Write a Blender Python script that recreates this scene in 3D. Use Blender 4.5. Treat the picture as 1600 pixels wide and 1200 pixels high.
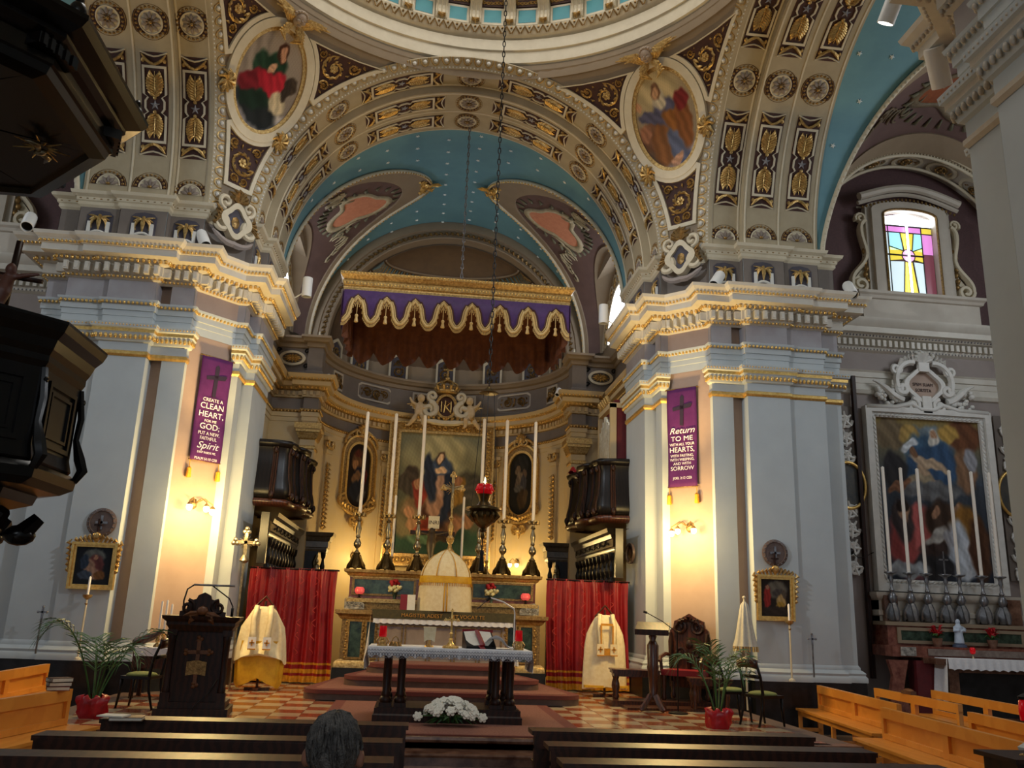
import bpy, math, random
from mathutils import Vector, Matrix
random.seed(7)
PI=math.pi; sin=math.sin; cos=math.cos; R=math.radians
scn=bpy.context.scene
for o in list(bpy.data.objects): bpy.data.objects.remove(o)
col=scn.collection
# ---------------------------------------------------------------- camera
YAW,PIT,ROL,FPX=R(5.894),R(14.97),R(2.114),1335.6
EYE=Vector((-.57,0,1.9))
_f=Vector((sin(YAW)*cos(PIT),cos(YAW)*cos(PIT),sin(PIT))); _r=Vector((cos(YAW),-sin(YAW),0)); _u=_r.cross(_f)
CR=_r*cos(ROL)+_u*sin(ROL); CU=-_r*sin(ROL)+_u*cos(ROL)
cd=bpy.data.cameras.new('camera'); cam=bpy.data.objects.new('camera',cd); col.objects.link(cam)
cd.sensor_width=36; cd.lens=36*FPX/1600; cd.clip_start=.05; cd.clip_end=300
cam.matrix_world=Matrix(((CR.x,CU.x,-_f.x,EYE.x),(CR.y,CU.y,-_f.y,EYE.y),(CR.z,CU.z,-_f.z,EYE.z),(0,0,0,1)))
scn.camera=cam
def ray(x,y): return _f+CR*((x-800)/FPX)-CU*((y-600)/FPX)
def atY(x,y,Y): d=ray(x,y); return EYE+d*((Y-EYE.y)/d.y)
def atX(x,y,X): d=ray(x,y); return EYE+d*((X-EYE.x)/d.x)
def atZ(x,y,Z): d=ray(x,y); return EYE+d*((Z-EYE.z)/d.z)
# ---------------------------------------------------------------- view, world, daylight and added fill
vs=scn.view_settings; vs.view_transform='Standard'; vs.look='None'; vs.gamma=1; vs.use_curve_mapping=False
vs.exposure=.32
w=bpy.data.worlds.new('sky'); scn.world=w; w.use_nodes=True
bg=w.node_tree.nodes['Background']; bg.inputs[0].default_value=(.80,.88,1,1); bg.inputs[1].default_value=.36
def area(name,loc,target,size,power,color):
    l=bpy.data.lights.new(name,'AREA'); l.shape='RECTANGLE'; l.size,l.size_y=size; l.energy=power; l.color=color
    o=bpy.data.objects.new(name,l); col.objects.link(o); o.location=loc
    o.rotation_euler=(Vector(target)-Vector(loc)).to_track_quat('-Z','Y').to_euler(); return o
area('daylight_west_window',(-1.5,-16,9),(0,16,5),(5,6),380,(.82,.91,1))
area('fill_right_arm',(13.2,11.5,9.5),(0,12,7),(3,3),150,(.9,.95,1))  # fill added to brighten the side arms; the end wall has no window
area('fill_left_arm',(-13.2,11.5,9.5),(0,12,7),(3,3),110,(.9,.95,1))  # matching fill added on the left, no window built behind it
area('daylight_dome_windows',(0,11.56,20),(0,11.56,0),(6,6),420,(1,.95,.86))
def point(name,loc,power,color,r=.04):
    l=bpy.data.lights.new(name,'POINT'); l.energy=power; l.color=color; l.shadow_soft_size=r
    o=bpy.data.objects.new(name,l); col.objects.link(o); o.location=loc; return o
def spot(name,loc,target,power,color,ang=60,r=.05):
    l=bpy.data.lights.new(name,'SPOT'); l.energy=power; l.color=color; l.shadow_soft_size=r; l.spot_size=R(ang); l.spot_blend=.7
    o=bpy.data.objects.new(name,l); col.objects.link(o); o.location=loc
    o.rotation_euler=(Vector(target)-Vector(loc)).to_track_quat('-Z','Y').to_euler(); return o
# ---------------------------------------------------------------- materials
def srgb(r,g,b):
    f=lambda c:(c/255/12.92 if c/255<=.04045 else ((c/255+.055)/1.055)**2.4)
    return (f(r),f(g),f(b),1)
MATS={}
def mat(name,c,rough=.6,metal=0,c2=None,scale=6,bump=0,bscale=40,emit=0,spec=.5,trans=0,coat=0,attr=None,wave=None,detail=4):
    """principled material with a noise (or wave) mix of two colours and noise relief"""
    m=bpy.data.materials.new(name); m.use_nodes=True; nt=m.node_tree; N=nt.nodes; L=nt.links
    b=N['Principled BSDF']; col4=srgb(*c)
    b.inputs['Roughness'].default_value=rough; b.inputs['Metallic'].default_value=metal
    b.inputs['Specular IOR Level'].default_value=spec
    b.inputs['Base Color'].default_value=col4
    if coat: b.inputs['Coat Weight'].default_value=coat; b.inputs['Coat Roughness'].default_value=.15
    if trans: b.inputs['Transmission Weight'].default_value=trans
    tc=N.new('ShaderNodeTexCoord')
    if attr:
        a=N.new('ShaderNodeVertexColor'); a.layer_name=attr; L.new(a.outputs[0],b.inputs['Base Color'])
    elif c2 is not None:
        if wave:
            t=N.new('ShaderNodeTexWave'); t.inputs['Scale'].default_value=scale; t.inputs['Distortion'].default_value=wave; t.inputs['Detail'].default_value=3; t.inputs['Detail Scale'].default_value=1.5
            fac=t.outputs['Fac']
        else:
            t=N.new('ShaderNodeTexNoise'); t.inputs['Scale'].default_value=scale; t.inputs['Detail'].default_value=detail; t.inputs['Roughness'].default_value=.6
            fac=t.outputs[0]
        L.new(tc.outputs['Object'],t.inputs['Vector'])
        rp=N.new('ShaderNodeValToRGB'); rp.color_ramp.elements[0].position=.3; rp.color_ramp.elements[1].position=.7
        rp.color_ramp.elements[0].color=col4; rp.color_ramp.elements[1].color=srgb(*c2)
        L.new(fac,rp.inputs[0]); L.new(rp.outputs[0],b.inputs['Base Color'])
    if bump:
        n=N.new('ShaderNodeTexNoise'); n.inputs['Scale'].default_value=bscale; n.inputs['Detail'].default_value=3
        L.new(tc.outputs['Object'],n.inputs['Vector'])
        bp=N.new('ShaderNodeBump'); bp.inputs['Strength'].default_value=bump; bp.inputs['Distance'].default_value=.02
        L.new(n.outputs[0],bp.inputs['Height']); L.new(bp.outputs[0],b.inputs['Normal'])
    if emit:
        b.inputs['Emission Color'].default_value=col4; b.inputs['Emission Strength'].default_value=emit
    MATS[name]=m; return m
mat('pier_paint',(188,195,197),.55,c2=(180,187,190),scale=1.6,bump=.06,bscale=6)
mat('mauve_paint',(156,144,138),.6,c2=(146,134,129),scale=2,bump=.04,bscale=8)
mat('damask',(98,70,70),.7,c2=(84,60,62),scale=26)
mat('taupe',(150,132,108),.6,c2=(142,124,101),scale=3,bump=.04)
mat('cream',(214,203,178),.5,c2=(202,190,164),scale=4,bump=.04,bscale=20)
mat('white_trim',(222,220,214),.5,c2=(208,206,200),scale=6,bump=.05)
mat('gold',(224,192,126),.34,.72,c2=(156,118,64),scale=22,bump=.35,bscale=55)
mat('gold_dark',(176,142,88),.4,.7,c2=(100,76,44),scale=26,bump=.3,bscale=60)
mat('gold_bright',(246,210,130),.32,.75,c2=(208,162,84),scale=18,bump=.25,bscale=60)
mat('coffer_red',(72,38,28),.7,c2=(52,28,24),scale=14)
mat('teal',(108,154,164),.6,c2=(96,140,152),scale=1.2,detail=6)
mat('teal_panel',(84,164,176),.6,c2=(76,150,164),scale=3)
mat('black_marble',(18,18,18),.4,c2=(40,40,42),scale=5,detail=8,spec=.3)
mat('brown_marble',(62,32,22),.25,c2=(140,104,84),scale=5,detail=9)
mat('green_marble',(20,36,28),.2,c2=(70,92,76),scale=9,detail=8)
mat('red_marble',(96,44,34),.25,c2=(150,96,78),scale=9,detail=8)
mat('floor_stone',(150,128,104),.22,c2=(128,104,84),scale=3)
mat('tile_red',(172,96,60),.16,c2=(148,78,48),scale=5)
mat('tile_white',(216,196,160),.14,c2=(192,168,132),scale=5)
mat('carpet',(132,60,50),.95,c2=(98,62,54),scale=60,bump=.5,bscale=150)
mat('carpet_field',(126,74,62),.95,c2=(150,104,86),scale=34,bump=.5,bscale=150)
mat('step_stone',(110,88,76),.5,c2=(92,72,62),scale=8)
mat('dark_wood',(34,17,10),.42,c2=(52,26,14),scale=4,wave=6,spec=.3)
mat('black_wood',(13,10,9),.34,c2=(22,15,13),scale=4,wave=6,spec=.28)
mat('brown_wood',(84,42,22),.35,c2=(58,28,15),scale=5,wave=7,coat=.2)
mat('pew_wood',(228,156,66),.34,c2=(220,146,58),scale=2,wave=5,coat=.15)
mat('pew_dark',(64,34,22),.4,c2=(46,25,16),scale=4,wave=8,spec=.35)
mat('red_curtain',(154,18,25),.5,c2=(126,12,20),scale=7)
mat('tube_light',(245,248,255),.3,emit=3.5)
mat('curtain_gold',(214,150,36),.45,c2=(180,120,26),scale=20)
mat('purple',(76,40,104),.65,c2=(62,32,88),scale=10)
mat('banner',(98,42,102),.7,c2=(78,30,84),scale=3,spec=.2)
mat('banner_dark',(40,18,42),.6)
mat('lining',(110,62,32),.8,c2=(82,42,24),scale=7)
mat('scallop_gold',(214,186,128),.55,c2=(190,158,98),scale=30,bump=.2)
mat('ivory_cloth',(240,226,190),.6,c2=(226,206,160),scale=14,bump=.1,bscale=20)
mat('yellow_cloth',(226,178,40),.55,c2=(204,150,24),scale=10)
mat('white_cloth',(238,238,240),.7,c2=(222,224,230),scale=24,bump=.15,bscale=80)
mat('candle_wax',(250,240,226),.45)
mat('silver',(176,164,136),.28,.9,c2=(120,106,80),scale=14,bump=.2)
mat('bronze',(74,58,34),.32,.9,c2=(110,90,54),scale=14,bump=.2)
mat('dark_metal',(30,28,28),.4,.6)
mat('pewter',(150,150,152),.35,.8,c2=(110,110,114),scale=10)
mat('bulb',(255,226,160),.3,emit=14)
mat('flame',(255,224,150),.3,emit=14)
mat('red_glass',(176,4,16),.15,emit=.3)
mat('red_glass_pale',(236,90,84),.2,emit=.35)
mat('white_plastic',(232,232,230),.4)
mat('lens_dark',(16,16,18),.2)
mat('lens_lit',(255,246,230),.3,emit=10)
mat('leaf_green',(40,84,38),.45,c2=(70,112,52),scale=8)
mat('leaf_pale',(104,142,92),.5,c2=(70,112,62),scale=8)
mat('red_wrap',(196,20,36),.35,c2=(160,10,26),scale=12)
mat('green_seat',(132,140,78),.8,c2=(116,124,66),scale=30)
mat('flower_white',(240,238,226),.6,c2=(222,218,200),scale=20)
mat('flower_red',(190,20,30),.6,c2=(150,14,24),scale=20)
mat('flower_cream',(216,204,140),.6,c2=(240,230,180),scale=20)
mat('flower_pink',(240,110,96),.6)
mat('paint_orange',(194,122,92),.6,c2=(208,142,108),scale=8)
mat('paint_rust',(150,82,44),.6,c2=(126,66,36),scale=8)
mat('scroll_paint',(186,172,140),.6,c2=(160,146,116),scale=12)
mat('leafpaint',(92,92,74),.6,c2=(120,112,84),scale=10)
mat('star_white',(236,240,236),.5,emit=.0)
mat('picture',(120,100,80),.7,attr='Col',spec=.15)
mat('stone_trim',(196,184,166),.55,c2=(180,168,150),scale=8)
mat('book_red',(130,16,28),.5); mat('paper',(236,232,220),.7,c2=(226,220,204),scale=20)
mat('hair',(104,100,96),.6,c2=(44,42,42),scale=30,bump=.6,bscale=160)
mat('skin',(150,104,84),.5)
mat('jacket',(32,32,38),.8,c2=(24,24,28),scale=20)
mat('cloth_green',(62,56,30),.7,c2=(84,74,40),scale=16)
mat('wood_frame',(78,50,34),.4,c2=(110,80,58),scale=16)
mat('letter_gold',(206,150,60),.5); mat('letter_white',(240,234,238),.6)
mat('letter_dark',(60,36,32),.6)
mat('statue_blue',(168,186,206),.5,c2=(200,210,222),scale=8)
mat('lead',(40,34,34),.5)
def glass(name,c,e):
    return mat(name,c,.25,emit=e)
glass('glass_violet',(206,130,200),.9); glass('glass_blue',(150,206,214),1.0); glass('glass_yellow',(222,200,70),.8)
glass('glass_clear',(196,214,220),.8); glass('glass_pink',(220,160,206),.9); glass('daylight_pane',(236,244,255),6); glass('glass_maroon',(130,70,84),.4)
mat('lace_grey',(120,122,132),.7)
mat('frontal_grey',(168,152,138),.5,c2=(150,134,122),scale=5); mat('altar_gilt',(196,156,84),.4,.6,c2=(120,84,40),scale=18,bump=.4,bscale=40)
mat('marble_scroll',(60,58,56),.3,c2=(200,196,186),scale=16,detail=6)
mat('figure_dark',(70,58,48),.5)
mat('cherub_cream',(214,190,150),.5,c2=(196,170,130),scale=6)
mat('pipe_metal',(226,222,206),.3,.6,c2=(190,180,150),scale=9)
mat('organ_red',(110,30,34),.6,c2=(92,24,30),scale=8)
mat('carved_sheen',(96,86,70),.3,c2=(60,52,42),scale=8,coat=.4)  # dark carved wood; the light it catches is put into this grey
mat('curtain_pattern',(196,60,50),.5)
mat('lining_dark',(70,36,40),.7)
mat('tassel_yellow',(236,170,40),.5,c2=(210,140,26),scale=30)
mat('plaque_brown',(84,66,60),.5,c2=(110,92,84),scale=12)
mat('carved_amber',(120,74,36),.45,c2=(92,54,26),scale=12)
mat('umbrella_cloth',(200,194,178),.7,c2=(184,178,162),scale=20)
mat('side_oval',(52,58,66),.5,c2=(90,84,70),scale=5)
mat('marble_pale',(150,136,126),.3,c2=(110,92,84),scale=9,detail=8)
mat('statue_base',(70,80,104),.5)
mat('ebony',(7,5,5),.24,c2=(13,9,7),scale=4,wave=6,spec=.35)
mat('corpus_brown',(96,56,42),.5)
# ---------------------------------------------------------------- mesh builder
def frame(o,x=(1,0,0),y=(0,1,0),z=(0,0,1)):
    o=Vector(o);x=Vector(x);y=Vector(y);z=Vector(z)
    return lambda p:o+x*p[0]+y*p[1]+z*p[2]
def rotz(o,a,s=1):
    a=R(a); return frame(o,(cos(a)*s,sin(a)*s,0),(-sin(a)*s,cos(a)*s,0),(0,0,s))
class MB:
    def __init__(s,T=None): s.v=[];s.f=[];s.m=[];s.T=T;s.k=0;s.flip=False
    def mt(s,k): s.k=k; return s
    def add(s,vs,fs):
        n=len(s.v); T=s.T
        s.v+= [tuple(T(p)) for p in vs] if T else [tuple(p) for p in vs]
        for f in fs:
            f=[i+n for i in f]; s.f.append(f[::-1] if s.flip else f); s.m.append(s.k)
        return s
    def box(s,a,b):
        (x0,y0,z0),(x1,y1,z1)=a,b
        return s.add([(x0,y0,z0),(x1,y0,z0),(x1,y1,z0),(x0,y1,z0),(x0,y0,z1),(x1,y0,z1),(x1,y1,z1),(x0,y1,z1)],
          [(0,3,2,1),(4,5,6,7),(0,1,5,4),(1,2,6,5),(2,3,7,6),(3,0,4,7)])
    def cbox(s,c,d): return s.box([c[i]-d[i]/2 for i in range(3)],[c[i]+d[i]/2 for i in range(3)])
    def lathe(s,pr,n=16,o=(0,0,0),a0=0,a1=2*PI,sx=1,sy=1,cap=True):
        full=abs(a1-a0-2*PI)<1e-6; m=n if full else n+1; vs=[];fs=[]
        for r,z in pr:
            for i in range(m):
                t=a0+(a1-a0)*i/n; vs.append((o[0]+r*cos(t)*sx,o[1]+r*sin(t)*sy,o[2]+z))
        for j in range(len(pr)-1):
            for i in range(n):
                k=(i+1)%m; fs.append((j*m+i,j*m+k,(j+1)*m+k,(j+1)*m+i))
        if cap and full:
            if pr[0][0]>1e-4: fs.append(tuple(range(m))[::-1])
            if pr[-1][0]>1e-4: fs.append(tuple((len(pr)-1)*m+i for i in range(m)))
        return s.add(vs,fs)
    def ball(s,c,r,n=8,m=5):
        if not hasattr(r,'__len__'): r=(r,r,r)
        vs=[(c[0],c[1],c[2]-r[2])];fs=[]
        for j in range(1,m):
            p=-PI/2+PI*j/m
            for i in range(n):
                t=2*PI*i/n; vs.append((c[0]+r[0]*cos(p)*cos(t),c[1]+r[1]*cos(p)*sin(t),c[2]+r[2]*sin(p)))
        vs.append((c[0],c[1],c[2]+r[2])); e=len(vs)-1
        for i in range(n):
            fs.append((0,1+(i+1)%n,1+i)); fs.append((e,e-n+i,e-n+(i+1)%n))
        for j in range(m-2):
            for i in range(n):
                a=1+j*n; fs.append((a+i,a+(i+1)%n,a+n+(i+1)%n,a+n+i))
        return s.add(vs,fs)
    def tube(s,path,r,n=6,closed=False,flat=1,up=None):
        P=[Vector(p) for p in path]; N=len(P); rr=r if hasattr(r,'__len__') else [r]*N; vs=[];fs=[]
        ref=Vector(up) if up else None
        last=None
        for i in range(N):
            if closed: t=P[(i+1)%N]-P[i-1]
            else: t=P[min(i+1,N-1)]-P[max(i-1,0)]
            t.normalize()
            if ref is not None: a=ref-t*ref.dot(t)
            elif last is not None: a=last-t*last.dot(t)
            else:
                g=Vector((0,0,1)) if abs(t.z)<.9 else Vector((1,0,0)); a=g-t*g.dot(t)
            if a.length<1e-6: a=t.orthogonal()
            a.normalize(); last=a; b=t.cross(a)
            for k in range(n):
                q=2*PI*k/n; vs.append(P[i]+b*(cos(q)*rr[i])+a*(sin(q)*rr[i]*flat))
        M=N if closed else N-1
        for i in range(M):
            for k in range(n):
                a0=i*n;b0=((i+1)%N)*n; fs.append((a0+k,a0+(k+1)%n,b0+(k+1)%n,b0+k))
        if not closed: fs.append(tuple(range(n))[::-1]); fs.append(tuple((N-1)*n+k for k in range(n)))
        return s.add(vs,fs)
    def prism(s,poly,h0,h1,back=True):
        """polygon in (x,y), extruded in z from h0 to h1"""
        n=len(poly); vs=[(p[0],p[1],h0) for p in poly]+[(p[0],p[1],h1) for p in poly]
        fs=[tuple(range(n,2*n))]+[(i,(i+1)%n,n+(i+1)%n,n+i) for i in range(n)]
        if back: fs.append(tuple(range(n))[::-1])
        return s.add(vs,fs)
    def ring(s,outer,inner,h0,h1):
        """band between two outlines with equal counts, raised from h0 to h1"""
        n=len(outer); vs=[(p[0],p[1],h0) for p in outer]+[(p[0],p[1],h1) for p in outer]+[(p[0],p[1],h1) for p in inner]+[(p[0],p[1],h0) for p in inner]
        fs=[]
        for i in range(n):
            j=(i+1)%n
            fs+= [(i,j,n+j,n+i),(n+i,n+j,2*n+j,2*n+i),(2*n+i,2*n+j,3*n+j,3*n+i)]
        return s.add(vs,fs)
    def grid(s,fn,nu,nv,thick=None):
        vs=[fn(i/nu,j/nv) for j in range(nv+1) for i in range(nu+1)]
        fs=[(j*(nu+1)+i,j*(nu+1)+i+1,(j+1)*(nu+1)+i+1,(j+1)*(nu+1)+i) for j in range(nv) for i in range(nu)]
        return s.add(vs,fs)
    def sweep(s,path,prof,closed=False,mats=None):
        """profile [(out,z)] along a plan polyline, out = right-hand side of the path, mitred"""
        P=[Vector((p[0],p[1])) for p in path]; N=len(P); offs=[]
        for i in range(N):
            a=P[i-1] if (i>0 or closed) else None; b=P[(i+1)%N] if (i<N-1 or closed) else None
            d1=(P[i]-a).normalized() if a is not None else None; d2=(b-P[i]).normalized() if b is not None else None
            if d1 is None: d1=d2
            if d2 is None: d2=d1
            n1=Vector((d1.y,-d1.x)); n2=Vector((d2.y,-d2.x)); m=n1+n2
            m=m/(max(.35,m.dot(n1))) if m.length>1e-6 else n1
            offs.append(m)
        K=len(prof); vs=[]
        for i in range(N):
            for o,z in prof: vs.append((P[i].x+offs[i].x*o,P[i].y+offs[i].y*o,z))
        M=N if closed else N-1; k0=s.k
        for j in range(K-1):
            if mats: s.k=mats[j]
            s.add([],[])
            n=len(s.v) if j==0 else n
            if j==0:
                s.add(vs,[]); 
            for i in range(M):
                i2=(i+1)%N
                f=[n+i*K+j,n+i2*K+j,n+i2*K+j+1,n+i*K+j+1]
                s.f.append(f[::-1] if s.flip else f); s.m.append(s.k)
        s.k=k0
        return s
    def build(s,name,mats,parent=None,smooth=False,loc=None):
        me=bpy.data.meshes.new(name); 
        if loc is not None: s.v=[(x-loc[0],y-loc[1],z-loc[2]) for x,y,z in s.v]
        me.from_pydata(s.v,[],s.f)
        if not isinstance(mats,(list,tuple)): mats=[mats]
        for m in mats: me.materials.append(MATS[m])
        if len(mats)>1: me.polygons.foreach_set('material_index',s.m)
        if smooth: me.polygons.foreach_set('use_smooth',[True]*len(me.polygons)) if smooth is True else None
        if smooth and smooth is not True:
            me.polygons.foreach_set('use_smooth',[True]*len(me.polygons)); me.set_sharp_from_angle(angle=R(smooth))
        me.validate(); me.update()
        o=bpy.data.objects.new(name,me); col.objects.link(o)
        if loc is not None: o.location=loc
        if parent is not None: adopt(o,parent)
        return o
WM={}
def adopt(o,p):
    o.parent=p
    if p.type=='EMPTY' or p.location.length>0 or p.parent: o.matrix_parent_inverse=world(p).inverted()
def world(o):
    m=Matrix.LocRotScale(o.location,o.rotation_euler,o.scale)
    if o.parent: m=world(o.parent)@o.matrix_parent_inverse@m
    return m
def tag(o,label,cat,group=None,kind=None):
    o['label']=label; o['category']=cat
    if group: o['group']=group
    if kind: o['kind']=kind
    return o
def thing(name,loc,label,cat,group=None,kind=None):
    o=bpy.data.objects.new(name,None); o.empty_display_size=.1; col.objects.link(o); o.location=loc
    return tag(o,label,cat,group,kind)
def inst(src,name,M,parent=None):
    """another object with the same mesh, at world matrix M"""
    o=bpy.data.objects.new(name,src if isinstance(src,bpy.types.Mesh) else src.data); col.objects.link(o)
    o.matrix_world=M
    if parent is not None:
        o.parent=parent; o.matrix_parent_inverse=world(parent).inverted()
        l,r,s_=M.decompose(); o.location=l; o.rotation_mode='QUATERNION'; o.rotation_quaternion=r; o.scale=s_
    return o
def stuff(o): o['kind']='stuff'; return o
def circ(n,rx,ry=None,cx=0,cy=0,a0=0): 
    ry=rx if ry is None else ry
    return [(cx+rx*cos(a0+2*PI*i/n),cy+ry*sin(a0+2*PI*i/n)) for i in range(n)]
def spiral(cx,cy,r0,r1,a0,turns,n=26):
    return [(cx+(r0+(r1-r0)*i/n)*cos(a0+2*PI*turns*i/n),cy+(r0+(r1-r0)*i/n)*sin(a0+2*PI*turns*i/n)) for i in range(n+1)]
def mirror(side): return (lambda p:(-p[0],p[1],p[2])) if side<0 else None
def bez(p0,p1,p2,p3,n=12):
    out=[]
    for i in range(n+1):
        t=i/n;a=1-t
        out.append(tuple(a**3*p0[k]+3*a*a*t*p1[k]+3*a*t*t*p2[k]+t**3*p3[k] for k in range(len(p0))))
    return out
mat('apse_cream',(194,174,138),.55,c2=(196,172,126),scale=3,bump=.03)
mat('taupe_light',(192,184,170),.55,c2=(182,172,158),scale=3)
mat('sail_mauve',(108,84,78),.6,c2=(96,74,70),scale=3)
mat('scroll_dim',(120,104,80),.6,c2=(100,86,64),scale=12)
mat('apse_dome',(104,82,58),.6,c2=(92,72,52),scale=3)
mat('relief_teal',(70,92,96),.5,c2=(96,108,100),scale=10)
mat('cherub_stone',(168,148,128),.6,c2=(150,130,112),scale=8)
mat('star_grey',(150,150,156),.4,.3)
mat('medal_grey',(150,136,124),.6,c2=(128,114,104),scale=10)
mat('panel_slate',(78,74,84),.6,c2=(66,62,72),scale=8)
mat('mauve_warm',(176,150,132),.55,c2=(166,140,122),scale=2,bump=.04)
mat('frieze_paint',(170,168,172),.5,c2=(150,142,144),scale=1.3)
mat('cornice_paint',(214,210,198),.5,c2=(204,198,186),scale=4)
mat('attic_paint',(122,112,104),.6,c2=(112,102,95),scale=3)
mat('arch_cream',(176,162,134),.55,c2=(164,150,122),scale=3,bump=.03)
# ================================================================= STRUCTURE
ZS=9.3; YC=11.56; R1=4.24; R2=4.06; RP=5.04; RS=math.hypot(RP,R1)
STG=.4
# ---- floors
fl=MB().box((-16,-14,-.2),(16,27,0)).build('floor','floor_stone'); tag(fl,'worn stone floor of the nave around the pews','floor',kind='structure')
pf=MB()
pf.prism([(-5.3,11.25),(5.3,11.25),(5.3,15.4),(4.9,18.7),(-4.9,18.7),(-5.3,15.4)],0,STG-.012)
pfl=pf.build('floor_presbytery','step_stone'); tag(pfl,'raised presbytery floor laid with red and white chequered tiles','floor',kind='structure')
tm=[MB().box((-.2,-.2,-.012),(.2,.2,0)).build('tile',['tile_white','tile_red'][k],pfl) for k in (0,1)]
first=[True,True]
ny=0
for j in range(17):
    for i in range(-12,12):
        x=i*.41+.205; y=11.48+j*.41
        if abs(x)<1.75 and j<12: continue
        if y>15.3 and abs(x)>4.0-(y-15.3)*.0: continue
        if abs(x)<2.1 and y>15: continue
        k=(i+j)%2
        if first[k]: tm[k].location=(x,y,STG); first[k]=False
        else:
            o=bpy.data.objects.new('tile',tm[k].data); col.objects.link(o); o.parent=pfl; o.location=(x,y,STG)
for n,(y0,y1,z) in enumerate([(10.5,11.3,.135),(10.87,11.3,.27)]):
    s=MB()
    pr=[(-.0,0),(.0,z-.05),(.03,z-.045),(.04,z-.02),(.03,z),(-.9,z)]
    s.sweep([(-4.6,y0),(4.6,y0)],pr); s.box((-4.6,y0+.01,0),(4.6,y1,z-.004))
    o=s.build('step','brown_marble',smooth=30); tag(o,['lowest brown veined marble step up to the presbytery','upper brown veined marble step below the altar table'][n],'step',kind='structure')
s=MB(); s.sweep([(-5.3,11.25),(5.3,11.25)],[(0,.27),(0,.33),(.03,.345),(.04,.37),(.03,STG),(-.2,STG)]); 
s.build('step_nosing','brown_marble',pfl,smooth=30)
# ---- crossing piers
PL=[(4.06,18.86),(4.06,17.25),(4.24,17.25),(4.24,16.6),(4.39,16.6),(5.04,15.95),(5.04,15.8),(5.69,15.8),(5.69,15.62),(6.55,15.62),(6.55,15.68),(7.3,15.68),(7.3,15.86),(7.72,15.86),(7.72,16.9)]
PLG=[(4.06,18.86),(4.06,17.25),(4.39,17.25),(4.39,17.02),(4.24,17.02),(4.24,16.6),(4.39,16.6),(5.04,15.95),(5.04,15.8),(5.46,15.8),(5.46,15.95),(5.69,15.95),(5.69,15.62),(6.55,15.62),(6.55,15.68),(7.3,15.68),(7.3,15.86),(7.72,15.86),(7.72,16.9)]
def flips(sx,sy):
    def T(p): return (p[0]*sx, p[1] if sy>0 else 2*YC-p[1], p[2])
    return T,(sx*sy<0)
def bead_row(mb,path,out,z,step,r,n=6,m=4,skip=None):
    """small balls along an offset plan polyline"""
    for i in range(len(path)-1):
        a=Vector(path[i]);b=Vector(path[i+1]);d=b-a;L=d.length
        if L<.03: continue
        d/=L; nn=Vector((d.y,-d.x))
        k=max(1,int(round(L/step)))
        for q in range(k):
            p=a+d*(L*(q+.5)/k)+nn*out
            mb.ball((p.x,p.y,z),r,n,m)
def offset_path(path,o):
    P=[Vector(p) for p in path]; out=[]
    for i in range(len(P)):
        d1=(P[i]-P[i-1]).normalized() if i else None; d2=(P[i+1]-P[i]).normalized() if i<len(P)-1 else None
        d1=d1 or d2; d2=d2 or d1
        n1=Vector((d1.y,-d1.x)); n2=Vector((d2.y,-d2.x)); m=n1+n2; m=m/max(.35,m.dot(n1))
        out.append(tuple(P[i]+m*o))
    return out
dent_mesh=None
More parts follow.
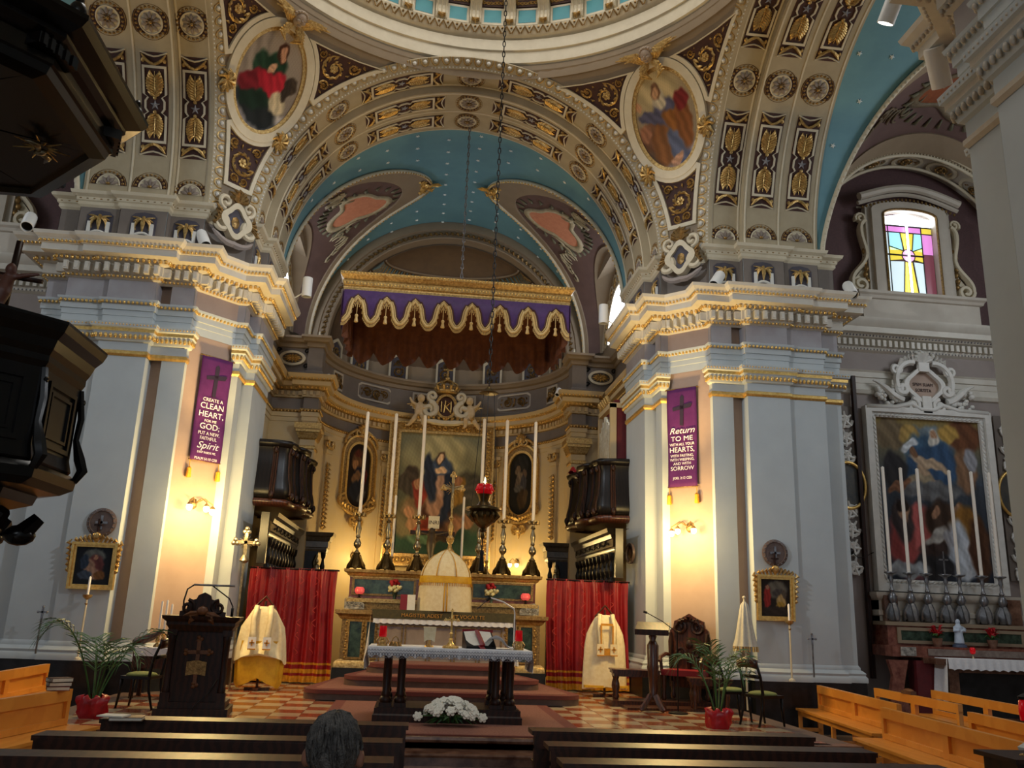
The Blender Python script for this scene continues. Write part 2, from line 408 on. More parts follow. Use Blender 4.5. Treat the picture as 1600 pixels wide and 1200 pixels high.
def pier(sx,sy,label,detail=True):
    T,fl_=flips(sx,sy)
    def mb(): m=MB(T); m.flip=fl_; return m
    G,GB,GD=('gold','gold_bright','gold_dark') if sy>0 else ('stone_trim','stone_trim','stone_trim')
    root=thing('column',T((5.4,16.8,0)),label,'pier','crossing piers',kind='structure')
    # plain shaft, chamfer face tinted
    m=mb()
    for i in range(len(PLG)-1):
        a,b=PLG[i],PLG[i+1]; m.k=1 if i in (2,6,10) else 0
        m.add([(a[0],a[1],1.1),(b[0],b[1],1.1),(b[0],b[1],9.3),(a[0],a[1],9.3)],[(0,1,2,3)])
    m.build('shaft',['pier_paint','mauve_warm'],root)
    # plinth, base mouldings
    m=mb(); m.sweep(PL,[(.10,0),(.10,.88),(0,.9)]); m.build('plinth','black_marble',root)
    m=mb(); m.sweep(PL,[(.12,.88),(.12,.96),(.09,1.0),(.1,1.04),(.06,1.08),(.03,1.1),(.03,1.14),(0,1.18)]); m.build('base_moulding','pier_paint',root,smooth=40)
    # capitals on the pilasters (not on the chamfer)
    cap=[(.006,6.16),(.035,6.2),(.035,6.25),(.008,6.27),(.008,6.42),(.05,6.44),(.1,6.58),(.12,6.6),(.12,6.66),(.15,6.68),(.16,6.76),(0,6.78)]
    cm=[2,2,2,0,0,0,0,2,0,0,0]
    for seg in (PL[0:5],PL[5:]):
        m=mb(); 
        m.sweep(seg,cap,mats=cm); m.build('capital',['pier_paint',GD,GB],root)
        m=mb(); bead_row(m,offset_path(seg,.09),0,6.52,.085,(.03,.03,.05)); 
        m.k=1; bead_row(m,offset_path(seg,.15),0,6.72,.06,.018,5,3)
        stuff(m.build('egg_moulding',[GB,GB],root,True))
    # entablature
    m=mb(); m.sweep(PL,[(.008,6.77),(.008,6.92),(.02,6.925),(.02,7.03),(.045,7.035),(.045,7.14),(.09,7.2),(.1,7.24),(0,7.26)],mats=[0]*8)
    m.build('architrave',['pier_paint',G],root)
    m=mb(); bead_row(m,offset_path(PL,.07),0,7.17,.075,(.028,.028,.035)); stuff(m.build('leaf_moulding',GB,root,True))
    m=mb()
    for i in range(len(PLG)-1):
        a,b=PLG[i],PLG[i+1]; m.k=1 if i in (2,6,10) else 0
        nx,ny=(b[1]-a[1]),-(b[0]-a[0]); L=math.hypot(nx,ny); nx*=.006/L; ny*=.006/L
        m.add([(a[0]+nx,a[1]+ny,7.26),(b[0]+nx,b[1]+ny,7.26),(b[0]+nx,b[1]+ny,7.64),(a[0]+nx,a[1]+ny,7.64)],[(0,1,2,3)])
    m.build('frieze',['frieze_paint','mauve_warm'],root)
    m=mb(); m.sweep(PL,[(0,7.62),(.06,7.64),(.08,7.7),(.1,7.71),(.1,7.9),(.2,7.92),(.24,7.98),(.4,8.0),(.4,8.12),(.43,8.13),(.46,8.2),(.52,8.26),(.54,8.32),(0,8.34)],mats=[0]*13)
    m.build('cornice',['cornice_paint',G],root)
    m=mb(); bead_row(m,offset_path(PL,.09),0,7.665,.075,(.026,.026,.03)); bead_row(m,offset_path(PL,.23),0,7.945,.1,(.036,.036,.04)); bead_row(m,offset_path(PL,.45),0,8.16,.075,(.026,.026,.03))
    stuff(m.build('bead_moulding',GB,root,True))
    # dentils
    global dent_mesh
    if dent_mesh is None:
        d=MB().box((-.042,0,-.085),(.042,.12,.085)); d.box((-.028,.12,-.06),(.028,.135,.07)); o=d.build('dentil','cornice_paint'); dent_mesh=o.data; bpy.data.objects.remove(o)
    OP=offset_path(PL,.1)
    dm=mb() if not detail else None
    for i in range(len(OP)-1):
        a=Vector(OP[i]);b=Vector(OP[i+1]);dd=b-a;L=dd.length
        if L<.12: continue
        dd/=L; nn=Vector((dd.y,-dd.x)); k=max(1,int(L/.155))
        for q in range(k):
            p=a+dd*(L*(q+.5)/k)
            if detail and not(i in (12,13)):
                A=Vector((*T((p.x,p.y,7.8)),)); n2=Vector((*T((p.x+nn.x,p.y+nn.y,7.8)),))-A
                xa=Vector((n2.y,-n2.x,0)); M=Matrix(((xa.x,n2.x,0,A.x),(xa.y,n2.y,0,A.y),(0,0,1,A.z),(0,0,0,1)))
                inst(dent_mesh,'dentil',M,root)
    # attic pedestal and impost moulding
    m=mb(); m.sweep(offset_path(PL,.02),[(0,8.32),(.04,8.33),(.04,8.42),(0,8.44)],); m.build('attic_base','cornice_paint',root)
    m=mb()
    for i in range(len(PL)-1):
        a,b=PL[i],PL[i+1]
        nx,ny=(b[1]-a[1]),-(b[0]-a[0]); L=math.hypot(nx,ny); nx*=.012/L; ny*=.012/L
        m.add([(a[0]+nx,a[1]+ny,8.44),(b[0]+nx,b[1]+ny,8.44),(b[0]+nx,b[1]+ny,9.1),(a[0]+nx,a[1]+ny,9.1)],[(0,1,2,3)])
    m.build('attic','attic_paint',root)
    m=mb(); m.sweep(PL,[(.012,9.06),(.05,9.1),(.05,9.16),(.08,9.18),(.08,9.24),(.16,9.28),(.18,9.34),(0,9.36)]); m.build('impost','cream',root)
    m=mb(); bead_row(m,offset_path(PL,.07),0,9.21,.12,(.035,.02,.014)); stuff(m.build('impost_beads',GD,root,True))
    return root
PIER={}
for sx,sy,lb in [(1,1,'grey pier carrying the purple RETURN TO ME banner'),(-1,1,'grey pier carrying the purple CLEAN HEART banner'),(1,-1,'pale near pier cut by the picture\'s right edge'),(-1,-1,'pale near pier behind the black pulpit')]:
    PIER[sx,sy]=pier(sx,sy,lb,sy>0)
# attic panels with gilded leaf drop between little white columns
def attic_panel(root,T,c,d):
    """c plan centre on wall, d = direction along the wall"""
    n=Vector((d[1],-d[0])); o=Vector((c[0],c[1]))
    base=lambda p:T((o.x+d[0]*p[0]+n.x*(p[2]+.014),o.y+d[1]*p[0]+n.y*(p[2]+.014),8.76+p[1]))
    m=MB(base)
    arch=[(-.24,-.3),(.24,-.3),(.24,.15)]+[(.24*cos(t),.15+.1*sin(t)) for t in (PI*.25,PI*.5,PI*.75)]+[(-.24,.15)]
    m.mt(0).prism(arch,0,.008)
    m.mt(1)
    for s in (-1,1): m.box((s*.17-.03,-.28,.01),(s*.17+.03,.0,.05))
    m.tube([(x*.17,-.3+.12*math.sqrt(max(0,1-x*x)),.02) for x in (-1,-.7,-.3,0,.3,.7,1)],.025,5)
    m.mt(2)
    for s in (-1,1):
        for k in range(4):
            m.tube(bez((0,.05,.02),(s*.06,.1+.02*k,.05),(s*(.1+.03*k),.12-.06*k,.05),(s*(.21-.03*k),.14-.09*k,.02),6),[.02,.03,.03,.026,.02,.014,.006],5)
    m.tube([(0,.15,.02),(0,0,.05),(0,-.17,.02)],[.03,.045,.008],6)
    return m.build('attic_panel',['panel_slate','white_trim','gold'],root,50)
for sx in (1,-1):
    T,_=flips(sx,1)
    for c,d in [((5.36,15.8),(1,0)),((6.1,15.62),(1,0)),((6.92,15.68),(1,0)),((4.24,16.92),(0,-1)),((4.06,17.65),(0,-1)),((4.06,18.4),(0,-1))]:
        attic_panel(PIER[sx,1],T,c,d)
# ---- great arches ------------------------------------------------
def AM(kind):
    if kind=='R': return Matrix.Translation((RP,YC,ZS))
    if kind=='L': return Matrix.Translation((-RP,YC,ZS))@Matrix.Diagonal((-1,1,1,1))
    if kind=='P': return Matrix.Translation((0,YC+RP,ZS))@Matrix.Rotation(PI/2,4,'Z')
    if kind=='N': return Matrix.Translation((0,YC-RP,ZS))@Matrix.Rotation(-PI/2,4,'Z')
def leaf2d(m,x0,y0,L,W,s=1,n=8,z=.02):
    """acanthus spray along +y (or -y)"""
    m.tube([(x0,y0,z*.5),(x0,y0+s*L*.5,z*1.6),(x0,y0+s*L,z*.6)],[.012,.016,.006],4)
    for k in range(n):
        f=k/(n-1); b=y0+s*L*(.02+.72*f); wdt=W*(.55+.45*sin(PI*(f*.8+.15)))
        for q in (-1,1):
            m.tube([(x0,b,z*.6),(x0+q*wdt*.5,b+s*L*.07,z*1.8),(x0+q*wdt*.95,b+s*L*.2,z*1.2),(x0+q*wdt*.9,b+s*L*.29,z*.4)],[.014,.03,.028,.008],4,flat=.7)
def medallion_mesh(name,rad,half=False):
    a0,a1=(0,PI) if half else (0,2*PI); n=14 if half else 24
    # local: x across, y along arc, z relief
    m=MB()
    m.mt(0).lathe([(0,.004),(rad,.004),(rad,0)][::-1] if False else [(rad,0),(rad,.006),(0,.006)],n,a0=a0,a1=a1)
    m.mt(1).lathe([(rad*.96,.004),(rad*.93,.02),(rad*.9,.004)],n,a0=a0,a1=a1)
    k=11 if half else 22
    for i in range(k):
        t=a0+(a1-a0)*(i+.5)/k; m.mt(1).ball((rad*.79*cos(t),rad*.79*sin(t),.012),(rad*.085,rad*.085,.022),6,4)
    m.mt(2).lathe([(rad*.66,.004),(rad*.64,.022),(rad*.6,.024),(rad*.57,.008),(0,.008)],n,a0=a0,a1=a1)
    k=5 if half else 10
    for i in range(k):
        t=a0+(a1-a0)*(i+.5)/k
        m.mt(3).tube([(rad*.1*cos(t),rad*.1*sin(t),.012),(rad*.36*cos(t),rad*.36*sin(t),.035),(rad*.54*cos(t),rad*.54*sin(t),.012)],[rad*.04,rad*.11,rad*.04],5,flat=.5)
    m.mt(1)
    if half: m.ball((0,rad*.07,.02),(rad*.13,rad*.09,.04),8,4)
    else:
        m.ball((0,0,.02),(rad*.13,rad*.13,.045),8,4)
        for i in range(8): m.ball((rad*.2*cos(i*PI/4),rad*.2*sin(i*PI/4),.02),(rad*.06,rad*.06,.03),5,3)
    return m
def bendT(Rr): return lambda p:(p[0],(Rr-p[2])*cos(p[1]/Rr),(Rr-p[2])*sin(p[1]/Rr))
def densify(poly,k=4):
    out=[]
    for i in range(len(poly)):
        a=poly[i];b=poly[(i+1)%len(poly)]
        for q in range(k): out.append((a[0]+(b[0]-a[0])*q/k,a[1]+(b[1]-a[1])*q/k))
    return out
def coffer_mesh(Rr,W=.25,H=.96):
    m=MB(bendT(Rr))
    # red ground as bent strip with a concave end
    m.mt(0)
    ys=[-H+2*H*i/16 for i in range(17)]
    vs=[];fs=[]
    for i,y in enumerate(ys): vs+= [(-W,y,.005),(W,y,.005)]
    fs=[(2*i,2*i+1,2*i+3,2*i+2) for i in range(16)]
    m.add(vs,fs)
    # cream waisted frame
    def outl(w,h):
        q=[(-w,-h),(w,-h),(w,-h*.28),(w*.62,-h*.2),(w*.86,-h*.1),(w*.86,h*.1),(w*.62,h*.2),(w,h*.28),(w,h),(-w,h),(-w,h*.28),(-w*.62,h*.2),(-w*.86,h*.1),(-w*.86,-h*.1),(-w*.62,-h*.2),(-w,-h*.28)]
        return densify(q,3)
    m.mt(1); m.ring(outl(W*.9,H*.75),outl(W*.74,H*.7),.004,.03)
    # gold leaves, both ways, star in the middle
    m.mt(2); leaf2d(m,0,.15,.47,W*.62,1); leaf2d(m,0,-.15,.47,W*.62,-1)
    m.ball((0,.13,.02),(.04,.04,.03),6,3); m.ball((0,-.13,.02),(.04,.04,.03),6,3)
    m.mt(3)
    for i in range(5):
        t=PI/2+2*PI*i/5; m.tube([(0,0,.02),(.09*cos(t),.09*sin(t),.012)],[.03,.004],4)
    # scroll brackets at the ends
    m.mt(2)
    for s in (-1,1):
        for q in (-1,1):
            m.tube([(0,s*H*.77,.02),(q*W*.3,s*H*.8,.035),(q*W*.62,s*H*.86,.035),(q*W*.9,s*H*.96,.02)],[.028,.03,.035,.012],5)
            m.ball((q*W*.8,s*H*.84,.02),(.035,.05,.03),6,3)
        m.mt(1); m.tube([(-W,s*H*1.0,.01),(-W*.4,s*H*.94,.014),(0,s*H*.92,.014),(W*.4,s*H*.94,.014),(W,s*H*1.0,.01)],.016,4); m.mt(2)
    return m
def tmp(m,name,mats,smooth=50):
    o=m.build(name,mats,smooth=smooth); d=o.data; bpy.data.objects.remove(o); return d
CM=['coffer_red','cream','gold','star_grey']
cof={}
for Rr in (R1,R2): cof[Rr]=tmp(coffer_mesh(Rr),'coffer_panel',CM)
MM=['coffer_red','gold_dark','cream','medal_grey']
med=tmp(medallion_mesh('m',.34),'medallion',MM); medh=tmp(medallion_mesh('m',.34,True),'half_medallion',MM)
archname={'R':'vaulted arch with gilded coffers springing above the RETURN TO ME pier','L':'vaulted arch with gilded coffers springing above the CLEAN HEART pier','P':'great gilded arch framing the presbytery and blue vault','N':'arch between nave and crossing overhead'}
ARCH={}
for kd in 'RLPN':
    A=AM(kd); Tm=(lambda A:lambda p:A@Vector(p))(A)
    flp=(kd=='L')
    root=thing('arch',A.translation,archname[kd],'arch',None,'structure')
    def P(t,d,r): return (d,r*cos(t),r*sin(t))
    def band(name,prof,mt_,t0=0,t1=PI,n=64,smooth=40):
        m=MB(Tm); m.flip=flp
        K=len(prof); vs=[P(t0+(t1-t0)*i/n,d,r) for i in range(n+1) for d,r in prof]
        m.add(vs,[(i*K+j,i*K+j+1,(i+1)*K+j+1,(i+1)*K+j) for i in range(n) for j in range(K-1)])
        return m.build(name,mt_,root,smooth)
    band('soffit',[(.02,R1+.2),(0,R1+.06),(.0,R1),(.65,R1),(.65,R2),(2.26,R2),(2.26,R2+.5)],'arch_cream')
    for d0 in (.06,.62,.7,1.42,2.2):
        rr=R1 if d0<.65 else R2
        band('soffit_rib',[(d0-.02,rr+.002),(d0-.015,rr-.014),(d0+.015,rr-.014),(d0+.02,rr+.002)],'cream')
    DS=lambda r:math.sqrt(RS*RS-r*r)-RP
    band('archivolt',[(.05,R1-.03),(-.02,R1-.03),(DS(R1+.03)-.03,R1+.03),(DS(R1+.05)-.045,R1+.05),(DS(R1+.16)-.045,R1+.16),(DS(R1+.18)-.02,R1+.18),(DS(R1+.2)+.02,R1+.2)],'arch_cream')
    m=MB(Tm); nb=58
    for i in range(nb):
        t=PI*(i+.5)/nb; c=P(t,DS(R1+.1)-.05,R1+.1); m.mt(0).ball(c,(.04,.05,.05),6,4)
        if True:
            q=[P(t+dt,DS(R1+.1+dr)-.05,R1+.1+dr) for dt,dr in ((-.02,.06),(-.021,0),(-.012,-.055),(0,-.07),(.012,-.055),(.021,0),(.02,.06))]
            m.mt(1).tube(q,.014,4)
    for i in range(170):
        t=PI*(i+.5)/170; m.mt(0).ball(P(t,-.035,R1+.0),(.018,.022,.022),5,3)
    stuff(m.build('egg_moulding',['white_trim','gold'],root,50))
    if kd=='N': continue
    for d0,rr in ((.35,R1),(1.05,R2),(1.82,R2)):
        meds=[(47,0),(90,0),(133,0)] if kd=='P' else [(47,0),(90,0)]
        pans=[26,68.5,111.5,154] if kd=='P' else [26,68.5,111.5]
        for t,_ in meds:
            M=A@Matrix.Rotation(R(t),4,'X')@Matrix.Translation((d0,rr,0))@Matrix.Rotation(PI/2,4,'X')
            inst(med,'medallion',M,root)
        for t,s in [(3.2,1)]+([(176.8,-1)] if kd=='P' else []):
            M=A@Matrix.Rotation(R(t),4,'X')@Matrix.Translation((d0,rr,0))@Matrix.Rotation(PI/2,4,'X')
            # local y must run up the arch
            M=M@Matrix.Diagonal((1,1,1,1)) if s>0 else M@Matrix.Rotation(PI,4,'Z')
            inst(medh,'half_medallion',M,root)
        for t in pans:
            M=A@Matrix.Rotation(R(t),4,'X')@Matrix.Translation((d0,0,0))
            inst(cof[rr],'coffer_panel',M,root)
    ARCH[kd]=root

# ---- pendentives -------------------------------------------------
def pend_T(sx):
    def T(p):
        a,b,w_=p; el=b/RS; az=PI/4+a/(RS*max(.3,cos(el))); r=RS-w_
        return (sx*r*cos(el)*cos(az),YC+r*cos(el)*sin(az),ZS+r*sin(el))
    return T
EL1=math.asin(R1/RS)
def pend_half(b):
    el=b/RS; rho=RS*cos(el); return (PI/4-math.acos(min(1,RP/rho)))*rho
BT=EL1*RS
def inset_poly(poly,d):
    n=len(poly);out=[]
    for i in range(n):
        a=Vector(poly[i-1]);b=Vector(poly[i]);c=Vector(poly[(i+1)%n])
        d1=(b-a).normalized();d2=(c-b).normalized();n1=Vector((-d1.y,d1.x));n2=Vector((-d2.y,d2.x));m=n1+n2
        m=m/max(.6,m.dot(n1)) if m.length>1e-5 else n1
        out.append(tuple(b+m*d))
    return out
OVC=3.0; OVA,OVB=.72,1.06
def scrollwork(m,poly,seed,r=.03,z=.03,rmax=.3,rmin=.035):
    """gilded rinceaux filling a polygon: spirals with leaves, in (a,b)"""
    rnd=random.Random(seed)
    xs=[p[0] for p in poly]; ys=[p[1] for p in poly]
    def inside(x,y):
        c=False;n=len(poly)
        for i in range(n):
            x1,y1=poly[i];x2,y2=poly[(i+1)%n]
            if (y1>y)!=(y2>y) and x<(x2-x1)*(y-y1)/(y2-y1)+x1: c=not c
        return c
    def dist(x,y):
        best=9
        for i in range(len(poly)):
            a=Vector(poly[i]);b=Vector(poly[(i+1)%len(poly)]);p=Vector((x,y));ab=b-a;t=max(0,min(1,(p-a).dot(ab)/max(1e-9,ab.dot(ab))));best=min(best,(p-a-ab*t).length)
        return best
    done=[]; g=max(.025,min(max(xs)-min(xs),max(ys)-min(ys))/34)
    pts=[]; x=min(xs)
    while x<max(xs):
        y=min(ys)
        while y<max(ys):
            xx=x+rnd.uniform(-.3,.3)*g; yy=y+rnd.uniform(-.3,.3)*g
            if inside(xx,yy):
                d=dist(xx,yy)-.01
                if d>.02: pts.append([d,xx,yy])
            y+=g
        x+=g
    while pts and len(done)<70:
        b=max(pts,key=lambda p:min(p[0],rmax)); d=min(b[0],rmax)
        if d<rmin: break
        x,y=b[1],b[2]; done.append((x,y,d))
        pts=[[min(p[0],math.hypot(p[1]-x,p[2]-y)-d*.93),p[1],p[2]] for p in pts]; pts=[p for p in pts if p[0]>rmin*.8]
        a0=rnd.uniform(0,6.28); sg=rnd.choice((-1,1)); q=min(r,d*.16)
        if d>.09:
            m.tube([(px,py,z) for px,py in spiral(x,y,d*.96,d*.22,a0,sg*1.3,18)],[q*(1.1-.5*i/18) for i in range(19)],4)
            for i in range(6): m.ball((x+d*.2*cos(i*1.05),y+d*.2*sin(i*1.05),z),(d*.14,d*.14,.03),5,3)
            m.ball((x,y,z),(d*.12,d*.12,.045),5,3)
            for i in range(11):
                t=a0+sg*i*.62; e=d*(.95-.035*i)
                m.tube([(x+e*cos(t),y+e*sin(t),z),(x+e*.82*cos(t+.2*sg),y+e*.82*sin(t+.2*sg),z*1.5),(x+e*.66*cos(t+.45*sg),y+e*.66*sin(t+.45*sg),z*.8)],[q*.6,q*1.25,q*.3],4)
        else:
            m.tube([(x-d*.9*cos(a0),y-d*.9*sin(a0),z*.6),(x,y,z*1.5),(x+d*.95*cos(a0+.5),y+d*.95*sin(a0+.5),z*.6)],[d*.2,d*.42,d*.12],4)
def face_child(m,c,sz,ax,ay,az):
    """small cherub head: face towards az"""
    T0=m.T; f=frame(c,ax,ay,az); m.T=(lambda p:T0(tuple(f(p)))) if T0 else f
    m.ball((0,0,0),(sz*.8,sz,sz*.85),12,9)
    for s in (-1,1):
        m.ball((s*sz*.32,-sz*.28,sz*.62),(sz*.32,sz*.3,sz*.26),7,5); m.ball((s*sz*.78,-.02*sz,0),(sz*.14,sz*.24,sz*.2),6,4)
        m.ball((s*sz*.3,sz*.1,sz*.72),(sz*.14,sz*.1,sz*.12),6,4)
    m.ball((0,-sz*.14,sz*.86),(sz*.13,sz*.18,sz*.16),6,4); m.ball((0,-sz*.48,sz*.74),(sz*.2,sz*.07,sz*.1),6,4); m.ball((0,-sz*.76,sz*.5),(sz*.26,sz*.2,sz*.24),6,4)
    for i in range(9):
        t=PI*(i/8); m.ball((sz*.78*cos(t),sz*(.2+.72*sin(t)),sz*(.25*sin(t))),(sz*.26,sz*.24,sz*.34),6,4)
    m.T=T0
def wing2d(m,s,L,W,rows=3,z=.05):
    for r_ in range(rows):
        n=6-r_
        for k in range(n):
            f=k/(n-1+1e-6); l=L*(1-.25*r_)*(.45+.55*f); a=.15+.75*(1-f)-.12*r_
            x=s*l*cos(a); y=l*sin(a)-W*(1-f)*.9
            m.tube([(s*.06,-.04*k,z*.4),(x*.6,y*.45+.04,z*(1+.3*r_)),(x,y,z*.5)],[.03,.05*W*4,.012],5,flat=.5)
def picture(o_T,outline,colours,name,parent,nx=60,ny=80):
    """flat painting: grid mesh over the outline's box, coloured per vertex by a list of blobs"""
    xs=[p[0] for p in outline];ys=[p[1] for p in outline]
    x0,x1,y0,y1=min(xs),max(xs),min(ys),max(ys)
    oval=len(outline)>8
    vs=[];cs=[]
    for j in range(ny+1):
        v=j/ny; y=y0+(y1-y0)*v
        if oval:
            # span of outline at this height
            yy=min(max(y,y0+1e-4),y1-1e-4); sp=[]
            for i in range(len(outline)):
                a=outline[i];b=outline[(i+1)%len(outline)]
                if (a[1]>yy)!=(b[1]>yy): sp.append(a[0]+(b[0]-a[0])*(yy-a[1])/(b[1]-a[1]))
            xa,xb=(min(sp),max(sp)) if sp else ((x0+x1)/2,(x0+x1)/2)
        else: xa,xb=x0,x1
        for i in range(nx+1):
            x=xa+(xb-xa)*i/nx; vs.append((x,y,0)); cs.append(colours((x-x0)/(x1-x0),(y-y0)/(y1-y0)))
    m=MB(o_T); m.add(vs,[(j*(nx+1)+i,j*(nx+1)+i+1,(j+1)*(nx+1)+i+1,(j+1)*(nx+1)+i) for j in range(ny) for i in range(nx)])
    o=m.build(name,'picture',parent)
    at=o.data.color_attributes.new('Col','BYTE_COLOR','POINT')
    for k,c in enumerate(cs): at.data[k].color_srgb=(c[0]/255,c[1]/255,c[2]/255,1)
    return o
def blobs(bgf,items,seed=1,wob=.009):
    wob=min(wob,.01)
    """painter: bgf(u,v)->rgb, items = (u,v,ru,rv,angle_deg,rgb[,soft]) painted in order"""
    rnd=random.Random(seed); ph=[rnd.uniform(0,6.28) for _ in range(8)]
    pre=[(u,v,ru,rv,cos(R(a)),sin(R(a)),c,(s[0] if s else .13)) for (u,v,ru,rv,a,c,*s) in items]
    def f(u,v):
        u2=u+wob*sin(v*31+ph[0])+wob*.6*sin(v*67+u*23+ph[1]); v2=v+wob*sin(u*29+ph[2])+wob*.6*sin(u*61-v*19+ph[3])
        c=list(bgf(u,v))
        for (cu,cv,ru,rv,ca,sa,cc,s) in pre:
            du=u2-cu;dv=v2-cv; a=(du*ca+dv*sa)/ru; b=(-du*sa+dv*ca)/rv; d=math.sqrt(a*a+b*b)
            if d<1+s:
                k=1 if d<1-s else (1+s-d)/(2*s)
                sh=1+.1*sin(7*a+4*b+ph[4])
                for q in range(3): c[q]=c[q]*(1-k)+min(255,max(0,cc[q]*sh))*k
        g=1+.05*sin(u*140+v*53)*sin(v*120-u*31)
        return tuple(min(255,max(0,x*g)) for x in c)
    return f
def mix3(a,b,t): t=max(0,min(1,t)); return tuple(a[i]+(b[i]-a[i])*t for i in range(3))
def sky_bg(top,bot): return lambda u,v:mix3(bot,top,v)
ev_L=blobs(lambda u,v:mix3((128,118,112),(168,154,140),v),[(.15,.75,.2,.3,0,(150,138,128)),(.8,.1,.5,.14,10,(186,178,172)),(.2,.12,.3,.1,-10,(166,158,156)),(.45,.25,.36,.2,-20,(36,40,42)),(.38,.34,.28,.16,10,(30,48,38)),(.62,.4,.2,.08,-30,(40,56,44)),(.5,.62,.2,.16,20,(34,62,46)),(.34,.55,.12,.2,30,(40,66,50)),(.3,.45,.26,.1,25,(120,34,44)),(.55,.47,.24,.09,-15,(176,40,56)),(.66,.5,.12,.14,15,(188,44,60)),(.74,.34,.13,.11,-20,(206,190,158)),(.86,.56,.08,.09,20,(70,58,48)),(.8,.5,.06,.12,0,(60,50,44)),(.56,.8,.085,.1,0,(72,44,32)),(.575,.795,.05,.075,10,(200,150,120)),(.5,.62,.06,.05,30,(206,160,130)),(.1,.22,.08,.06,0,(40,46,52))],3)
ev_R=blobs(lambda u,v:mix3((120,106,92),(176,158,124),v),[(.45,.78,.34,.2,0,(186,168,128)),(.2,.2,.25,.2,0,(96,78,66)),(.7,.08,.4,.12,0,(164,156,160)),(.25,.36,.2,.16,10,(110,78,60)),(.4,.28,.2,.25,-15,(126,84,52)),(.62,.22,.16,.24,20,(92,98,122)),(.5,.58,.2,.15,-10,(90,88,112)),(.26,.56,.2,.06,-10,(86,84,106)),(.62,.46,.2,.1,-30,(142,92,48)),(.76,.42,.13,.26,0,(128,80,46)),(.78,.64,.12,.1,0,(120,44,44)),(.44,.72,.1,.12,0,(196,184,160)),(.42,.79,.075,.085,0,(120,88,66)),(.41,.77,.05,.06,0,(190,148,114)),(.1,.7,.05,.05,0,(190,144,110)),(.55,.08,.12,.05,20,(184,140,112)),(.12,.42,.1,.09,0,(150,104,80))],5)
for sx in (1,-1):
    T=pend_T(sx); 
    root=thing('pendentive',T((0,1.5,0)),'curved pendentive with %s in an oval above gilded panels'%('a bearded man in blue and ochre' if sx>0 else 'a young figure in green and red'),'pendentive',None,'structure')
    def mb():
        m=MB(T); m.flip=(sx<0); return m
    m=mb(); NB,NA=30,24
    m.grid(lambda u,v:((2*u-1)*pend_half(v*BT*.9995),v*BT,0),NA,NB); m.flip=not m.flip; m.build('shell','taupe',root,True)
    # oval opening frame and picture
    ov=circ(48,OVA,OVB,0,OVC); 
    Tl=(lambda T:lambda p:T((p[0],p[1],p[2]+.02)))(T)
    picture((lambda T,sx:lambda p:T((-p[0]*1 ,p[1],p[2]+.02)))(T,sx) if sx>0 else Tl,ov,ev_R if sx>0 else ev_L,'oval_painting',root,56,70)
    m=mb(); m.mt(0).ring(circ(48,OVA+.05,OVB+.05,0,OVC),circ(48,OVA-.03,OVB-.03,0,OVC),0,.05); m.mt(1).ring(circ(48,OVA+.22,OVB+.22,0,OVC),circ(48,OVA+.05,OVB+.05,0,OVC),0,.085)
    m.build('oval_frame',['gold','cream'],root,40)
    # three gilded panels : outlines in (a,b)
    def edge(s,b,ins): return s*(pend_half(b)-ins)
    def arc(t0,t1,rx,ry,n): return [(rx*cos(R(t0+(t1-t0)*i/n)),OVC+ry*sin(R(t0+(t1-t0)*i/n))) for i in range(n+1)]
    g=.2
    side=[]
    lo,hi=2.95,BT-.4
    # right panel (a>0): outer edge up, along top, back down the oval
    n=10
    outer=[(edge(1,lo+(hi-lo)*i/n,.27),lo+(hi-lo)*i/n) for i in range(n+1)]
    inner=arc(64,2,OVA+.24,OVB+.24,12)
    inner=[p for p in inner if p[1]<hi]
    pr=outer+inner
    bl=[(edge(1,.62+(1.85-.62)*i/6,.27),.62+(1.85-.62)*i/6) for i in range(7)]
    pb=bl+arc(-58,-122,OVA+.22,OVB+.22,8)+[(-p[0],p[1]) for p in bl[::-1]]
    for nm,poly,sd in [('gilded_panel',pr,11),('gilded_panel',[(-p[0],p[1]) for p in pr[::-1]],12),('gilded_panel',pb,13)]:
        m=mb(); i1=inset_poly(poly,.085)
        po=m.mt(0).ring(densify(poly,3),densify(i1,3),0,.07); 
        m.mt(1); gx,gy=sum(p[0] for p in i1)/len(i1),sum(p[1] for p in i1)/len(i1); NR=8; NI=len(i1); m.add([(p[0]+(gx-p[0])*q/NR,p[1]+(gy-p[1])*q/NR,.012) for q in range(NR+1) for p in i1],[(q*NI+i,q*NI+(i+1)%NI,(q+1)*NI+(i+1)%NI,(q+1)*NI+i) for q in range(NR) for i in range(NI)])
        m.mt(2); scrollwork(m,inset_poly(poly,.1),sd,.026)
        m.build(nm,['cream','coffer_red','gold'],root,45)
    # winged cherub head over the oval
    m=mb(); m.mt(0); 
    T0=m.T; m.T=(lambda T0:lambda p:T0((p[0],p[1]+OVC+OVB+.3,p[2]+.08)))(T0)
    face_child(m,(0,.02,.1),.17,(1,0,0),(0,1,0),(0,0,1))
    m.mt(1); wing2d(m,1,.75,.25,z=.08); wing2d(m,-1,.75,.25,z=.08)
    for s in (-1,1):
        for k in range(4): m.tube([(s*.06,-.1-.03*k,.06),(s*(.2+.02*k),-.2-.06*k,.12),(s*(.12-.02*k),-.42-.02*k,.05)],[.04,.06,.02],5,flat=.6)
    m.build('cherub_head',['cherub_stone','gold'],root,60)
    m=mb(); T0=m.T
    for (a,b,rt) in ((.66,1.95,0),(-.85,2.55,0)):
        for k in range(9):
            t=k*.7; m.tube([(a,b,.06),(a+.12*cos(t),b+.16*sin(t),.12),(a+.2*cos(t+.4),b+.26*sin(t+.4),.05)],[.03,.05,.015],5)
    m.build('oval_clasp','gold',root,50)
    # cartouche at the foot of the pendentive
    m=mb(); m.mt(0)
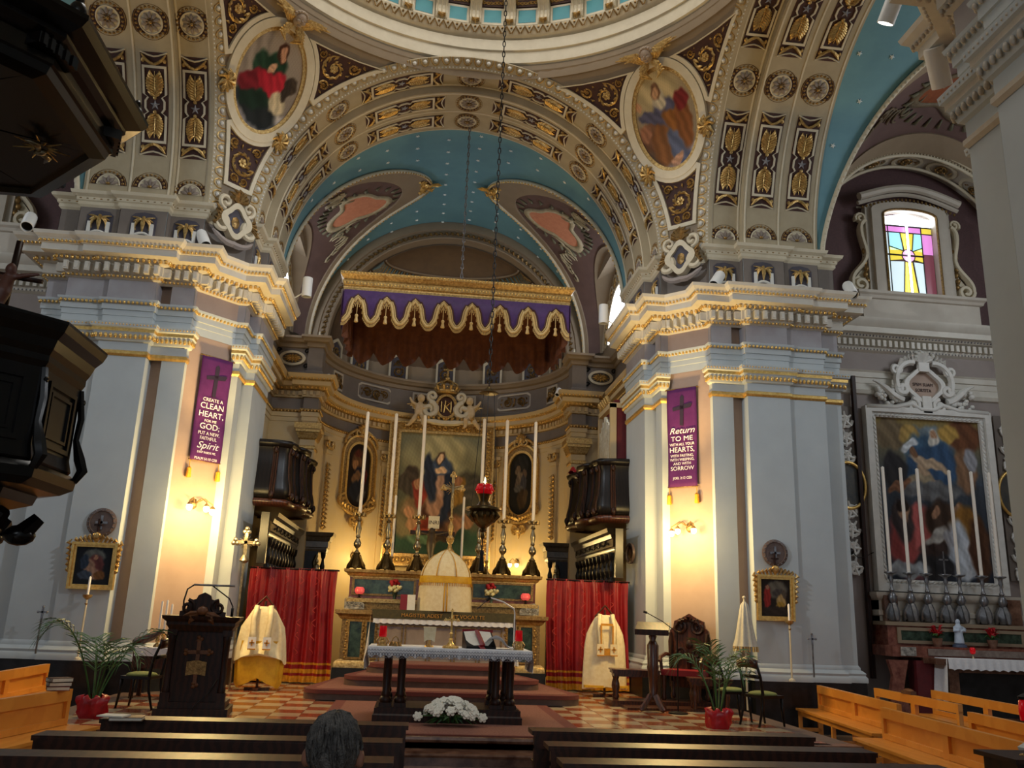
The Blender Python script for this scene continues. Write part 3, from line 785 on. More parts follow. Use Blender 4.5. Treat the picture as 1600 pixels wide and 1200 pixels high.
    T0=m.T; m.T=(lambda T0:lambda p:T0((p[0],p[1]-.12,p[2]+.06)))(T0)
    sh=[(.26*cos(t)*(1+.12*cos(4*t)),.3*sin(t)*(1+.12*cos(4*t))) for t in [2*PI*i/32 for i in range(32)]]
    m.mt(2).prism([(x*.8,y*.85) for x,y in sh],.0,.1); m.mt(0).ring([(x*1.25,y*1.2) for x,y in sh],[(x*.78,y*.82) for x,y in sh],.0,.16)
    for s in (-1,1):
        m.mt(0).tube([(x,y,.1) for x,y in spiral(s*.34,-.12,.2,.04,PI/2,s*1.2,18)],[.06]*10+[.05,.05,.04,.04,.03,.03,.03,.02,.02],6)
        m.tube([(x,y,.1) for x,y in spiral(s*.26,.36,.16,.03,-PI/2,s*1.2,18)],.045,6)
        m.mt(1)
        for k in range(5): m.tube([(s*.3,.05,.1),(s*(.4+.03*k),.12-.08*k,.16),(s*(.44-.01*k),.26-.12*k,.06)],[.02,.04,.012],5)
        m.mt(3).tube(bez((0,-.48,.08),(s*.2,-.55,.12),(s*.35,-.45,.12),(s*.46,-.3,.05)),[.07,.07,.07,.07,.06,.06,.06,.05,.05,.05,.04,.03,.02],6); m.mt(0)
    m.mt(1)
    for k in range(7):
        t=PI*k/6; m.tube([(0,.42,.1),(.16*cos(t),.46+.16*sin(t),.2),(.24*cos(t),.48+.24*sin(t),.1)],[.03,.05,.012],5)
    m.ball((0,-.02,.1),(.1,.14,.05),8,5)
    m.build('cartouche',['cream','gold_dark','panel_slate','mauve_paint'],root,50)
    # mouldings along both arches
# ---- dome ring and drum -----------------------------------------
DZ=.16
dome=thing('ceiling_dome',(0,YC,13.6),'circular dome cornice with blue panels between scrolled consoles','dome',None,'structure')
DT=frame((0,YC,DZ))
def drum(name,prof,mt_,n=96,smooth=40):
    m=MB(DT); m.lathe(prof,n); m.f=[f[::-1] for f in m.f if len(f)<50]; m.m=[0]*len(m.f); return m.build(name,mt_,dome,smooth)
drum('architrave',[(RP+.02,ZS+R1-.02),(RP-.06,ZS+R1+.0),(RP-.06,13.82),(RP-.1,13.84),(RP-.1,14.1),(RP-.04,14.12),(RP-.04,14.14),(RP+.0,14.16)],'cream')
drum('ring_base',[(RP+.06,13.2),(RP-.01,13.45),(RP-.01,13.5)],'taupe')
drum('gold_band',[(RP,14.14),(RP-.1,14.16),(RP-.16,14.22),(RP-.2,14.4),(RP-.12,14.42),(RP-.1,14.44)],'cream')
m=MB(DT)
for i in range(150):
    t=2*PI*i/150; r=RP-.2
    for s in (-1,1):
        m.tube([((r)*cos(t+s*.018),(r)*sin(t+s*.018),14.2),((r-.02)*cos(t),(r-.02)*sin(t),14.37)],[.02,.016],4)
    m.ball((r*cos(t+.021),r*sin(t+.021),14.35),.03,5,3)
stuff(m.build('leaf_band','gold_dark',dome,50))
drum('frieze',[(RP-.1,14.43),(RP-.06,14.45),(RP-.06,15.3)],'taupe')
drum('cornice',[(RP-.06,15.25),(RP-.12,15.27),(RP-.35,15.32),(RP-.4,15.5),(RP-.6,15.55),(RP-.65,15.8),(RP-.3,15.9)],'cream')
drum('drum_wall',[(RP-.3,15.85),(RP-.3,19)],'cream')
NC=40
pm=tmp(MB().box((-.2,-.02,-.17),(.2,.03,.17)),'p',['teal_panel'],None)
fm=MB(); fm.ring([(-.25,-.22),(.25,-.22),(.25,.22),(-.25,.22)],[(-.19,-.16),(.19,-.16),(.19,.16),(-.19,.16)],0,.03); fm=tmp(fm,'f',['cream'],None)
gm=MB().mt(0).box((-.24,0,-.09),(.24,.05,.09))
gm.mt(1)
for k in range(6): gm.tube([(x*.045-.19+k*.076,.06,z*.045) for x,z in spiral(0,0,1,.3,k,1.1,10)],.014,4)
gm=tmp(gm,'g',['coffer_red','gold'])
cm_=MB().mt(0)
cpath=[(0,.05,-.33),(0,.12,-.3),(0,.14,-.2),(0,.11,-.1),(0,.12,0),(0,.18,.1),(0,.26,.2),(0,.3,.26)]
for a,b in zip(cpath[:-1],cpath[1:]):
    cm_.add([(-.13,0,a[2]),(.13,0,a[2]),(.13,a[1],a[2]),(-.13,a[1],a[2]),(-.13,0,b[2]),(.13,0,b[2]),(.13,b[1],b[2]),(-.13,b[1],b[2])],[(3,2,6,7),(0,3,7,4),(2,1,5,6),(0,1,2,3),(4,7,6,5)])
for x in (-.09,0,.09): cm_.tube([(x,p[1]+.01,p[2]) for p in cpath],.018,4)
cm_.mt(1)
for k in range(5): 
    t=-PI*.8+PI*.6*k/4; cm_.tube([(0,.12,-.2),(.08*cos(t),.18,-.2+.09*sin(t)),(.1*cos(t),.13,-.2+.15*sin(t))],[.02,.03,.01],4)
cm_.mt(1).box((-.17,0,.26),(.17,.34,.38)); 
for k in range(5): cm_.ball((-.14+.07*k,.34,.32),(.035,.03,.05),5,3)
cm_=tmp(cm_,'c',['cream','gold'],45)
for i in range(NC):
    for off,me,nm,z,rr in ((0,cm_,'console',14.78,.06),(.5,pm,'blue_panel',14.72,.06),(.5,fm,'panel_frame',14.72,.06),(.5,gm,'gilded_soffit',15.05,.06)):
        t=2*PI*(i+off)/NC
        if sin(t)<-.2: continue
        rad=RP-rr
        n=Vector((-cos(t),-sin(t),0)); p=Vector((rad*cos(t),YC+rad*sin(t),z+DZ)); xa=Vector((n.y,-n.x,0))
        if nm=='panel_frame': M=Matrix(((xa.x,0,n.x,p.x),(xa.y,0,n.y,p.y),(0,1,0,p.z),(0,0,0,1)))
        else: M=Matrix(((xa.x,n.x,0,p.x),(xa.y,n.y,0,p.y),(0,0,1,p.z),(0,0,0,1)))
        inst(me,nm,M,dome)
# ---- starred barrel vaults with lunettes --------------------------
star_me=MB()
for k in range(5):
    t=2*PI*k/5; star_me.tube([(0,0,.015),(.055*cos(t),.055*sin(t),.006)],[.022,.004],4)
star_me=tmp(star_me,'s',['star_white'],None)
def vault(A,L0,L1,Rv,zc,label,lun,ntheta=60,half=True,stars=(12,9),seed=1,t_max=PI):
    """barrel in a local frame: x along the axis, y lateral, z up ; lun = list of (side, xc, halfwidth, theta_peak, wall_y, wall_zc, wall_r)"""
    root=thing('ceiling_vault',A@Vector((0,0,Rv)),label,'vault',None,'structure')
    Tm=lambda p:A@Vector(p)
    def groin(th,xc,hw,tp):
        f=min(1,max(0,th/tp)); return hw*math.sqrt(max(0,1-f**1.25))
    def cut(side,x,th):
        for (sd,xc,hw,tp,wy,wz,wr,*_) in lun:
            if sd==side and th<tp and abs(x-xc)<groin(th,xc,hw,tp): return True
        return False
    m=MB(Tm)
    # barrel strips, clipped exactly at the groin curves
    nt=ntheta
    for side in (1,-1):
        ls=[l for l in lun if l[0]==side]
        for i in range(nt):
            ta=PI/2*i/nt; tb=PI/2*(i+1)/nt
            def spans(t):
                if not ls: return [L0,L1]
                sd,xc,hw,tp=ls[0][:4]
                if t>=tp: return [L0,xc,xc,L1]
                g=groin(t,xc,hw,tp); return [L0,max(L0,xc-g),min(L1,xc+g),L1]
            sa,sb=spans(ta),spans(tb)
            for q in range(0,len(sa),2):
                nseg=6
                for k in range(nseg):
                    pts=[]
                    for (t,sp,kk) in ((ta,sa,k),(ta,sa,k+1),(tb,sb,k+1),(tb,sb,k)):
                        x=sp[q]+(sp[q+1]-sp[q])*kk/nseg; pts.append((x,side*Rv*cos(t),zc+Rv*sin(t)))
                    m.add(pts,[(0,1,2,3)])
    o=m.build('barrel','teal',root,True)
    # stars
    for i in range(stars[0]):
        th=PI*(i+.5)/stars[0]; side=1 if th<PI/2 else -1; t=th if side>0 else PI-th
        for j in range(stars[1]):
            x=L0+(L1-L0)*(j+.5+(.25 if i%2 else -.25))/stars[1]
            bad=False
            for (sd,xc,hw,tp,*_) in lun:
                if sd==side and t<tp+.05 and abs(x-xc)<groin(max(0,t-.05),xc,hw,tp)+.2: bad=True
            if bad or th>t_max: continue
            n=Vector((0,-side*cos(t),-sin(t))); p=Vector((x,side*Rv*cos(t),zc+Rv*sin(t)))+n*.004
            X=Vector((1,0,0)); Y=n.cross(X)
            M=A@Matrix(((X.x,Y.x,n.x,p.x),(X.y,Y.y,n.y,p.y),(X.z,Y.z,n.z,p.z),(0,0,0,1)))
            inst(star_me,'star',M,root)
    # lunette sails
    for (side,xc,hw,tp,wy,wz,wr,pal) in lun:
        NS=40
        def gp(s):   # s in -1..1 along the groin, foot to foot
            f=1-abs(s); th=tp*math.sin(f*PI/2)**1.0; g=groin(th,xc,hw,tp)*(1 if s>0 else -1)
            return Vector((xc+g,side*Rv*cos(th),zc+Rv*sin(th)))
        def wp(s):   # wall arch
            a=PI/2*(1-s) if True else 0
            a=PI*(1-s)/2
            return Vector((xc+wr*cos(a)*1.0,side*wy,wz+wr*sin(a)))
        def S(u,v): # u along -1..1, v 0 groin ->1 wall
            g=gp(u); w_=wp(u); p=g.lerp(w_,v); p.z+= .12*sin(PI*v)*(1-abs(u)); return p
        m=MB(Tm); m.grid(lambda u,v:S(2*u-1,v),NS,10)
        m.build('lunette_sail','sail_mauve',root,True)
        # broad cream border with gilt edge along the groin and the wall arch
        def strip(name,v0,v1,lift,mt_,u0=-1,u1=1,n=48):
            m=MB(Tm); vs=[];
            for i in range(n+1):
                u=u0+(u1-u0)*i/n; a=S(u,v0);b=S(u,v1)
                nn=Vector((0,-side*.5,-.85)); vs+=[a,a+nn*lift,b+nn*lift,b]
            m.add(vs,[(i*4+k,i*4+k+1,i*4+k+5,i*4+k+4) for i in range(n) for k in range(3)]); return m.build(name,mt_,root,40)
        strip('sail_border',-.01,.2,.05,'taupe'); strip('sail_border',.84,1.0,.05,'taupe')
        m=MB(Tm); pth=[gp(-1+2*i/60)+Vector((0,-side*.04,-.05)) for i in range(61)]
        m.tube(pth,.05,6); m.build('groin_rib','cream',root,True)
        m=MB(Tm)
        for i in range(110):
            q=gp(-.97+1.94*i/109)+Vector((0,-side*.07,-.085)); m.ball(q,(.035,.03,.03),5,3)
        stuff(m.build('groin_leaves',pal[2],root,True))
        # gilt spray at the peak
        m=MB(Tm); pk=gp(0)+Vector((0,-side*.06,-.08))
        for i in range(26):
            rr=random.Random(i); a=rr.uniform(-1,1); l=rr.uniform(.1,.45); base=pk+Vector((a*l*.9,side*l*.9,-.02-.05*abs(a)))
            m.tube([base,base+Vector((rr.uniform(-.06,.06),-side*.1,-.04)),base+Vector((rr.uniform(-.1,.1),-side*.18,.0))],[.02,.045,.01],5)
        for i in range(5): m.tube([pk,pk+Vector(((i-2)*.05,-side*(.2+.05*(2-abs(i-2))),.02))],[.05,.01],5)
        m.build('gilt_spray','gold_bright',root,50)
        # painted cartouche on the sail: raised relief shapes in sail coordinates
        def SP(u,v,h):
            e=.01; p=S(u,v); du=S(u+e,v)-S(u-e,v); dv=S(u,min(1,v+e))-S(u,v-e); n=du.cross(dv); n.normalize()
            if n.dot(Vector((0,-side*.5,-.8)))<0: n=-n
            return p+n*h
        m=MB(Tm); 
        sc=[(.2*cos(t)*(1+.26*cos(3*t+PI)),.17*sin(t)*(1+.26*cos(3*t+PI))) for t in [2*PI*i/36 for i in range(36)]]
        def rp(poly,cu,cv,h0,h1,inner=None):
            if inner is None:
                vs=[SP(cu+x,cv+y,h1) for x,y in poly]+[SP(cu,cv,h1)]; n=len(poly)
                m.add(vs,[(i,(i+1)%n,n) for i in range(n)])
            else:
                n=len(poly); vs=[SP(cu+x,cv+y,h0) for x,y in poly]+[SP(cu+x,cv+y,h1) for x,y in poly]+[SP(cu+x,cv+y,h1) for x,y in inner]+[SP(cu+x,cv+y,h0) for x,y in inner]
                m.add(vs,[f for i in range(n) for j in [(i+1)%n] for f in ((i,j,n+j,n+i),(n+i,n+j,2*n+j,2*n+i),(2*n+i,2*n+j,3*n+j,3*n+i))])
        cu,cv=0.02,.5
        m.mt(0); rp(sc,cu,cv,0,.02); m.mt(1); rp([(x*1.22,y*1.22) for x,y in sc],cu,cv,0,.05,sc)
        m.mt(2)
        for s in (-1,1):
            for k in range(9):
                ph=k*.7
                c0=(cu+s*(.24+.04*k),cv+.12*sin(ph)*(1-.06*k))
                m.tube([SP(c0[0]+.035*cos(ph+j*.8),c0[1]+.06*sin(ph+j*.8),.03) for j in range(6)],[.015,.03,.035,.03,.02,.01],4)
        m.mt(3)
        for k in range(24):
            t=2*PI*k/24; x,y=.31*cos(t),.27*sin(t)
            if abs(cu+x)<.92: m.tube([SP(cu+x*.86,cv+y*.86,.02),SP(cu+x*1.02,cv+y*1.02+.02,.03),SP(cu+x*1.1,cv+y*1.1,.01)],[.02,.05,.01],4)
        m.build('sail_painting',pal[0],root,True)
    return root
SAILM=['paint_orange','scroll_paint','scroll_paint','leafpaint']
pv=vault(Matrix.Translation((0,18.86,0))@Matrix.Rotation(PI/2,4,'Z'),-.03,5.3,4.05,ZS,'blue starred barrel vault over the high altar',
  [(1,2.62,2.45,R(78),4.5,9.35,1.9,(SAILM,0,'gold')),(-1,2.62,2.45,R(78),4.5,9.35,1.9,(SAILM,0,'gold_bright'))],stars=(16,9))
SAILT=['paint_rust','scroll_dim','scroll_dim','leafpaint']
for sx in (1,-1):
    A=Matrix.Translation((RP+2.26,YC,0)) if sx>0 else Matrix.Translation((-RP-2.26,YC,0))@Matrix.Rotation(PI,4,'Z')
    vault(A,0,6.0,4.08,ZS,'blue starred vault of the side arm %s'%('above the stained glass window' if sx>0 else 'behind the pulpit canopy'),[(sx,2.8,2.72,R(70),4.64,9.8,2.45,(SAILT,0,'cream'))],stars=(14,9),ntheta=40)

# ---- presbytery and apse walls -----------------------------------
AE=[(3.45*cos(PI-PI*i/32),22.45+3.4*sin(PI*i/32)) for i in range(33)]
PW=[(-4.5,18.86),(-4.5,21.9),(-3.66,21.9),(-3.66,21.75),(-3.3,21.75),(-3.3,22.3)]+AE+[(3.3,22.3),(3.3,21.75),(3.66,21.75),(3.66,21.9),(4.5,21.9),(4.5,18.86)]
wa=thing('wall_apse',(0,25.8,0),'curved cream apse wall with gilt-beaded cornice, gold-tinted for warm light, behind the high altar','wall',None,'structure')
m=MB()
for i in range(len(PW)-1):
    a,b=PW[i],PW[i+1]; m.k=0
    m.add([(a[0],a[1],0),(b[0],b[1],0),(b[0],b[1],8.7),(a[0],a[1],8.7)],[(0,1,2,3)])
m.build('wall_face','apse_cream',wa,True)
def seg(name,prof,mt_,mats=None,path=PW): 
    m=MB(); m.sweep(path,prof,mats=mats); return m.build(name,mt_,wa,35)
seg('architrave',[(0,6.42),(.02,6.43),(.02,6.54),(.045,6.55),(.045,6.66),(.08,6.7),(.08,6.74),(0,6.75)],['apse_cream','gold_dark'],[0,0,0,0,1,1,1])
seg('frieze',[(.008,6.75),(.008,7.05)],'attic_paint')
seg('cornice',[(0,7.03),(.05,7.05),(.07,7.1),(.07,7.22),(.16,7.24),(.2,7.3),(.3,7.31),(.3,7.42),(.34,7.46),(.4,7.52),(.42,7.58),(0,7.62)],['apse_cream','gold'],[1,0,0,1,1,0,0,1,0,0,0])  # gold faces put warm light into the cream cornice's colour; beads are gilt
m=MB(); bead_row(m,offset_path(PW,.18),0,7.27,.11,(.035,.035,.04)); bead_row(m,offset_path(PW,.36),0,7.47,.09,.026); bead_row(m,offset_path(PW,.07),0,6.69,.09,.024)
stuff(m.build('bead_moulding','gold_bright',wa,True))
m=MB()
OP=offset_path(PW,.07)
for i in range(len(OP)-1):
    a=Vector(OP[i]);b=Vector(OP[i+1]);dd=b-a;L=dd.length
    if L<.1: continue
    dd/=L;nn=Vector((dd.y,-dd.x));k=max(1,int(L/.13))
    for q in range(k):
        p=a+dd*(L*(q+.5)/k); T0=m.T; m.T=frame((p.x,p.y,7.15),(dd.x,dd.y,0),(nn.x,nn.y,0)); m.box((-.035,0,-.055),(.035,.07,.055)); m.T=T0
stuff(m.build('dentil_course','apse_cream',wa))
seg('attic',[(.012,7.62),(.05,7.63),(.05,7.74),(.012,7.76),(.012,8.4)],'attic_paint')
seg('attic_cornice',[(0,8.38),(.05,8.4),(.06,8.5),(.14,8.53),(.17,8.6),(.2,8.62),(.2,8.68),(0,8.7)],'taupe')
# pilasters of the apse with gilded drops and scrolled capitals
def pilaster(x,w=.3,label=None):
    t=math.acos(max(-1,min(1,x/3.45))); y=22.45+3.4*sin(t); n=Vector((-cos(t)/3.45,-sin(t)/3.4)); n.normalize(); d=Vector((-n.y,n.x))
    if d.x<0: d=-d
    B=MB(frame((x,y,0),(d.x,d.y,0),(n.x,n.y,0)))
    B.mt(0).box((-w/2,-.1,.4),(w/2,.07,6.4)); B.box((-w/2-.04,-.1,.4),(w/2+.04,.1,2.6))
    B.mt(1)
    for k in range(15):
        z=3.9+k*.12; 
        for s in (-1,1): B.tube([(s*.02,.08,z),(s*.1,.12,z+.05),(s*.05,.09,z+.12)],[.025,.035,.01],5)
        B.ball((0,.1,z),(.035,.03,.03),6,3)
    B.mt(2).box((-w/2-.03,-.1,5.95),(w/2+.03,.1,6.05)); B.box((-w/2-.08,-.1,6.3),(w/2+.08,.14,6.4))
    for s in (-1,1): B.mt(1).tube([(px,.12,pz) for px,pz in spiral(s*(w/2+.02),6.2,.1,.02,PI/2,s*1.4,18)],.03,6)
    for k in range(5): B.ball((-.12+.06*k,.12,6.12),(.03,.03,.06),5,4)
    return B.build('pilaster',['apse_cream','gold','apse_cream'],wa,45)
for x in (-3.2,-1.62,1.62,3.2): pilaster(x)
# corner pier capitals (gilded)
for s in (-1,1):
    for (x,y) in ((s*3.48,21.75),(s*3.3,22.0)):
        pass
    m=MB(); pth=[(-3.66,21.9),(-3.66,21.75),(-3.3,21.75),(-3.3,22.3)] if s<0 else [(3.3,22.3),(3.3,21.75),(3.66,21.75),(3.66,21.9)]
    m.sweep(pth,[(0,5.7),(.03,5.72),(.03,5.78),(.01,5.8),(.01,5.95),(.05,5.98),(.1,6.12),(.12,6.14),(.12,6.2),(.16,6.22),(.16,6.36),(0,6.4)],mats=[1,1,1,0,1,1,1,1,0,1,1]); m.build('pier_capital',['apse_cream','gold'],wa)
# attic panels in the apse
for i,t in enumerate((25,52,78,102,128,155)):
    t=R(t); x=3.45*cos(t); y=22.45+3.4*sin(t); n=Vector((-cos(t),-sin(t))); d=Vector((n.y,-n.x)); 
    if d.x<0: d=-d
    B=MB(frame((x+n.x*.015,y+n.y*.015,8.08),(d.x,d.y,0),(0,0,1),(n.x,n.y,0)))
    if i in (0,2,3,5):
        B.mt(0).ring([(-.27,-.26),(.27,-.26),(.27,.26),(-.27,.26)],[(-.22,-.2),(.22,-.2),(.22,.2),(-.22,.2)],0,.05)
        B.mt(1); 
        for s in (-1,1): B.tube([(px,py,.04) for px,py in spiral(s*.13,.04,.13,.03,PI/2,s*1.3,14)],.025,5); B.tube([(0,.05,.04),(s*.2,-.1,.06),(s*.26,-.24,.03)],[.03,.04,.01],5)
        B.ball((0,0,.05),(.08,.1,.05),8,4)
    else:
        o_=densify([(-.62,-.17),(-.5,-.25),(.5,-.25),(.62,-.17),(.62,.17),(.5,.25),(-.5,.25),(-.62,.17)],2)
        B.mt(0).ring(o_,[(px*.92,py*.8) for px,py in o_],0,.05); B.mt(1); scrollwork(B,[(px*.85,py*.7) for px,py in o_],40+i,.022,.03)
    B.build('attic_relief',['taupe_light','gold_dark'],wa,45)
# oval gilded rosettes on the attic beside the arch
for s in (-1,1):
    B=MB(frame((s*4.08,21.87,8.1),(1,0,0),(0,0,1),(0,-1,0)))
    B.mt(0).ring(circ(28,.34,.2),circ(28,.26,.14),0,.04); 
    B.mt(1)
    for k in range(12):
        t=2*PI*k/12; B.tube([(.04*cos(t),.02*sin(t),.02),(.14*cos(t),.075*sin(t),.05),(.23*cos(t),.12*sin(t),.01)],[.015,.03,.008],4)
    B.ball((0,0,.03),(.04,.03,.04),6,4)
    B.mt(2)
    for q in ((-.36,.2),(.36,.2),(-.36,-.2),(.36,-.2)): B.tube([(px,py,.02) for px,py in spiral(q[0],q[1],.07,.02,0,1.2,10)],.018,4)
    B.build('oval_rosette',['cream','gold','dark_metal'],wa,45)
# ledge behind the attic, upper side walls, lunette walls with ring ornaments
m=MB(); HB=[(3.5*cos(PI-PI*i/32),24.4+1.7*sin(PI*i/32)) for i in range(33)]
for i in range(32):
    a,b,c,e=AE[i],AE[i+1],HB[i+1],HB[i]
    m.add([(*a,8.69),(*b,8.69),(*c,8.69),(*e,8.69)],[(0,1,2,3)]); m.add([(*e,8.69),(*c,8.69),(*c,9.26),(*e,9.26)],[(0,1,2,3)])
for s in (-1,1): m.box((min(s*3.2,s*4.6),21.76,8.66),(max(s*3.2,s*4.6),24.4,8.69)); m.box((min(s*3.5,s*4.6),24.02,8.69),(max(s*3.5,s*4.6),24.3,9.4)); m.box((min(s*4.0,s*4.6),18.86,9.2),(max(s*4.0,s*4.6),19.0,9.4))
m.build('attic_ledge','taupe',wa,30)
m=MB()
for s in (-1,1):
    m.add([(s*4.5,18.86,8.6),(s*4.5,24.2,8.6),(s*4.5,24.2,9.36),(s*4.5,18.86,9.36)],[(0,1,2,3)])
    m.add([(s*4.5,18.9,9.3),(s*4.5,19.58,9.3),(s*3.99,19.03,9.3),(s*3.99,18.86,9.3)],[(0,1,2,3)])
m.build('upper_wall','taupe',wa)
for s in (-1,1):
    Yc=18.86+2.62
    B=MB(frame((s*4.52,Yc,9.35),(0,1,0),(0,0,1),(-s,0,0)))
    n=24; B.mt(0).add([(1.92*cos(PI*i/n),1.92*sin(PI*i/n),0) for i in range(n+1)],[tuple(range(n+1))])
    for i in range(11):
        t=PI*(i+.5)/11; c=(1.62*cos(t),1.62*sin(t))
        B.mt(1).ring(circ(16,.24,.24,*c),circ(16,.18,.18,*c),0,.05); B.mt(2)
        for k in range(8): B.tube([(c[0],c[1],.03),(c[0]+.13*cos(k*PI/4),c[1]+.13*sin(k*PI/4),.03)],[.035,.02],4)
    B.mt(1)
    for r_ in (1.34,1.9): B.tube([(r_*cos(PI*i/30),r_*sin(PI*i/30),.03) for i in range(31)],.035,5)
    B.build('lunette_wall',['taupe','cream','gold'],wa,45)
    W=MB(frame((s*4.5,Yc,9.35),(0,1,0),(0,0,1),(-s,0,0)))
    W.add([(1.3*cos(PI*i/n),1.3*sin(PI*i/n),.02) for i in range(n+1)],[tuple(range(n+1))])
    o=W.build('window_%d'%(1 if s<0 else 2),'daylight_pane'); tag(o,'half-round lunette window high on the presbytery %s'%('above the plain black gallery' if s<0 else 'above the gallery with organ pipes'),'window',None,'structure')
m=MB()
for s in (-1,1): m.box((min(s*4.72,s*4.9),18.0,0),(max(s*4.72,s*4.9),27,12)); m.box((min(s*4.1,s*4.9),18.9,11.2),(max(s*4.1,s*4.9),24.6,12.6))
m.box((-4.9,26.5,0),(4.9,26.7,14)); m.build('leak_shield','taupe',wa)  # unseen boxes added outside the apse to stop light leaks
# apse arch and half dome
m=MB(); n=48
def AP(t,r,Y): return (r*cos(t),Y,9.3+r*sin(t))
def aband(name,prof,mt_,sm=40):
    m=MB(); K=len(prof); m.add([AP(PI*i/n,r,Y) for i in range(n+1) for Y,r in prof],[(i*K+j,i*K+j+1,(i+1)*K+j+1,(i+1)*K+j) for i in range(n) for j in range(K-1)]); return m.build(name,mt_,wa,sm)
aband('apse_arch',[(24.2,4.3),(24.05,4.08),(24.0,3.98),(24.0,3.8),(24.06,3.78),(24.06,3.55),(24.0,3.53),(24.02,3.5),(24.5,3.5)],'taupe')
m=MB()
for i in range(70):
    t=PI*(i+.5)/70; p=AP(t,3.66,24.03)
    m.tube([AP(t-.012,3.6,24.04),AP(t,3.66,24.0),AP(t+.012,3.72,24.04)],[.02,.045,.01],5); m.ball(AP(t+.02,3.64,24.03),.03,5,3)
stuff(m.build('apse_arch_leaves','gold_dark',wa,50))
m=MB()
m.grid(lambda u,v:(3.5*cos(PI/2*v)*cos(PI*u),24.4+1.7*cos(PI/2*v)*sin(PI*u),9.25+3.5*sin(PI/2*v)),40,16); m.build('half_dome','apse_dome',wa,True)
m=MB()
for v0,rr in ((.55,.06),(.3,.06)):
    for i in range(60):
        u=(i+.5)/60; p=lambda du,dv,h:((3.5-h)*cos(PI/2*(v0+dv))*cos(PI*(u+du)),24.4+(1.7-h)*cos(PI/2*(v0+dv))*sin(PI*(u+du)),9.25+(3.5-h)*sin(PI/2*(v0+dv)))
        m.mt(i%2).tube([p(-.004,-.04,.02),p(0,0,.07),p(.004,.04,.02)],[.03,.06,.02],5)
    m.mt(2)
    for d in (-.055,.055): m.tube([((3.47)*cos(PI/2*(v0+d))*cos(PI*i/40),24.4+1.67*cos(PI/2*(v0+d))*sin(PI*i/40),9.25+3.47*sin(PI/2*(v0+d))) for i in range(41)],.03,5)
stuff(m.build('half_dome_relief',['gold_dark','relief_teal','taupe'],wa,50))
# niche panels under the half dome
for i in range(7):
    t=PI*(i+.5)/7; c=(3.4*cos(t),24.4+1.62*sin(t)); d=Vector((-3.4*sin(t),1.62*cos(t))).normalized(); nn=Vector((-d.y,d.x))
    if nn.y>0: nn=-nn
    if d.x<0: d=-d
    B=MB(frame((c[0],c[1],9.0),(d.x,d.y,0),(0,0,1),(nn.x,nn.y,0)))
    o_=densify([(-.3,-.3),(.3,-.3),(.3,.45),(0,.62),(-.3,.45)],2); B.mt(0).prism([(x*.8,y*.85) for x,y in o_],0,.01); B.mt(1).ring(o_,[(x*.8,y*.85) for x,y in o_],0,.05); B.mt(2); scrollwork(B,[(x*.7,y*.75) for x,y in o_],60+i,.02,.025)
    B.build('niche_relief',['panel_slate','cream','gold_dark'],wa,45)
for s in (-1,1):   # scroll at the foot of the arch ribs
    B=MB(frame((s*3.72,23.9,8.95),(1,0,0),(0,0,1),(0,-1,0)))
    B.tube([(x,y,.05) for x,y in spiral(0,-.1,.16,.03,PI/2,s*1.3,16)],[.06]*17,6); B.tube([(0,.06,.05),(-s*.03,.3,.06),(0,.55,.02)],[.06,.05,.03],6)
    B.build('scroll_foot','cream',wa,50)
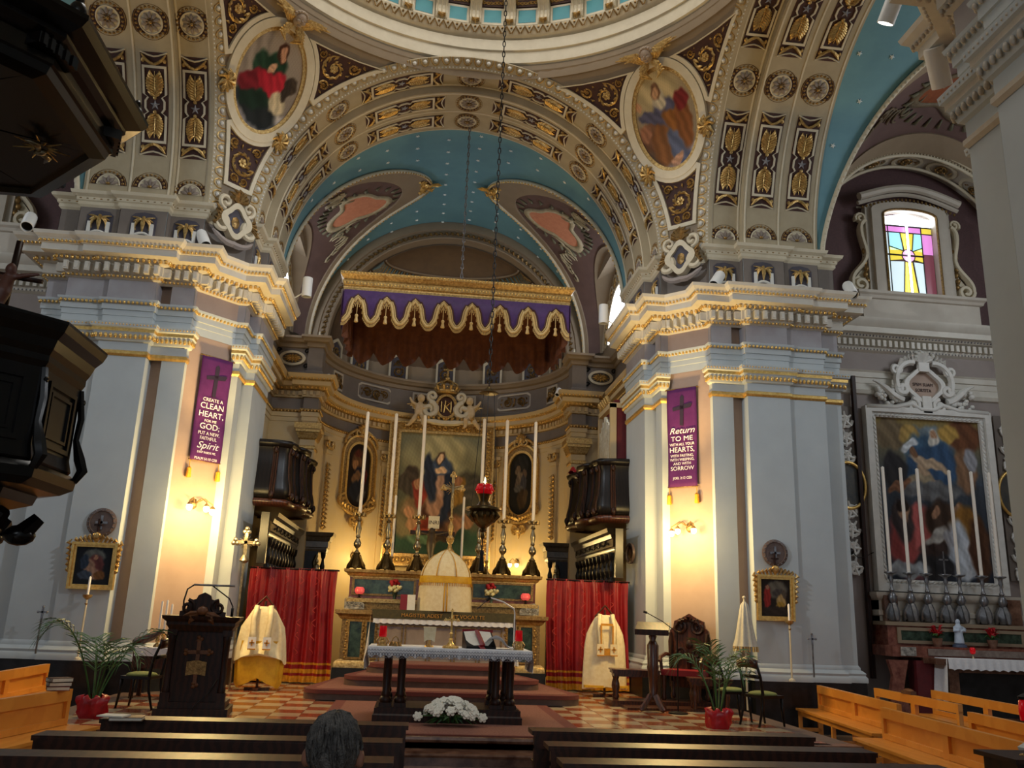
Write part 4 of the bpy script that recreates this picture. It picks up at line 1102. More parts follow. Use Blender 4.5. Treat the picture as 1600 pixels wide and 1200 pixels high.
# ---- side arms (transepts) ----------------------------------------
TW={}
WINX=10.06
for sx in (1,-1):
    T=mirror(sx) or (lambda p:p)
    nm='wall_right' if sx>0 else 'wall_left'
    root=thing(nm,(sx*10,16.95,0),'mauve side wall %s'%('with the Pieta altarpiece and stained glass window' if sx>0 else 'behind the black pulpit'),'wall',None,'structure'); TW[sx]=root
    def mb(): m=MB(T); m.flip=(sx<0); return m
    m=mb(); m.add([(7.0,16.9,0),(14.2,16.9,0),(14.2,16.9,8.3),(7.0,16.9,8.3)],[(0,1,2,3)]); m.build('wall_face','mauve_paint',root)
    m=mb(); m.add([(7.0,16.95,8.2),(14.2,16.95,8.2),(14.2,16.95,12.6),(7.0,16.95,12.6)],[(0,1,2,3)]); m.build('upper_wall','damask',root)
    m=mb(); m.add([(13.5,17,0),(13.5,6,0),(13.5,6,14),(13.5,17,14)],[(0,1,2,3)]); m.build('end_wall','mauve_paint',root)
    pth=[(7.72,16.9),(14,16.9)]
    m=mb(); m.sweep(pth,[(0,6.7),(.05,6.72),(.08,6.8),(.01,6.82),(.01,6.95),(.02,6.96),(.02,7.08),(.05,7.09),(.05,7.2),(.08,7.24),(0,7.26)]); m.build('architrave','cornice_paint',root)
    m=mb(); m.sweep(pth,[(0,7.66),(.07,7.7),(.09,7.76),(.09,7.92),(.2,7.95),(.24,8.0),(.34,8.02),(.34,8.14),(.44,8.24),(.46,8.32),(0,8.36)]); m.build('cornice','cornice_paint',root,35)
    m=mb()
    for i in range(46): x=7.8+i*.13; m.box((x,16.72,7.77),(x+.07,16.83,7.91))
    stuff(m.build('dentil_course','cornice_paint',root))
    m=mb(); bead_row(m,[(7.75,16.83),(13.4,16.83)],0,7.72,.075,.022,5,3); bead_row(m,[(7.75,16.68),(13.4,16.68)],0,7.985,.075,.026,5,3); stuff(m.build('bead_moulding','pewter',root,True))
    # arch front wall + soffit
    n=40; wr=2.45; zc=9.8
    m=mb()
    def arc(r_,Y): return [(WINX+r_*cos(PI*i/n),Y,zc+r_*sin(PI*i/n)) for i in range(n+1)]
    a=arc(wr,16.2); b=arc(wr,16.95); m.add(a+b,[(i,i+1,n+2+i,n+1+i) for i in range(n)]); 
    for q,s_ in ((0,1),(n,-1)):
        p=a[q]; m.add([p,(p[0],16.95,zc),(p[0],16.95,8.3),(p[0],16.2,8.3)],[(0,1,2,3)])
    m.build('recess_soffit','taupe_light',root,True)
    m=mb()
    for rr,Yq,rad in ((2.5,16.16,.07),(2.64,16.16,.05),(2.36,16.18,.04),(2.36,16.7,.04)): m.tube([(WINX+rr*cos(PI*i/n),Yq,zc+rr*sin(PI*i/n)) for i in range(n+1)],rad,6)
    for i in range(100): t=PI*(i+.5)/100; m.ball((WINX+2.4*cos(t),16.16,zc+2.4*sin(t)),.022,5,3)
    m.build('recess_archivolt','cream',root,True)
    m=mb(); m.add([(WINX+2.43*cos(PI*i/n),16.22,zc+2.43*sin(PI*i/n)) for i in range(n+1)]+[(WINX+2.7*cos(PI*i/n),16.2,zc+2.7*sin(PI*i/n)) for i in range(n+1)],[(i,i+1,n+2+i,n+1+i) for i in range(n)]); m.build('recess_face','taupe_light',root,True)
    for i in range(9):
        t=PI*(i+.5)/9; c=Vector((WINX+2.44*cos(t),16.55,zc+2.44*sin(t))); X=Vector((-sin(t),0,cos(t)));N=Vector((-cos(t),0,-sin(t)))
        B=MB(lambda p,c=c,X=X,N=N:T(c+X*p[0]+Vector((0,1,0))*p[1]+N*p[2])); B.flip=(sx<0)
        B.mt(0).ring(circ(22,.36,.26),circ(22,.29,.2),0,.05); B.mt(1); scrollwork(B,circ(14,.27,.18),80+i,.022,.03)
        B.build('oval_coffer',['cream','gold_dark'],root,45)
    # spandrel between pier and recess
    m=mb(); m.box((7.2,16.2,8.3),(7.62,16.95,9.9)); m.box((12.5,16.2,8.3),(13.6,16.95,9.9)); m.build('recess_jamb','attic_paint',root)
    # window plinth
    m=mb(); p0=atY(1345,505,16.9).x; m.box((WINX-1.35,16.5,8.3),(WINX+1.35,16.95,8.78)); m.sweep([(WINX-1.38,16.95),(WINX-1.38,16.5),(WINX+1.38,16.5),(WINX+1.38,16.95)][::1],[(0,8.76),(.04,8.78),(.06,8.84),(.1,8.88),(.1,8.94),(0,8.96)]); m.box((WINX-1.4,16.48,8.8),(WINX+1.4,16.95,8.93)); m.build('window_plinth','taupe_light',root)
    # arched window surround
    zt=11.02; zb=8.94; ow=.62; iw=.42
    fo=[(-ow-.28,zb),(-ow-.28,zt)]+[((ow+.28)*-cos(PI*i/12),zt+.22*sin(PI*i/12)) for i in range(1,12)]+[(ow+.28,zt),(ow+.28,zb)]
    fi=[(-ow,zb),(-ow,zt-.12)]+[(ow*-cos(PI*i/12),zt-.12+.16*sin(PI*i/12)) for i in range(1,12)]+[(ow,zt-.12),(ow,zb)]
    B=MB(lambda p:T((WINX+p[0],16.9-p[2],p[1]))); B.flip=(sx<0)
    B.mt(0).ring(fo,fi,0,.25); 
    B.mt(0).ring([(x*1.12,(y-zb)*1.03+zb) for x,y in fo],[(x*.98,(y-zb)*.99+zb) for x,y in fo],.0,.16)
    B.box((-ow-.5,zt+.1,.0),(ow+.5,zt+.14,.02))
    hood=[(x,zt+.28+.26*cos(x*1.45)) for x in [-1.2+2.4*i/14 for i in range(15)]]
    B.tube([(x,y,.3) for x,y in hood],.09,8); B.tube([(x,y-.12,.22) for x,y in hood],.05,6)
    B.mt(1); B.tube([(x*1.02,y+.0,.26) for x,y in fi],.03,5)
    for i in range(24):
        x=-1.1+2.2*i/23; B.ball((x,zt+.02+.26*cos(x*1.45),.24),(.03,.04,.03),5,3)
    B.build('window_surround',['taupe_light','gold_dark'],root,40)
    # volutes at the sides
    for s in (-1,1):
        B=MB(lambda p,s=s:T((WINX+s*p[0],16.9-p[2],p[1]))); B.flip=(sx*s<0)
        B.mt(0).tube([(x,y,.12) for x,y in bez((1.02,10.75),(1.3,10.6),(1.02,10.1),(1.05,9.9),10)+bez((1.05,9.9),(1.1,9.6),(1.45,9.5),(1.42,9.2),10)+spiral(1.24,9.18,.19,.04,0,-1.4,22)],.06,6,flat=1.8,up=(0,0,1))
        B.tube([(x,y,.12) for x,y in spiral(1.12,10.8,.13,.03,-.5,1.4,16)],.04,6,flat=1.8,up=(0,0,1))
        B.add([(.95,8.95,.08),(1.4,8.95,.08),(1.4,9.25,.08),(1.12,9.6,.08),(1.02,10,.08),(1.05,10.7,.08),(.95,10.8,.08)],[(0,1,2,3,4,5,6)])
        B.mt(1)
        for k in range(7): B.ball((1.06+.03*(k%2),9.3+.14*k,.14),(.06,.08,.05),6,4)
        B.build('window_volute',['cream','gold_dark'],root,45)
    # the stained glass
    wn=thing('window_%d'%(3 if sx>0 else 4),(sx*WINX,16.85,zb),'stained glass window with a yellow and pink cross in an arched frame' if sx>0 else 'stained glass window hidden behind the pulpit','window',None,'structure')
    G=lambda p:T((WINX+p[0],16.84-p[2],p[1]))
    def pane(mt_,poly,h=.0):
        B=MB(G); B.flip=(sx<0); B.prism(poly,h,h+.012); return B.build('pane',mt_,wn)
    H=zt-.1; wd=ow-.02
    pane('daylight_pane',[(-wd,H-.2),(wd,H-.2),(wd,H),(0,H+.12),(-wd,H)])
    pane('glass_violet',[(-wd,H-.35),(.34,H-.35),(.34,H-.2),(-wd,H-.2)]); pane('glass_yellow',[(.36,H-.35),(wd,H-.35),(wd,H-.2),(.36,H-.2)])
    pane('glass_violet',[(.36,H-.85),(wd,H-.85),(wd,H-.37),(.36,H-.37)]); pane('glass_maroon',[(.36,zb),(wd,zb),(wd,H-.87),(.36,H-.87)])
    cz=H-.92
    pane('glass_blue',[(-.42,cz+.12),(-.12,cz+.14),(-.16,H-.37),(-.42,H-.37)]); pane('glass_blue',[(.12,cz+.14),(.34,cz+.12),(.34,H-.37),(.16,H-.37)])
    pane('glass_yellow',[(-.1,cz+.15),(.1,cz+.15),(.15,H-.37),(-.15,H-.37)]); pane('glass_yellow',[(.12,cz+.12),(.34,cz+.2),(.34,cz-.14),(.12,cz-.1)])
    pane('glass_yellow',[(-.12,cz+.12),(-.44,cz+.2),(-.44,cz-.14),(-.12,cz-.1)][::-1])
    pane('glass_yellow',[(-.08,cz-.14),(-.18,zb),(.18,zb),(.08,cz-.14)]); pane('glass_clear',[(-.44,zb),(-.2,zb),(-.1,cz-.14),(-.44,cz-.16)]); pane('glass_clear',[(.2,zb),(.34,zb),(.34,cz-.16),(.1,cz-.14)])
    pane('glass_clear',[(-wd,zb),(-.46,zb),(-.46,H-.37),(-wd,H-.37)])
    pane('glass_pink',circ(18,.15,.15,0,cz),.006)
    B=MB(G); B.flip=(sx<0)
    for pth_,r_ in [([(0,zb,.03),(0,H-.2,.03)],.03),([(-wd,cz,.03),(.36,cz,.03)],.02),([(-wd,H-.36,.02),(wd,H-.36,.02)],.013),([(.35,zb,.02),(.35,H-.2,.02)],.013),([(-.45,zb,.02),(-.45,H-.2,.02)],.013),([(-wd,H-.2,.02),(wd,H-.2,.02)],.02),([(-.1,cz-.14,.02),(-.19,zb,.02)],.012),([(.1,cz-.14,.02),(.19,zb,.02)],.012),([(.1,cz+.14,.02),(.16,H-.37,.02)],.012),([(-.1,cz+.14,.02),(-.16,H-.37,.02)],.012),([(.12,cz+.12,.02),(.34,cz+.21,.02)],.012),([(.12,cz-.1,.02),(.34,cz-.15,.02)],.012),([(-.12,cz+.12,.02),(-.45,cz+.21,.02)],.012),([(-.12,cz-.1,.02),(-.45,cz-.15,.02)],.012)]:
        B.tube(pth_,r_,5)
    B.tube([(x,y,.02) for x,y in circ(18,.155,.155,0,cz)],.012,5,closed=True)
    B.build('leading','lead',wn,True)
    B=MB(G); B.flip=(sx<0); B.tube([(-.02,zb,.07),(-.02,H+.06,.07)],.028,6); B.build('light_tube','tube_light',wn,True)
# blocking shell above the vaults so that only the openings let daylight in is left to the vault surfaces themselves
# ---- nave walls behind the viewer (seen only from another step) ----
m=MB()
for s in (-1,1): m.box((s*4.3 if s>0 else -4.6,-12,0),(4.6 if s>0 else -4.3,4.26,9.3))
nw=m.build('wall_nave','pier_paint'); tag(nw,'plain nave walls beside and behind the viewpoint','wall',None,'structure')
m=MB(); n=24; K=2; m.add([(4.4*cos(PI*i/n),y,ZS+4.4*sin(PI*i/n)) for i in range(n+1) for y in (-12,4.3)],[(i*2,i*2+1,i*2+3,i*2+2) for i in range(n)]); o=m.build('ceiling_nave','cream',None,True); tag(o,'plain barrel vault over the nave behind the viewpoint','vault',None,'structure')

# ================================================================= THINGS
def copy_tree(o,parent=None):
    c=o.copy(); col.objects.link(c); c.parent=parent
    if parent is not None: c.matrix_parent_inverse=o.matrix_parent_inverse.copy()
    for ch in list(o.children): copy_tree(ch,c)
    return c
def place(o,loc,rz=0,s=1): o.location=loc; o.rotation_euler=(0,0,R(rz)); o.scale=(s,s,s); return o
def text(body,size,mt_,name,parent,T,ext=.004,align='CENTER',shear=0,sx=1):
    """lettering: font curve turned into a mesh, mapped by T from (x,y,z)"""
    cu=bpy.data.curves.new(name,'FONT'); cu.body=body; cu.size=size; cu.align_x=align; cu.extrude=ext; cu.shear=shear; cu.resolution_u=3
    o=bpy.data.objects.new(name,cu); me=o.to_mesh(); vs=[tuple(v.co) for v in me.vertices]; fs=[tuple(p.vertices) for p in me.polygons]
    o.to_mesh_clear(); bpy.data.objects.remove(o)
    m=MB(lambda p:T((p[0]*sx,p[1],p[2]))); m.add(vs,fs); return m.build(name,mt_,parent)
# ---- predella: three carpeted steps ------------------------------
pre=thing('altar_steps',(0,15.6,STG),'three carpeted steps with rounded corners leading to the high altar','steps')
def rrect(x0,x1,y0,y1,r,n=6):
    out=[]
    for cx,cy,a in ((x1-r,y0+r,-PI/2),(x1-r,y1-.001,0),(x0+r,y1-.001,PI/2),(x0+r,y0+r,PI)):
        rr=r if cy<y1-.01 else .001
        for i in range(n+1): t=a+PI/2*i/n; out.append((cx+rr*cos(t),cy+rr*sin(t)))
    return out
for k,(hw,y0) in enumerate(((2.35,15.2),(1.75,15.95),(1.4,16.7))):
    z0=STG+.17*k; pl=rrect(-hw+.05,hw+.05,y0,17.85,.35)
    m=MB(); m.mt(0).prism(pl,z0,z0+.1)
    m.mt(1).prism([(x*1.0,y) for x,y in rrect(-hw-.0+.05,hw+.05,y0-.035,17.85,.37)],z0+.1,z0+.165)
    m.mt(2).prism(rrect(-hw+.25,hw-.15,y0+.16,17.85,.2),z0+.165,z0+.17)
    m.build('step',['step_stone','carpet','carpet_field'],pre,35)
m=MB(); m.mt(0).box((-1.72,11.35,STG-.01),(1.78,15.14,STG+.012)); m.mt(1).box((-1.55,11.4,STG),(1.6,15.1,STG+.015))
o=m.build('carpet',['carpet','carpet_field'],None); tag(o,'worn reddish carpet on the presbytery floor under the altar table','carpet')
# ---- free-standing altar table -------------------------------------
at=thing('altar_table',(0,12.95,STG),'dark wooden altar table on paired turned columns before the steps','table')
m=MB(); m.sweep([(-1.02,13.5),(-1.02,12.42),(1.02,12.42),(1.02,13.5)],[(.0,STG+.015),(.0,STG+.1),(-.03,STG+.13),(-.05,STG+.14),(-.05,STG+.2),(-.4,STG+.2)]); m.box((-1.0,12.44,STG+.015),(1.0,13.5,STG+.19)); m.build('base','dark_wood',at)
for x in (-.86,-.66,.66,.86):
    for y in (12.62,13.28):
        m=MB(); m.box((x-.085,y-.085,STG+.19),(x+.085,y+.085,STG+.25)); m.lathe([(.075,.25),(.085,.28),(.075,.31),(.06,.33),(.068,.36),(.052,.4),(.055,.6),(.05,.88),(.06,.9),(.05,.92),(.075,.95),(.075,.98)],14,(x,y,STG)); m.build('leg','dark_wood',at,40)
m=MB(); m.box((-1.1,12.45,1.32),(1.1,13.42,1.37)); m.box((-1.0,12.52,1.27),(1.0,13.35,1.33)); m.build('tabletop','dark_wood',at)
# lace cloth
m=MB()
def lace(xa,xb,ya,yb,zt,drop,side):
    m.box((xa,ya,zt),(xb,yb,zt+.012))
    n=int((xb-xa)/.026); vs=[]
    for i in range(n+1):
        x=xa+(xb-xa)*i/n; f=.012*sin(x*41)+.006*sin(x*93); d=drop-.03*abs(sin(x*26))
        vs+=[(x,ya-.006,zt+.01),(x,ya-.02+f*.6,zt-d*.5),(x,ya-.02+f,zt-d)]
    m.add(vs,[(i*3+j,(i+1)*3+j,(i+1)*3+j+1,i*3+j+1) for i in range(n) for j in range(2)])
    for s,xe in ((-1,xa),(1,xb)):
        vs=[]; n2=26
        for i in range(n2+1):
            y=ya+(yb-ya)*i/n2; f=.02*sin(y*23+s); d=side-.03*abs(sin(y*26))
            vs+=[(xe,y,zt+.01),(xe+s*(.03+f*.5),y,zt-d*.5),(xe+s*(.02+f),y,zt-d)]
        m.add(vs,[(i*3+j,(i+1)*3+j,(i+1)*3+j+1,i*3+j+1) for i in range(n2) for j in range(2)])
lace(-1.14,1.14,12.42,13.45,1.372,.13,.3)
o=m.build('altar_cloth','white_cloth',None,True); tag(o,'white lace-edged cloth covering the dark altar table','tablecloth')
m=MB()
for i in range(58):
    x=-1.12+2.24*i/57; 
    m.tube([(px,12.392,pz) for px,pz in circ(7,.018,.022,x,1.29)],.004,4,closed=True)
    m.tube([(px,12.388,pz) for px,pz in [(x-.019,1.262),(x-.01,1.245),(x,1.24),(x+.01,1.245),(x+.019,1.262)]],.004,4)
    m.tube([(x-.016,12.394,1.335),(x,12.394,1.355),(x+.016,12.394,1.335)],.004,4)
stuff(m.build('lace_pattern','lace_grey',o))
# standing crucifix
def crucifix_tree(name,loc,h,label,mt_='gold',cat='crucifix',fig=True):
    t=thing(name,loc,label,cat); x,y,z=loc
    m=MB(frame(loc)); m.lathe([(h*.2,0),(h*.2,h*.03),(h*.14,h*.06),(h*.07,h*.14),(h*.05,h*.2),(h*.07,h*.23),(h*.03,h*.27),(h*.035,h*.36),(h*.06,h*.38),(h*.025,h*.42)],14); 
    for k in range(3): a=k*2.09+.5; m.tube([(h*.12*cos(a),h*.12*sin(a),h*.05),(h*.22*cos(a),h*.22*sin(a),h*.03),(h*.24*cos(a),h*.24*sin(a),0)],[h*.03,h*.035,h*.02],6)
    m.build('base',mt_,t,40)
    m=MB(frame(loc)); c=h*.74
    m.box((-h*.022,-h*.012,h*.4),(h*.022,h*.012,h)); m.box((-h*.17,-h*.012,c-h*.022),(h*.17,h*.012,c+h*.022))
    for p in ((0,h),(h*.17,c),(-h*.17,c)):
        for q in circ(3,h*.028,None,0,0,PI/2): m.ball((p[0]+q[0],0,p[1]+q[1]),(h*.026,h*.016,h*.026),6,4)
    for k in range(12): a=k*PI/6+.26; m.tube([(h*.03*cos(a),0,c+h*.03*sin(a)),(h*.1*cos(a),0,c+h*.1*sin(a))],[h*.008,h*.002],4)
    m.build('cross',mt_,t,40)
    if fig:
        m=MB(frame(loc)); m.ball((0,-h*.03,c+h*.035),(h*.02,h*.02,h*.026),7,5); m.tube([(0,-h*.025,c+h*.01),(0,-h*.03,c-h*.06),(0,-h*.03,c-h*.1),(h*.005,-h*.035,c-h*.17),(0,-h*.025,c-h*.25)],[h*.02,h*.026,h*.024,h*.022,h*.01],7)
        for s in (-1,1): m.tube([(0,-h*.022,c),(s*h*.07,-h*.022,c+h*.005),(s*h*.15,-h*.018,c+h*.02)],[h*.012,h*.011,h*.007],6)
        m.build('figure',mt_,t,60)
    return t
crucifix_tree('altar_crucifix',(.0,12.62,1.385),.52,'small gilt crucifix standing on the front edge of the altar table','gold_bright')
def votive(name,loc,label,s=1,grp=None):
    t=thing(name,loc,label,'candle',grp)
    f=frame(loc,(s,0,0),(0,s,0),(0,0,s))
    m=MB(f); m.lathe([(.075,0),(.075,.015),(.05,.03),(.06,.06),(.035,.09),(.05,.12)],12)
    for k in range(6): a=k*1.05; m.tube([(.06*cos(a),.06*sin(a),.02),(.085*cos(a),.085*sin(a),.07),(.05*cos(a),.05*sin(a),.12)],.01,4)
    m.build('holder','gold',t,40)
    m=MB(f); m.lathe([(.045,.12),(.055,.14),(.05,.27),(.042,.27),(.04,.15)],12); m.build('glass','red_glass',t,40)
    return t
votive('red_candle',(-.96,12.75,1.385),'red glass candle on the altar table end near the ambo')
votive('red_candle',(.98,12.75,1.385),'red glass candle on the altar table end near the missal')
# missal on stand with veil
ms=thing('missal_stand',(.42,12.85,1.385),'black sloping bookstand with an open red missal on the altar','bookstand')
fT=frame((.42,12.85,1.385),(cos(.2),sin(.2),0),(-sin(.2),cos(.2),0))
m=MB(fT); m.add([(-.22,-.12,.0),(.22,-.12,.0),(.22,.14,.0),(-.22,.14,0),(-.22,-.12,.03),(.22,-.12,.03),(.22,.14,.22),(-.22,.14,.22)],[(0,3,2,1),(4,5,6,7),(0,1,5,4),(1,2,6,5),(2,3,7,6),(3,0,4,7)]); m.build('stand','dark_metal',ms)
m=MB(fT); m.add([(-.2,-.1,.04),(0,-.1,.05),(.2,-.1,.04),(-.2,.15,.235),(0,.15,.25),(.2,.15,.235)],[(0,1,4,3),(1,2,5,4)]); m.build('page','paper',ms)
m=MB(fT); m.box((-.22,.14,.22),(.24,.16,.26)); m.add([(-.05,-.11,.05),(.03,-.11,.05),(.06,-.16,.0),(-.02,-.16,.0)],[(0,1,2,3)]); m.tube([(-.02,.1,.25),(0,-.02,.15),(.02,-.13,.05)],[.035,.04,.04],4,flat=.3); m.build('ribbon','book_red',ms)
m=MB(); 
def vf(u,v):
    x=.5+.42*u; y=12.7+.35*v; return (x,y,1.39+.2*max(0,1-abs(u-.35)*1.6)*(1-.3*v)+.015*sin(u*14)+.01*sin(v*11+u*5))
m.grid(vf,18,10); o=m.build('chalice_veil','white_cloth',None,True); tag(o,'white cloth heaped beside the missal on the altar table','cloth')
for nm,pts,lab in (('microphone',[(.95,13.1,1.385),(.95,13.1,1.9),(.93,13.05,1.96),(.75,12.9,2.05),(.55,12.8,2.1)],'thin white gooseneck microphone arm over the missal'),):
    t=thing(nm,pts[0],lab,'microphone'); m=MB(); m.tube(pts,.011,6); m.lathe([(.07,0),(.06,.02),(.02,.03)],12,pts[0]); m.build('arm','white_plastic',t,40); m=MB(); m.tube([pts[-1],(.5,12.78,2.06)],[.02,.022],8); m.tube([(.55,12.8,2.1),(.36,12.8,1.93)],.006,5); m.build('head','dark_metal',t,40)
pc=thing('chalice',(-.3,12.8,1.385),'chalice under a small white embroidered pall on the altar','chalice')
m=MB(frame((-.3,12.8,1.385))); m.lathe([(.07,0),(.06,.02),(.02,.04),(.016,.1),(.03,.12),(.016,.14),(.05,.2),(.055,.26)],12); m.build('cup','gold',pc,40)
m=MB(frame((-.3,12.8,1.385))); m.box((-.09,-.09,.26),(.09,.09,.275)); m.add([(-.09,-.095,.27),(.09,-.095,.27),(.075,-.1,.07),(.03,-.1,.1),(-.03,-.1,.1),(-.075,-.1,.07)],[(0,5,4,3,2,1)]); m.build('pall','ivory_cloth',pc)
b=thing('altar_bell',(-.78,12.8,1.385),'small cluster of brass altar bells beside the red candle','bell')
m=MB(frame((-.78,12.8,1.385)))
for q in ((-.05,0),(.05,0),(0,.05),(0,-.05)): m.lathe([(.045,.0),(.035,.03),(.025,.055),(.0,.065)],10,(q[0],q[1],0))
m.build('bells','gold_dark',b,40); m=MB(frame((-.78,12.8,1.385))); m.tube([(-.05,0,.06),(-.03,0,.11),(0,0,.13),(.03,0,.11),(.05,0,.06)],.01,5); m.build('handle','gold_dark',b,40)
# ---- bouquet ---------------------------------------------------------
bq=thing('bouquet',(.03,12.18,STG),'low bouquet of white flowers lying in front of the altar table','flowers')
m=MB(); rnd=random.Random(3)
for i in range(60):
    a=rnd.uniform(0,6.28); l=rnd.uniform(.2,.5); x=.03+l*cos(a)*1.0; y=12.18+l*sin(a)*.4
    m.tube([(.03+.1*cos(a),12.18+.06*sin(a),STG+.05),((x+.03)/2,(y+12.18)/2,STG+.14),(x,y,STG+rnd.uniform(.03,.2))],[.008,.03,.004],4,flat=.3)
m.build('foliage','leaf_green',bq)['kind']='stuff'
fm=MB()
for r_,zz,n in ((.03,.04,5),(.05,.02,6)):
    for k in range(n): a=2*PI*k/n+r_*20; fm.ball((r_*cos(a),r_*sin(a),zz),(.03,.03,.012),6,3)
fm.ball((0,0,.04),(.014,.014,.014),5,3)
fm=tmp(fm,'blossom',['flower_white'],60)
for i in range(46):
    a=rnd.uniform(0,6.28); l=rnd.uniform(0,1)**.6; x=.03+.36*l*cos(a); y=12.16+.16*l*sin(a); z=STG+.12+.2*math.sqrt(max(0,1-l*l))
    d=Vector((cos(a)*l,sin(a)*l*.5-.6,.8)).normalized(); q=d.to_track_quat('Z','Y')
    inst(fm,'blossom',Matrix.LocRotScale((x,y,z),q,Vector((1,1,1))*rnd.uniform(.7,1.15)),bq)
for x in (-.44,.42):
    inst(fm,'blossom',Matrix.LocRotScale((x+.03,12.1,STG+.13),Vector((0,-1,.4)).to_track_quat('Z','Y'),Vector((.9,.9,.9))),bq)
# ---- high altar -------------------------------------------------------
ha=thing('high_altar',(.05,18.4,STG),'marble high altar with gilded corner panels behind the altar table','altar')
HX=.05
def hb(name,a,b,mt_): m=MB(); m.box((a[0]+HX,a[1],a[2]),(b[0]+HX,b[1],b[2])); return m.build(name,mt_,ha)
hb('base',(-2.12,17.88,STG),(2.12,18.9,.74),'black_marble')
hb('body',(-2.0,18.0,.74),(2.0,18.9,1.74),'gold_dark')
m=MB(); m.sweep([(-2.02+HX,18.9),(-2.02+HX,17.98),(2.02+HX,17.98),(2.02+HX,18.9)],[(.08,.74),(.08,.82),(.05,.86),(.0,.9)]); m.build('base_moulding','gold',ha,40)
m=MB(); m.sweep([(-2.02+HX,18.9),(-2.02+HX,17.98),(2.02+HX,17.98),(2.02+HX,18.9)],[(.0,1.66),(.04,1.7),(.06,1.74),(.12,1.77),(.13,1.84),(-.3,1.85)]); m.box((-2.0+HX,18,1.7),(2.0+HX,18.9,1.845)); m.build('mensa','gold',ha,40)
for s in (-1,1):
    for x0,x1 in ((1.84,1.6),(1.5,1.34)):
        xa,xb=sorted((s*x0,s*x1)); m=MB(frame((HX,17.99,0),(1,0,0),(0,0,1),(0,-1,0)))
        m.mt(0).box((xa,.94,0),(xb,1.62,.012)); m.mt(1).ring([(xa-.05,.9),(xb+.05,.9),(xb+.05,1.66),(xa-.05,1.66)],[(xa,.94),(xb,.94),(xb,1.62),(xa,1.62)],0,.04)
        for k in range(14):
            for xx in (xa-.05,xb+.05):
                m.mt(1).ball((xx+.02*sin(k*2.4),.93+.052*k,.03),(.03,.035,.03),5,3)
        m.build('corner_panel',['green_marble','altar_gilt'],ha,45)
# central frontal with pale panels
m=MB(frame((HX,17.97,0),(1,0,0),(0,0,1),(0,-1,0)))
m.mt(0).box((-1.3,.62,0),(1.3,1.6,.02))
for k in range(5):
    xa=-1.24+k*.5; m.mt(1).ring([(xa,.78),(xa+.46,.78),(xa+.46,1.58),(xa,1.58)],[(xa+.03,.81),(xa+.43,.81),(xa+.43,1.55),(xa+.03,1.55)],.02,.035)
m.mt(2).box((-1.35,.62,.0),(1.35,.72,.05))
m.build('frontal',['frontal_grey','gold_dark','gold_dark'],ha)
# gradines
hb('lower_gradine',(-1.9,18.3,1.85),(1.9,18.95,2.0),'gold_dark'); hb('gradine_shelf',(-1.98,18.22,2.0),(1.98,18.95,2.08),'gold')
hb('upper_gradine',(-1.94,18.42,2.08),(1.94,19.1,2.56),'red_marble')
for s in (-1,1):
    m=MB(frame((HX,18.41,0),(1,0,0),(0,0,1),(0,-1,0))); xa,xb=sorted((s*.62,s*1.84)); m.mt(0).box((xa,2.18,0),(xb,2.46,.012)); m.mt(1).ring([(xa-.05,2.14),(xb+.05,2.14),(xb+.05,2.5),(xa-.05,2.5)],[(xa,2.18),(xb,2.18),(xb,2.46),(xa,2.46)],0,.03)
    m.build('gradine_panel',['green_marble','gold_dark'],ha)
    m=MB(frame((HX+s*1.8,18.3,1.86),(1,0,0),(0,0,1),(0,-1,0))); m.prism([(-.2,0),(.2,0),(.2,.1),(.1,.2),(-.1,.24),(-.2,.2)] if s<0 else [(-.2,0),(.2,0),(.2,.2),(.1,.24),(-.1,.2),(-.2,.1)],0,.06)
    for k in range(4): m.tube([(x,y,.07) for x,y in spiral(-.12+.08*k,.1,.05,.01,k,1.3,10)],.014,4)
    m.build('scroll_block','marble_scroll',ha,45)
m=MB(); m.sweep([(-1.96+HX,19.1),(-1.96+HX,18.4),(1.96+HX,18.4),(1.96+HX,19.1)],[(0,2.52),(.03,2.54),(.05,2.58),(.1,2.6),(.11,2.66),(-.3,2.67)]); m.box((-1.95+HX,18.4,2.5),(1.95+HX,19.1,2.665)); m.build('gradine_top','gold',ha,40)
# altar cloth with lettered band
oc=thing('lettered_cloth',(HX,17.86,1.86),'white altar cloth with a dark gold-lettered band on the high altar','altar cloth')
m=MB(); m.mt(0); m.box((-1.4+HX,17.84,1.86),(1.45+HX,18.3,1.875))
m.add([(-1.4+HX,17.835,1.875),(1.45+HX,17.835,1.875),(1.45+HX,17.82,1.7),(-1.4+HX,17.82,1.7)],[(0,3,2,1)])
m.build('band','cloth_green',oc)
m=MB(); n=90; vs=[]
for i in range(n+1):
    x=-1.38+2.8*i/n+HX; vs+=[(x,17.83+.006*sin(x*40),1.7),(x,17.825+.012*sin(x*40),1.62-.02*abs(sin(x*24)))]
m.add(vs,[(2*i,2*i+2,2*i+3,2*i+1) for i in range(n)]); m.build('lace_edge','white_cloth',oc,True)
for s in (-1,1):
    m=MB(); m.grid(lambda u,v:(HX+(.025+s*1.425)+s*(.02+.05*v*sin(u*9)+.05*v),17.84+.5*u-.1*v,1.87-1.0*v),10,10); m.build('side_fall','white_cloth',oc,True)
TT=frame((HX,17.815,1.745),(1,0,0),(0,-.08,1),(0,-1,0))
text('MAGISTER ADEST',.1,'letter_gold','lettering',oc,lambda p:TT((p[0]-.42,p[1],p[2])),sx=1.05); text('ET VOCAT TE',.1,'letter_gold','lettering',oc,lambda p:TT((p[0]+.52,p[1],p[2])),sx=1.05)
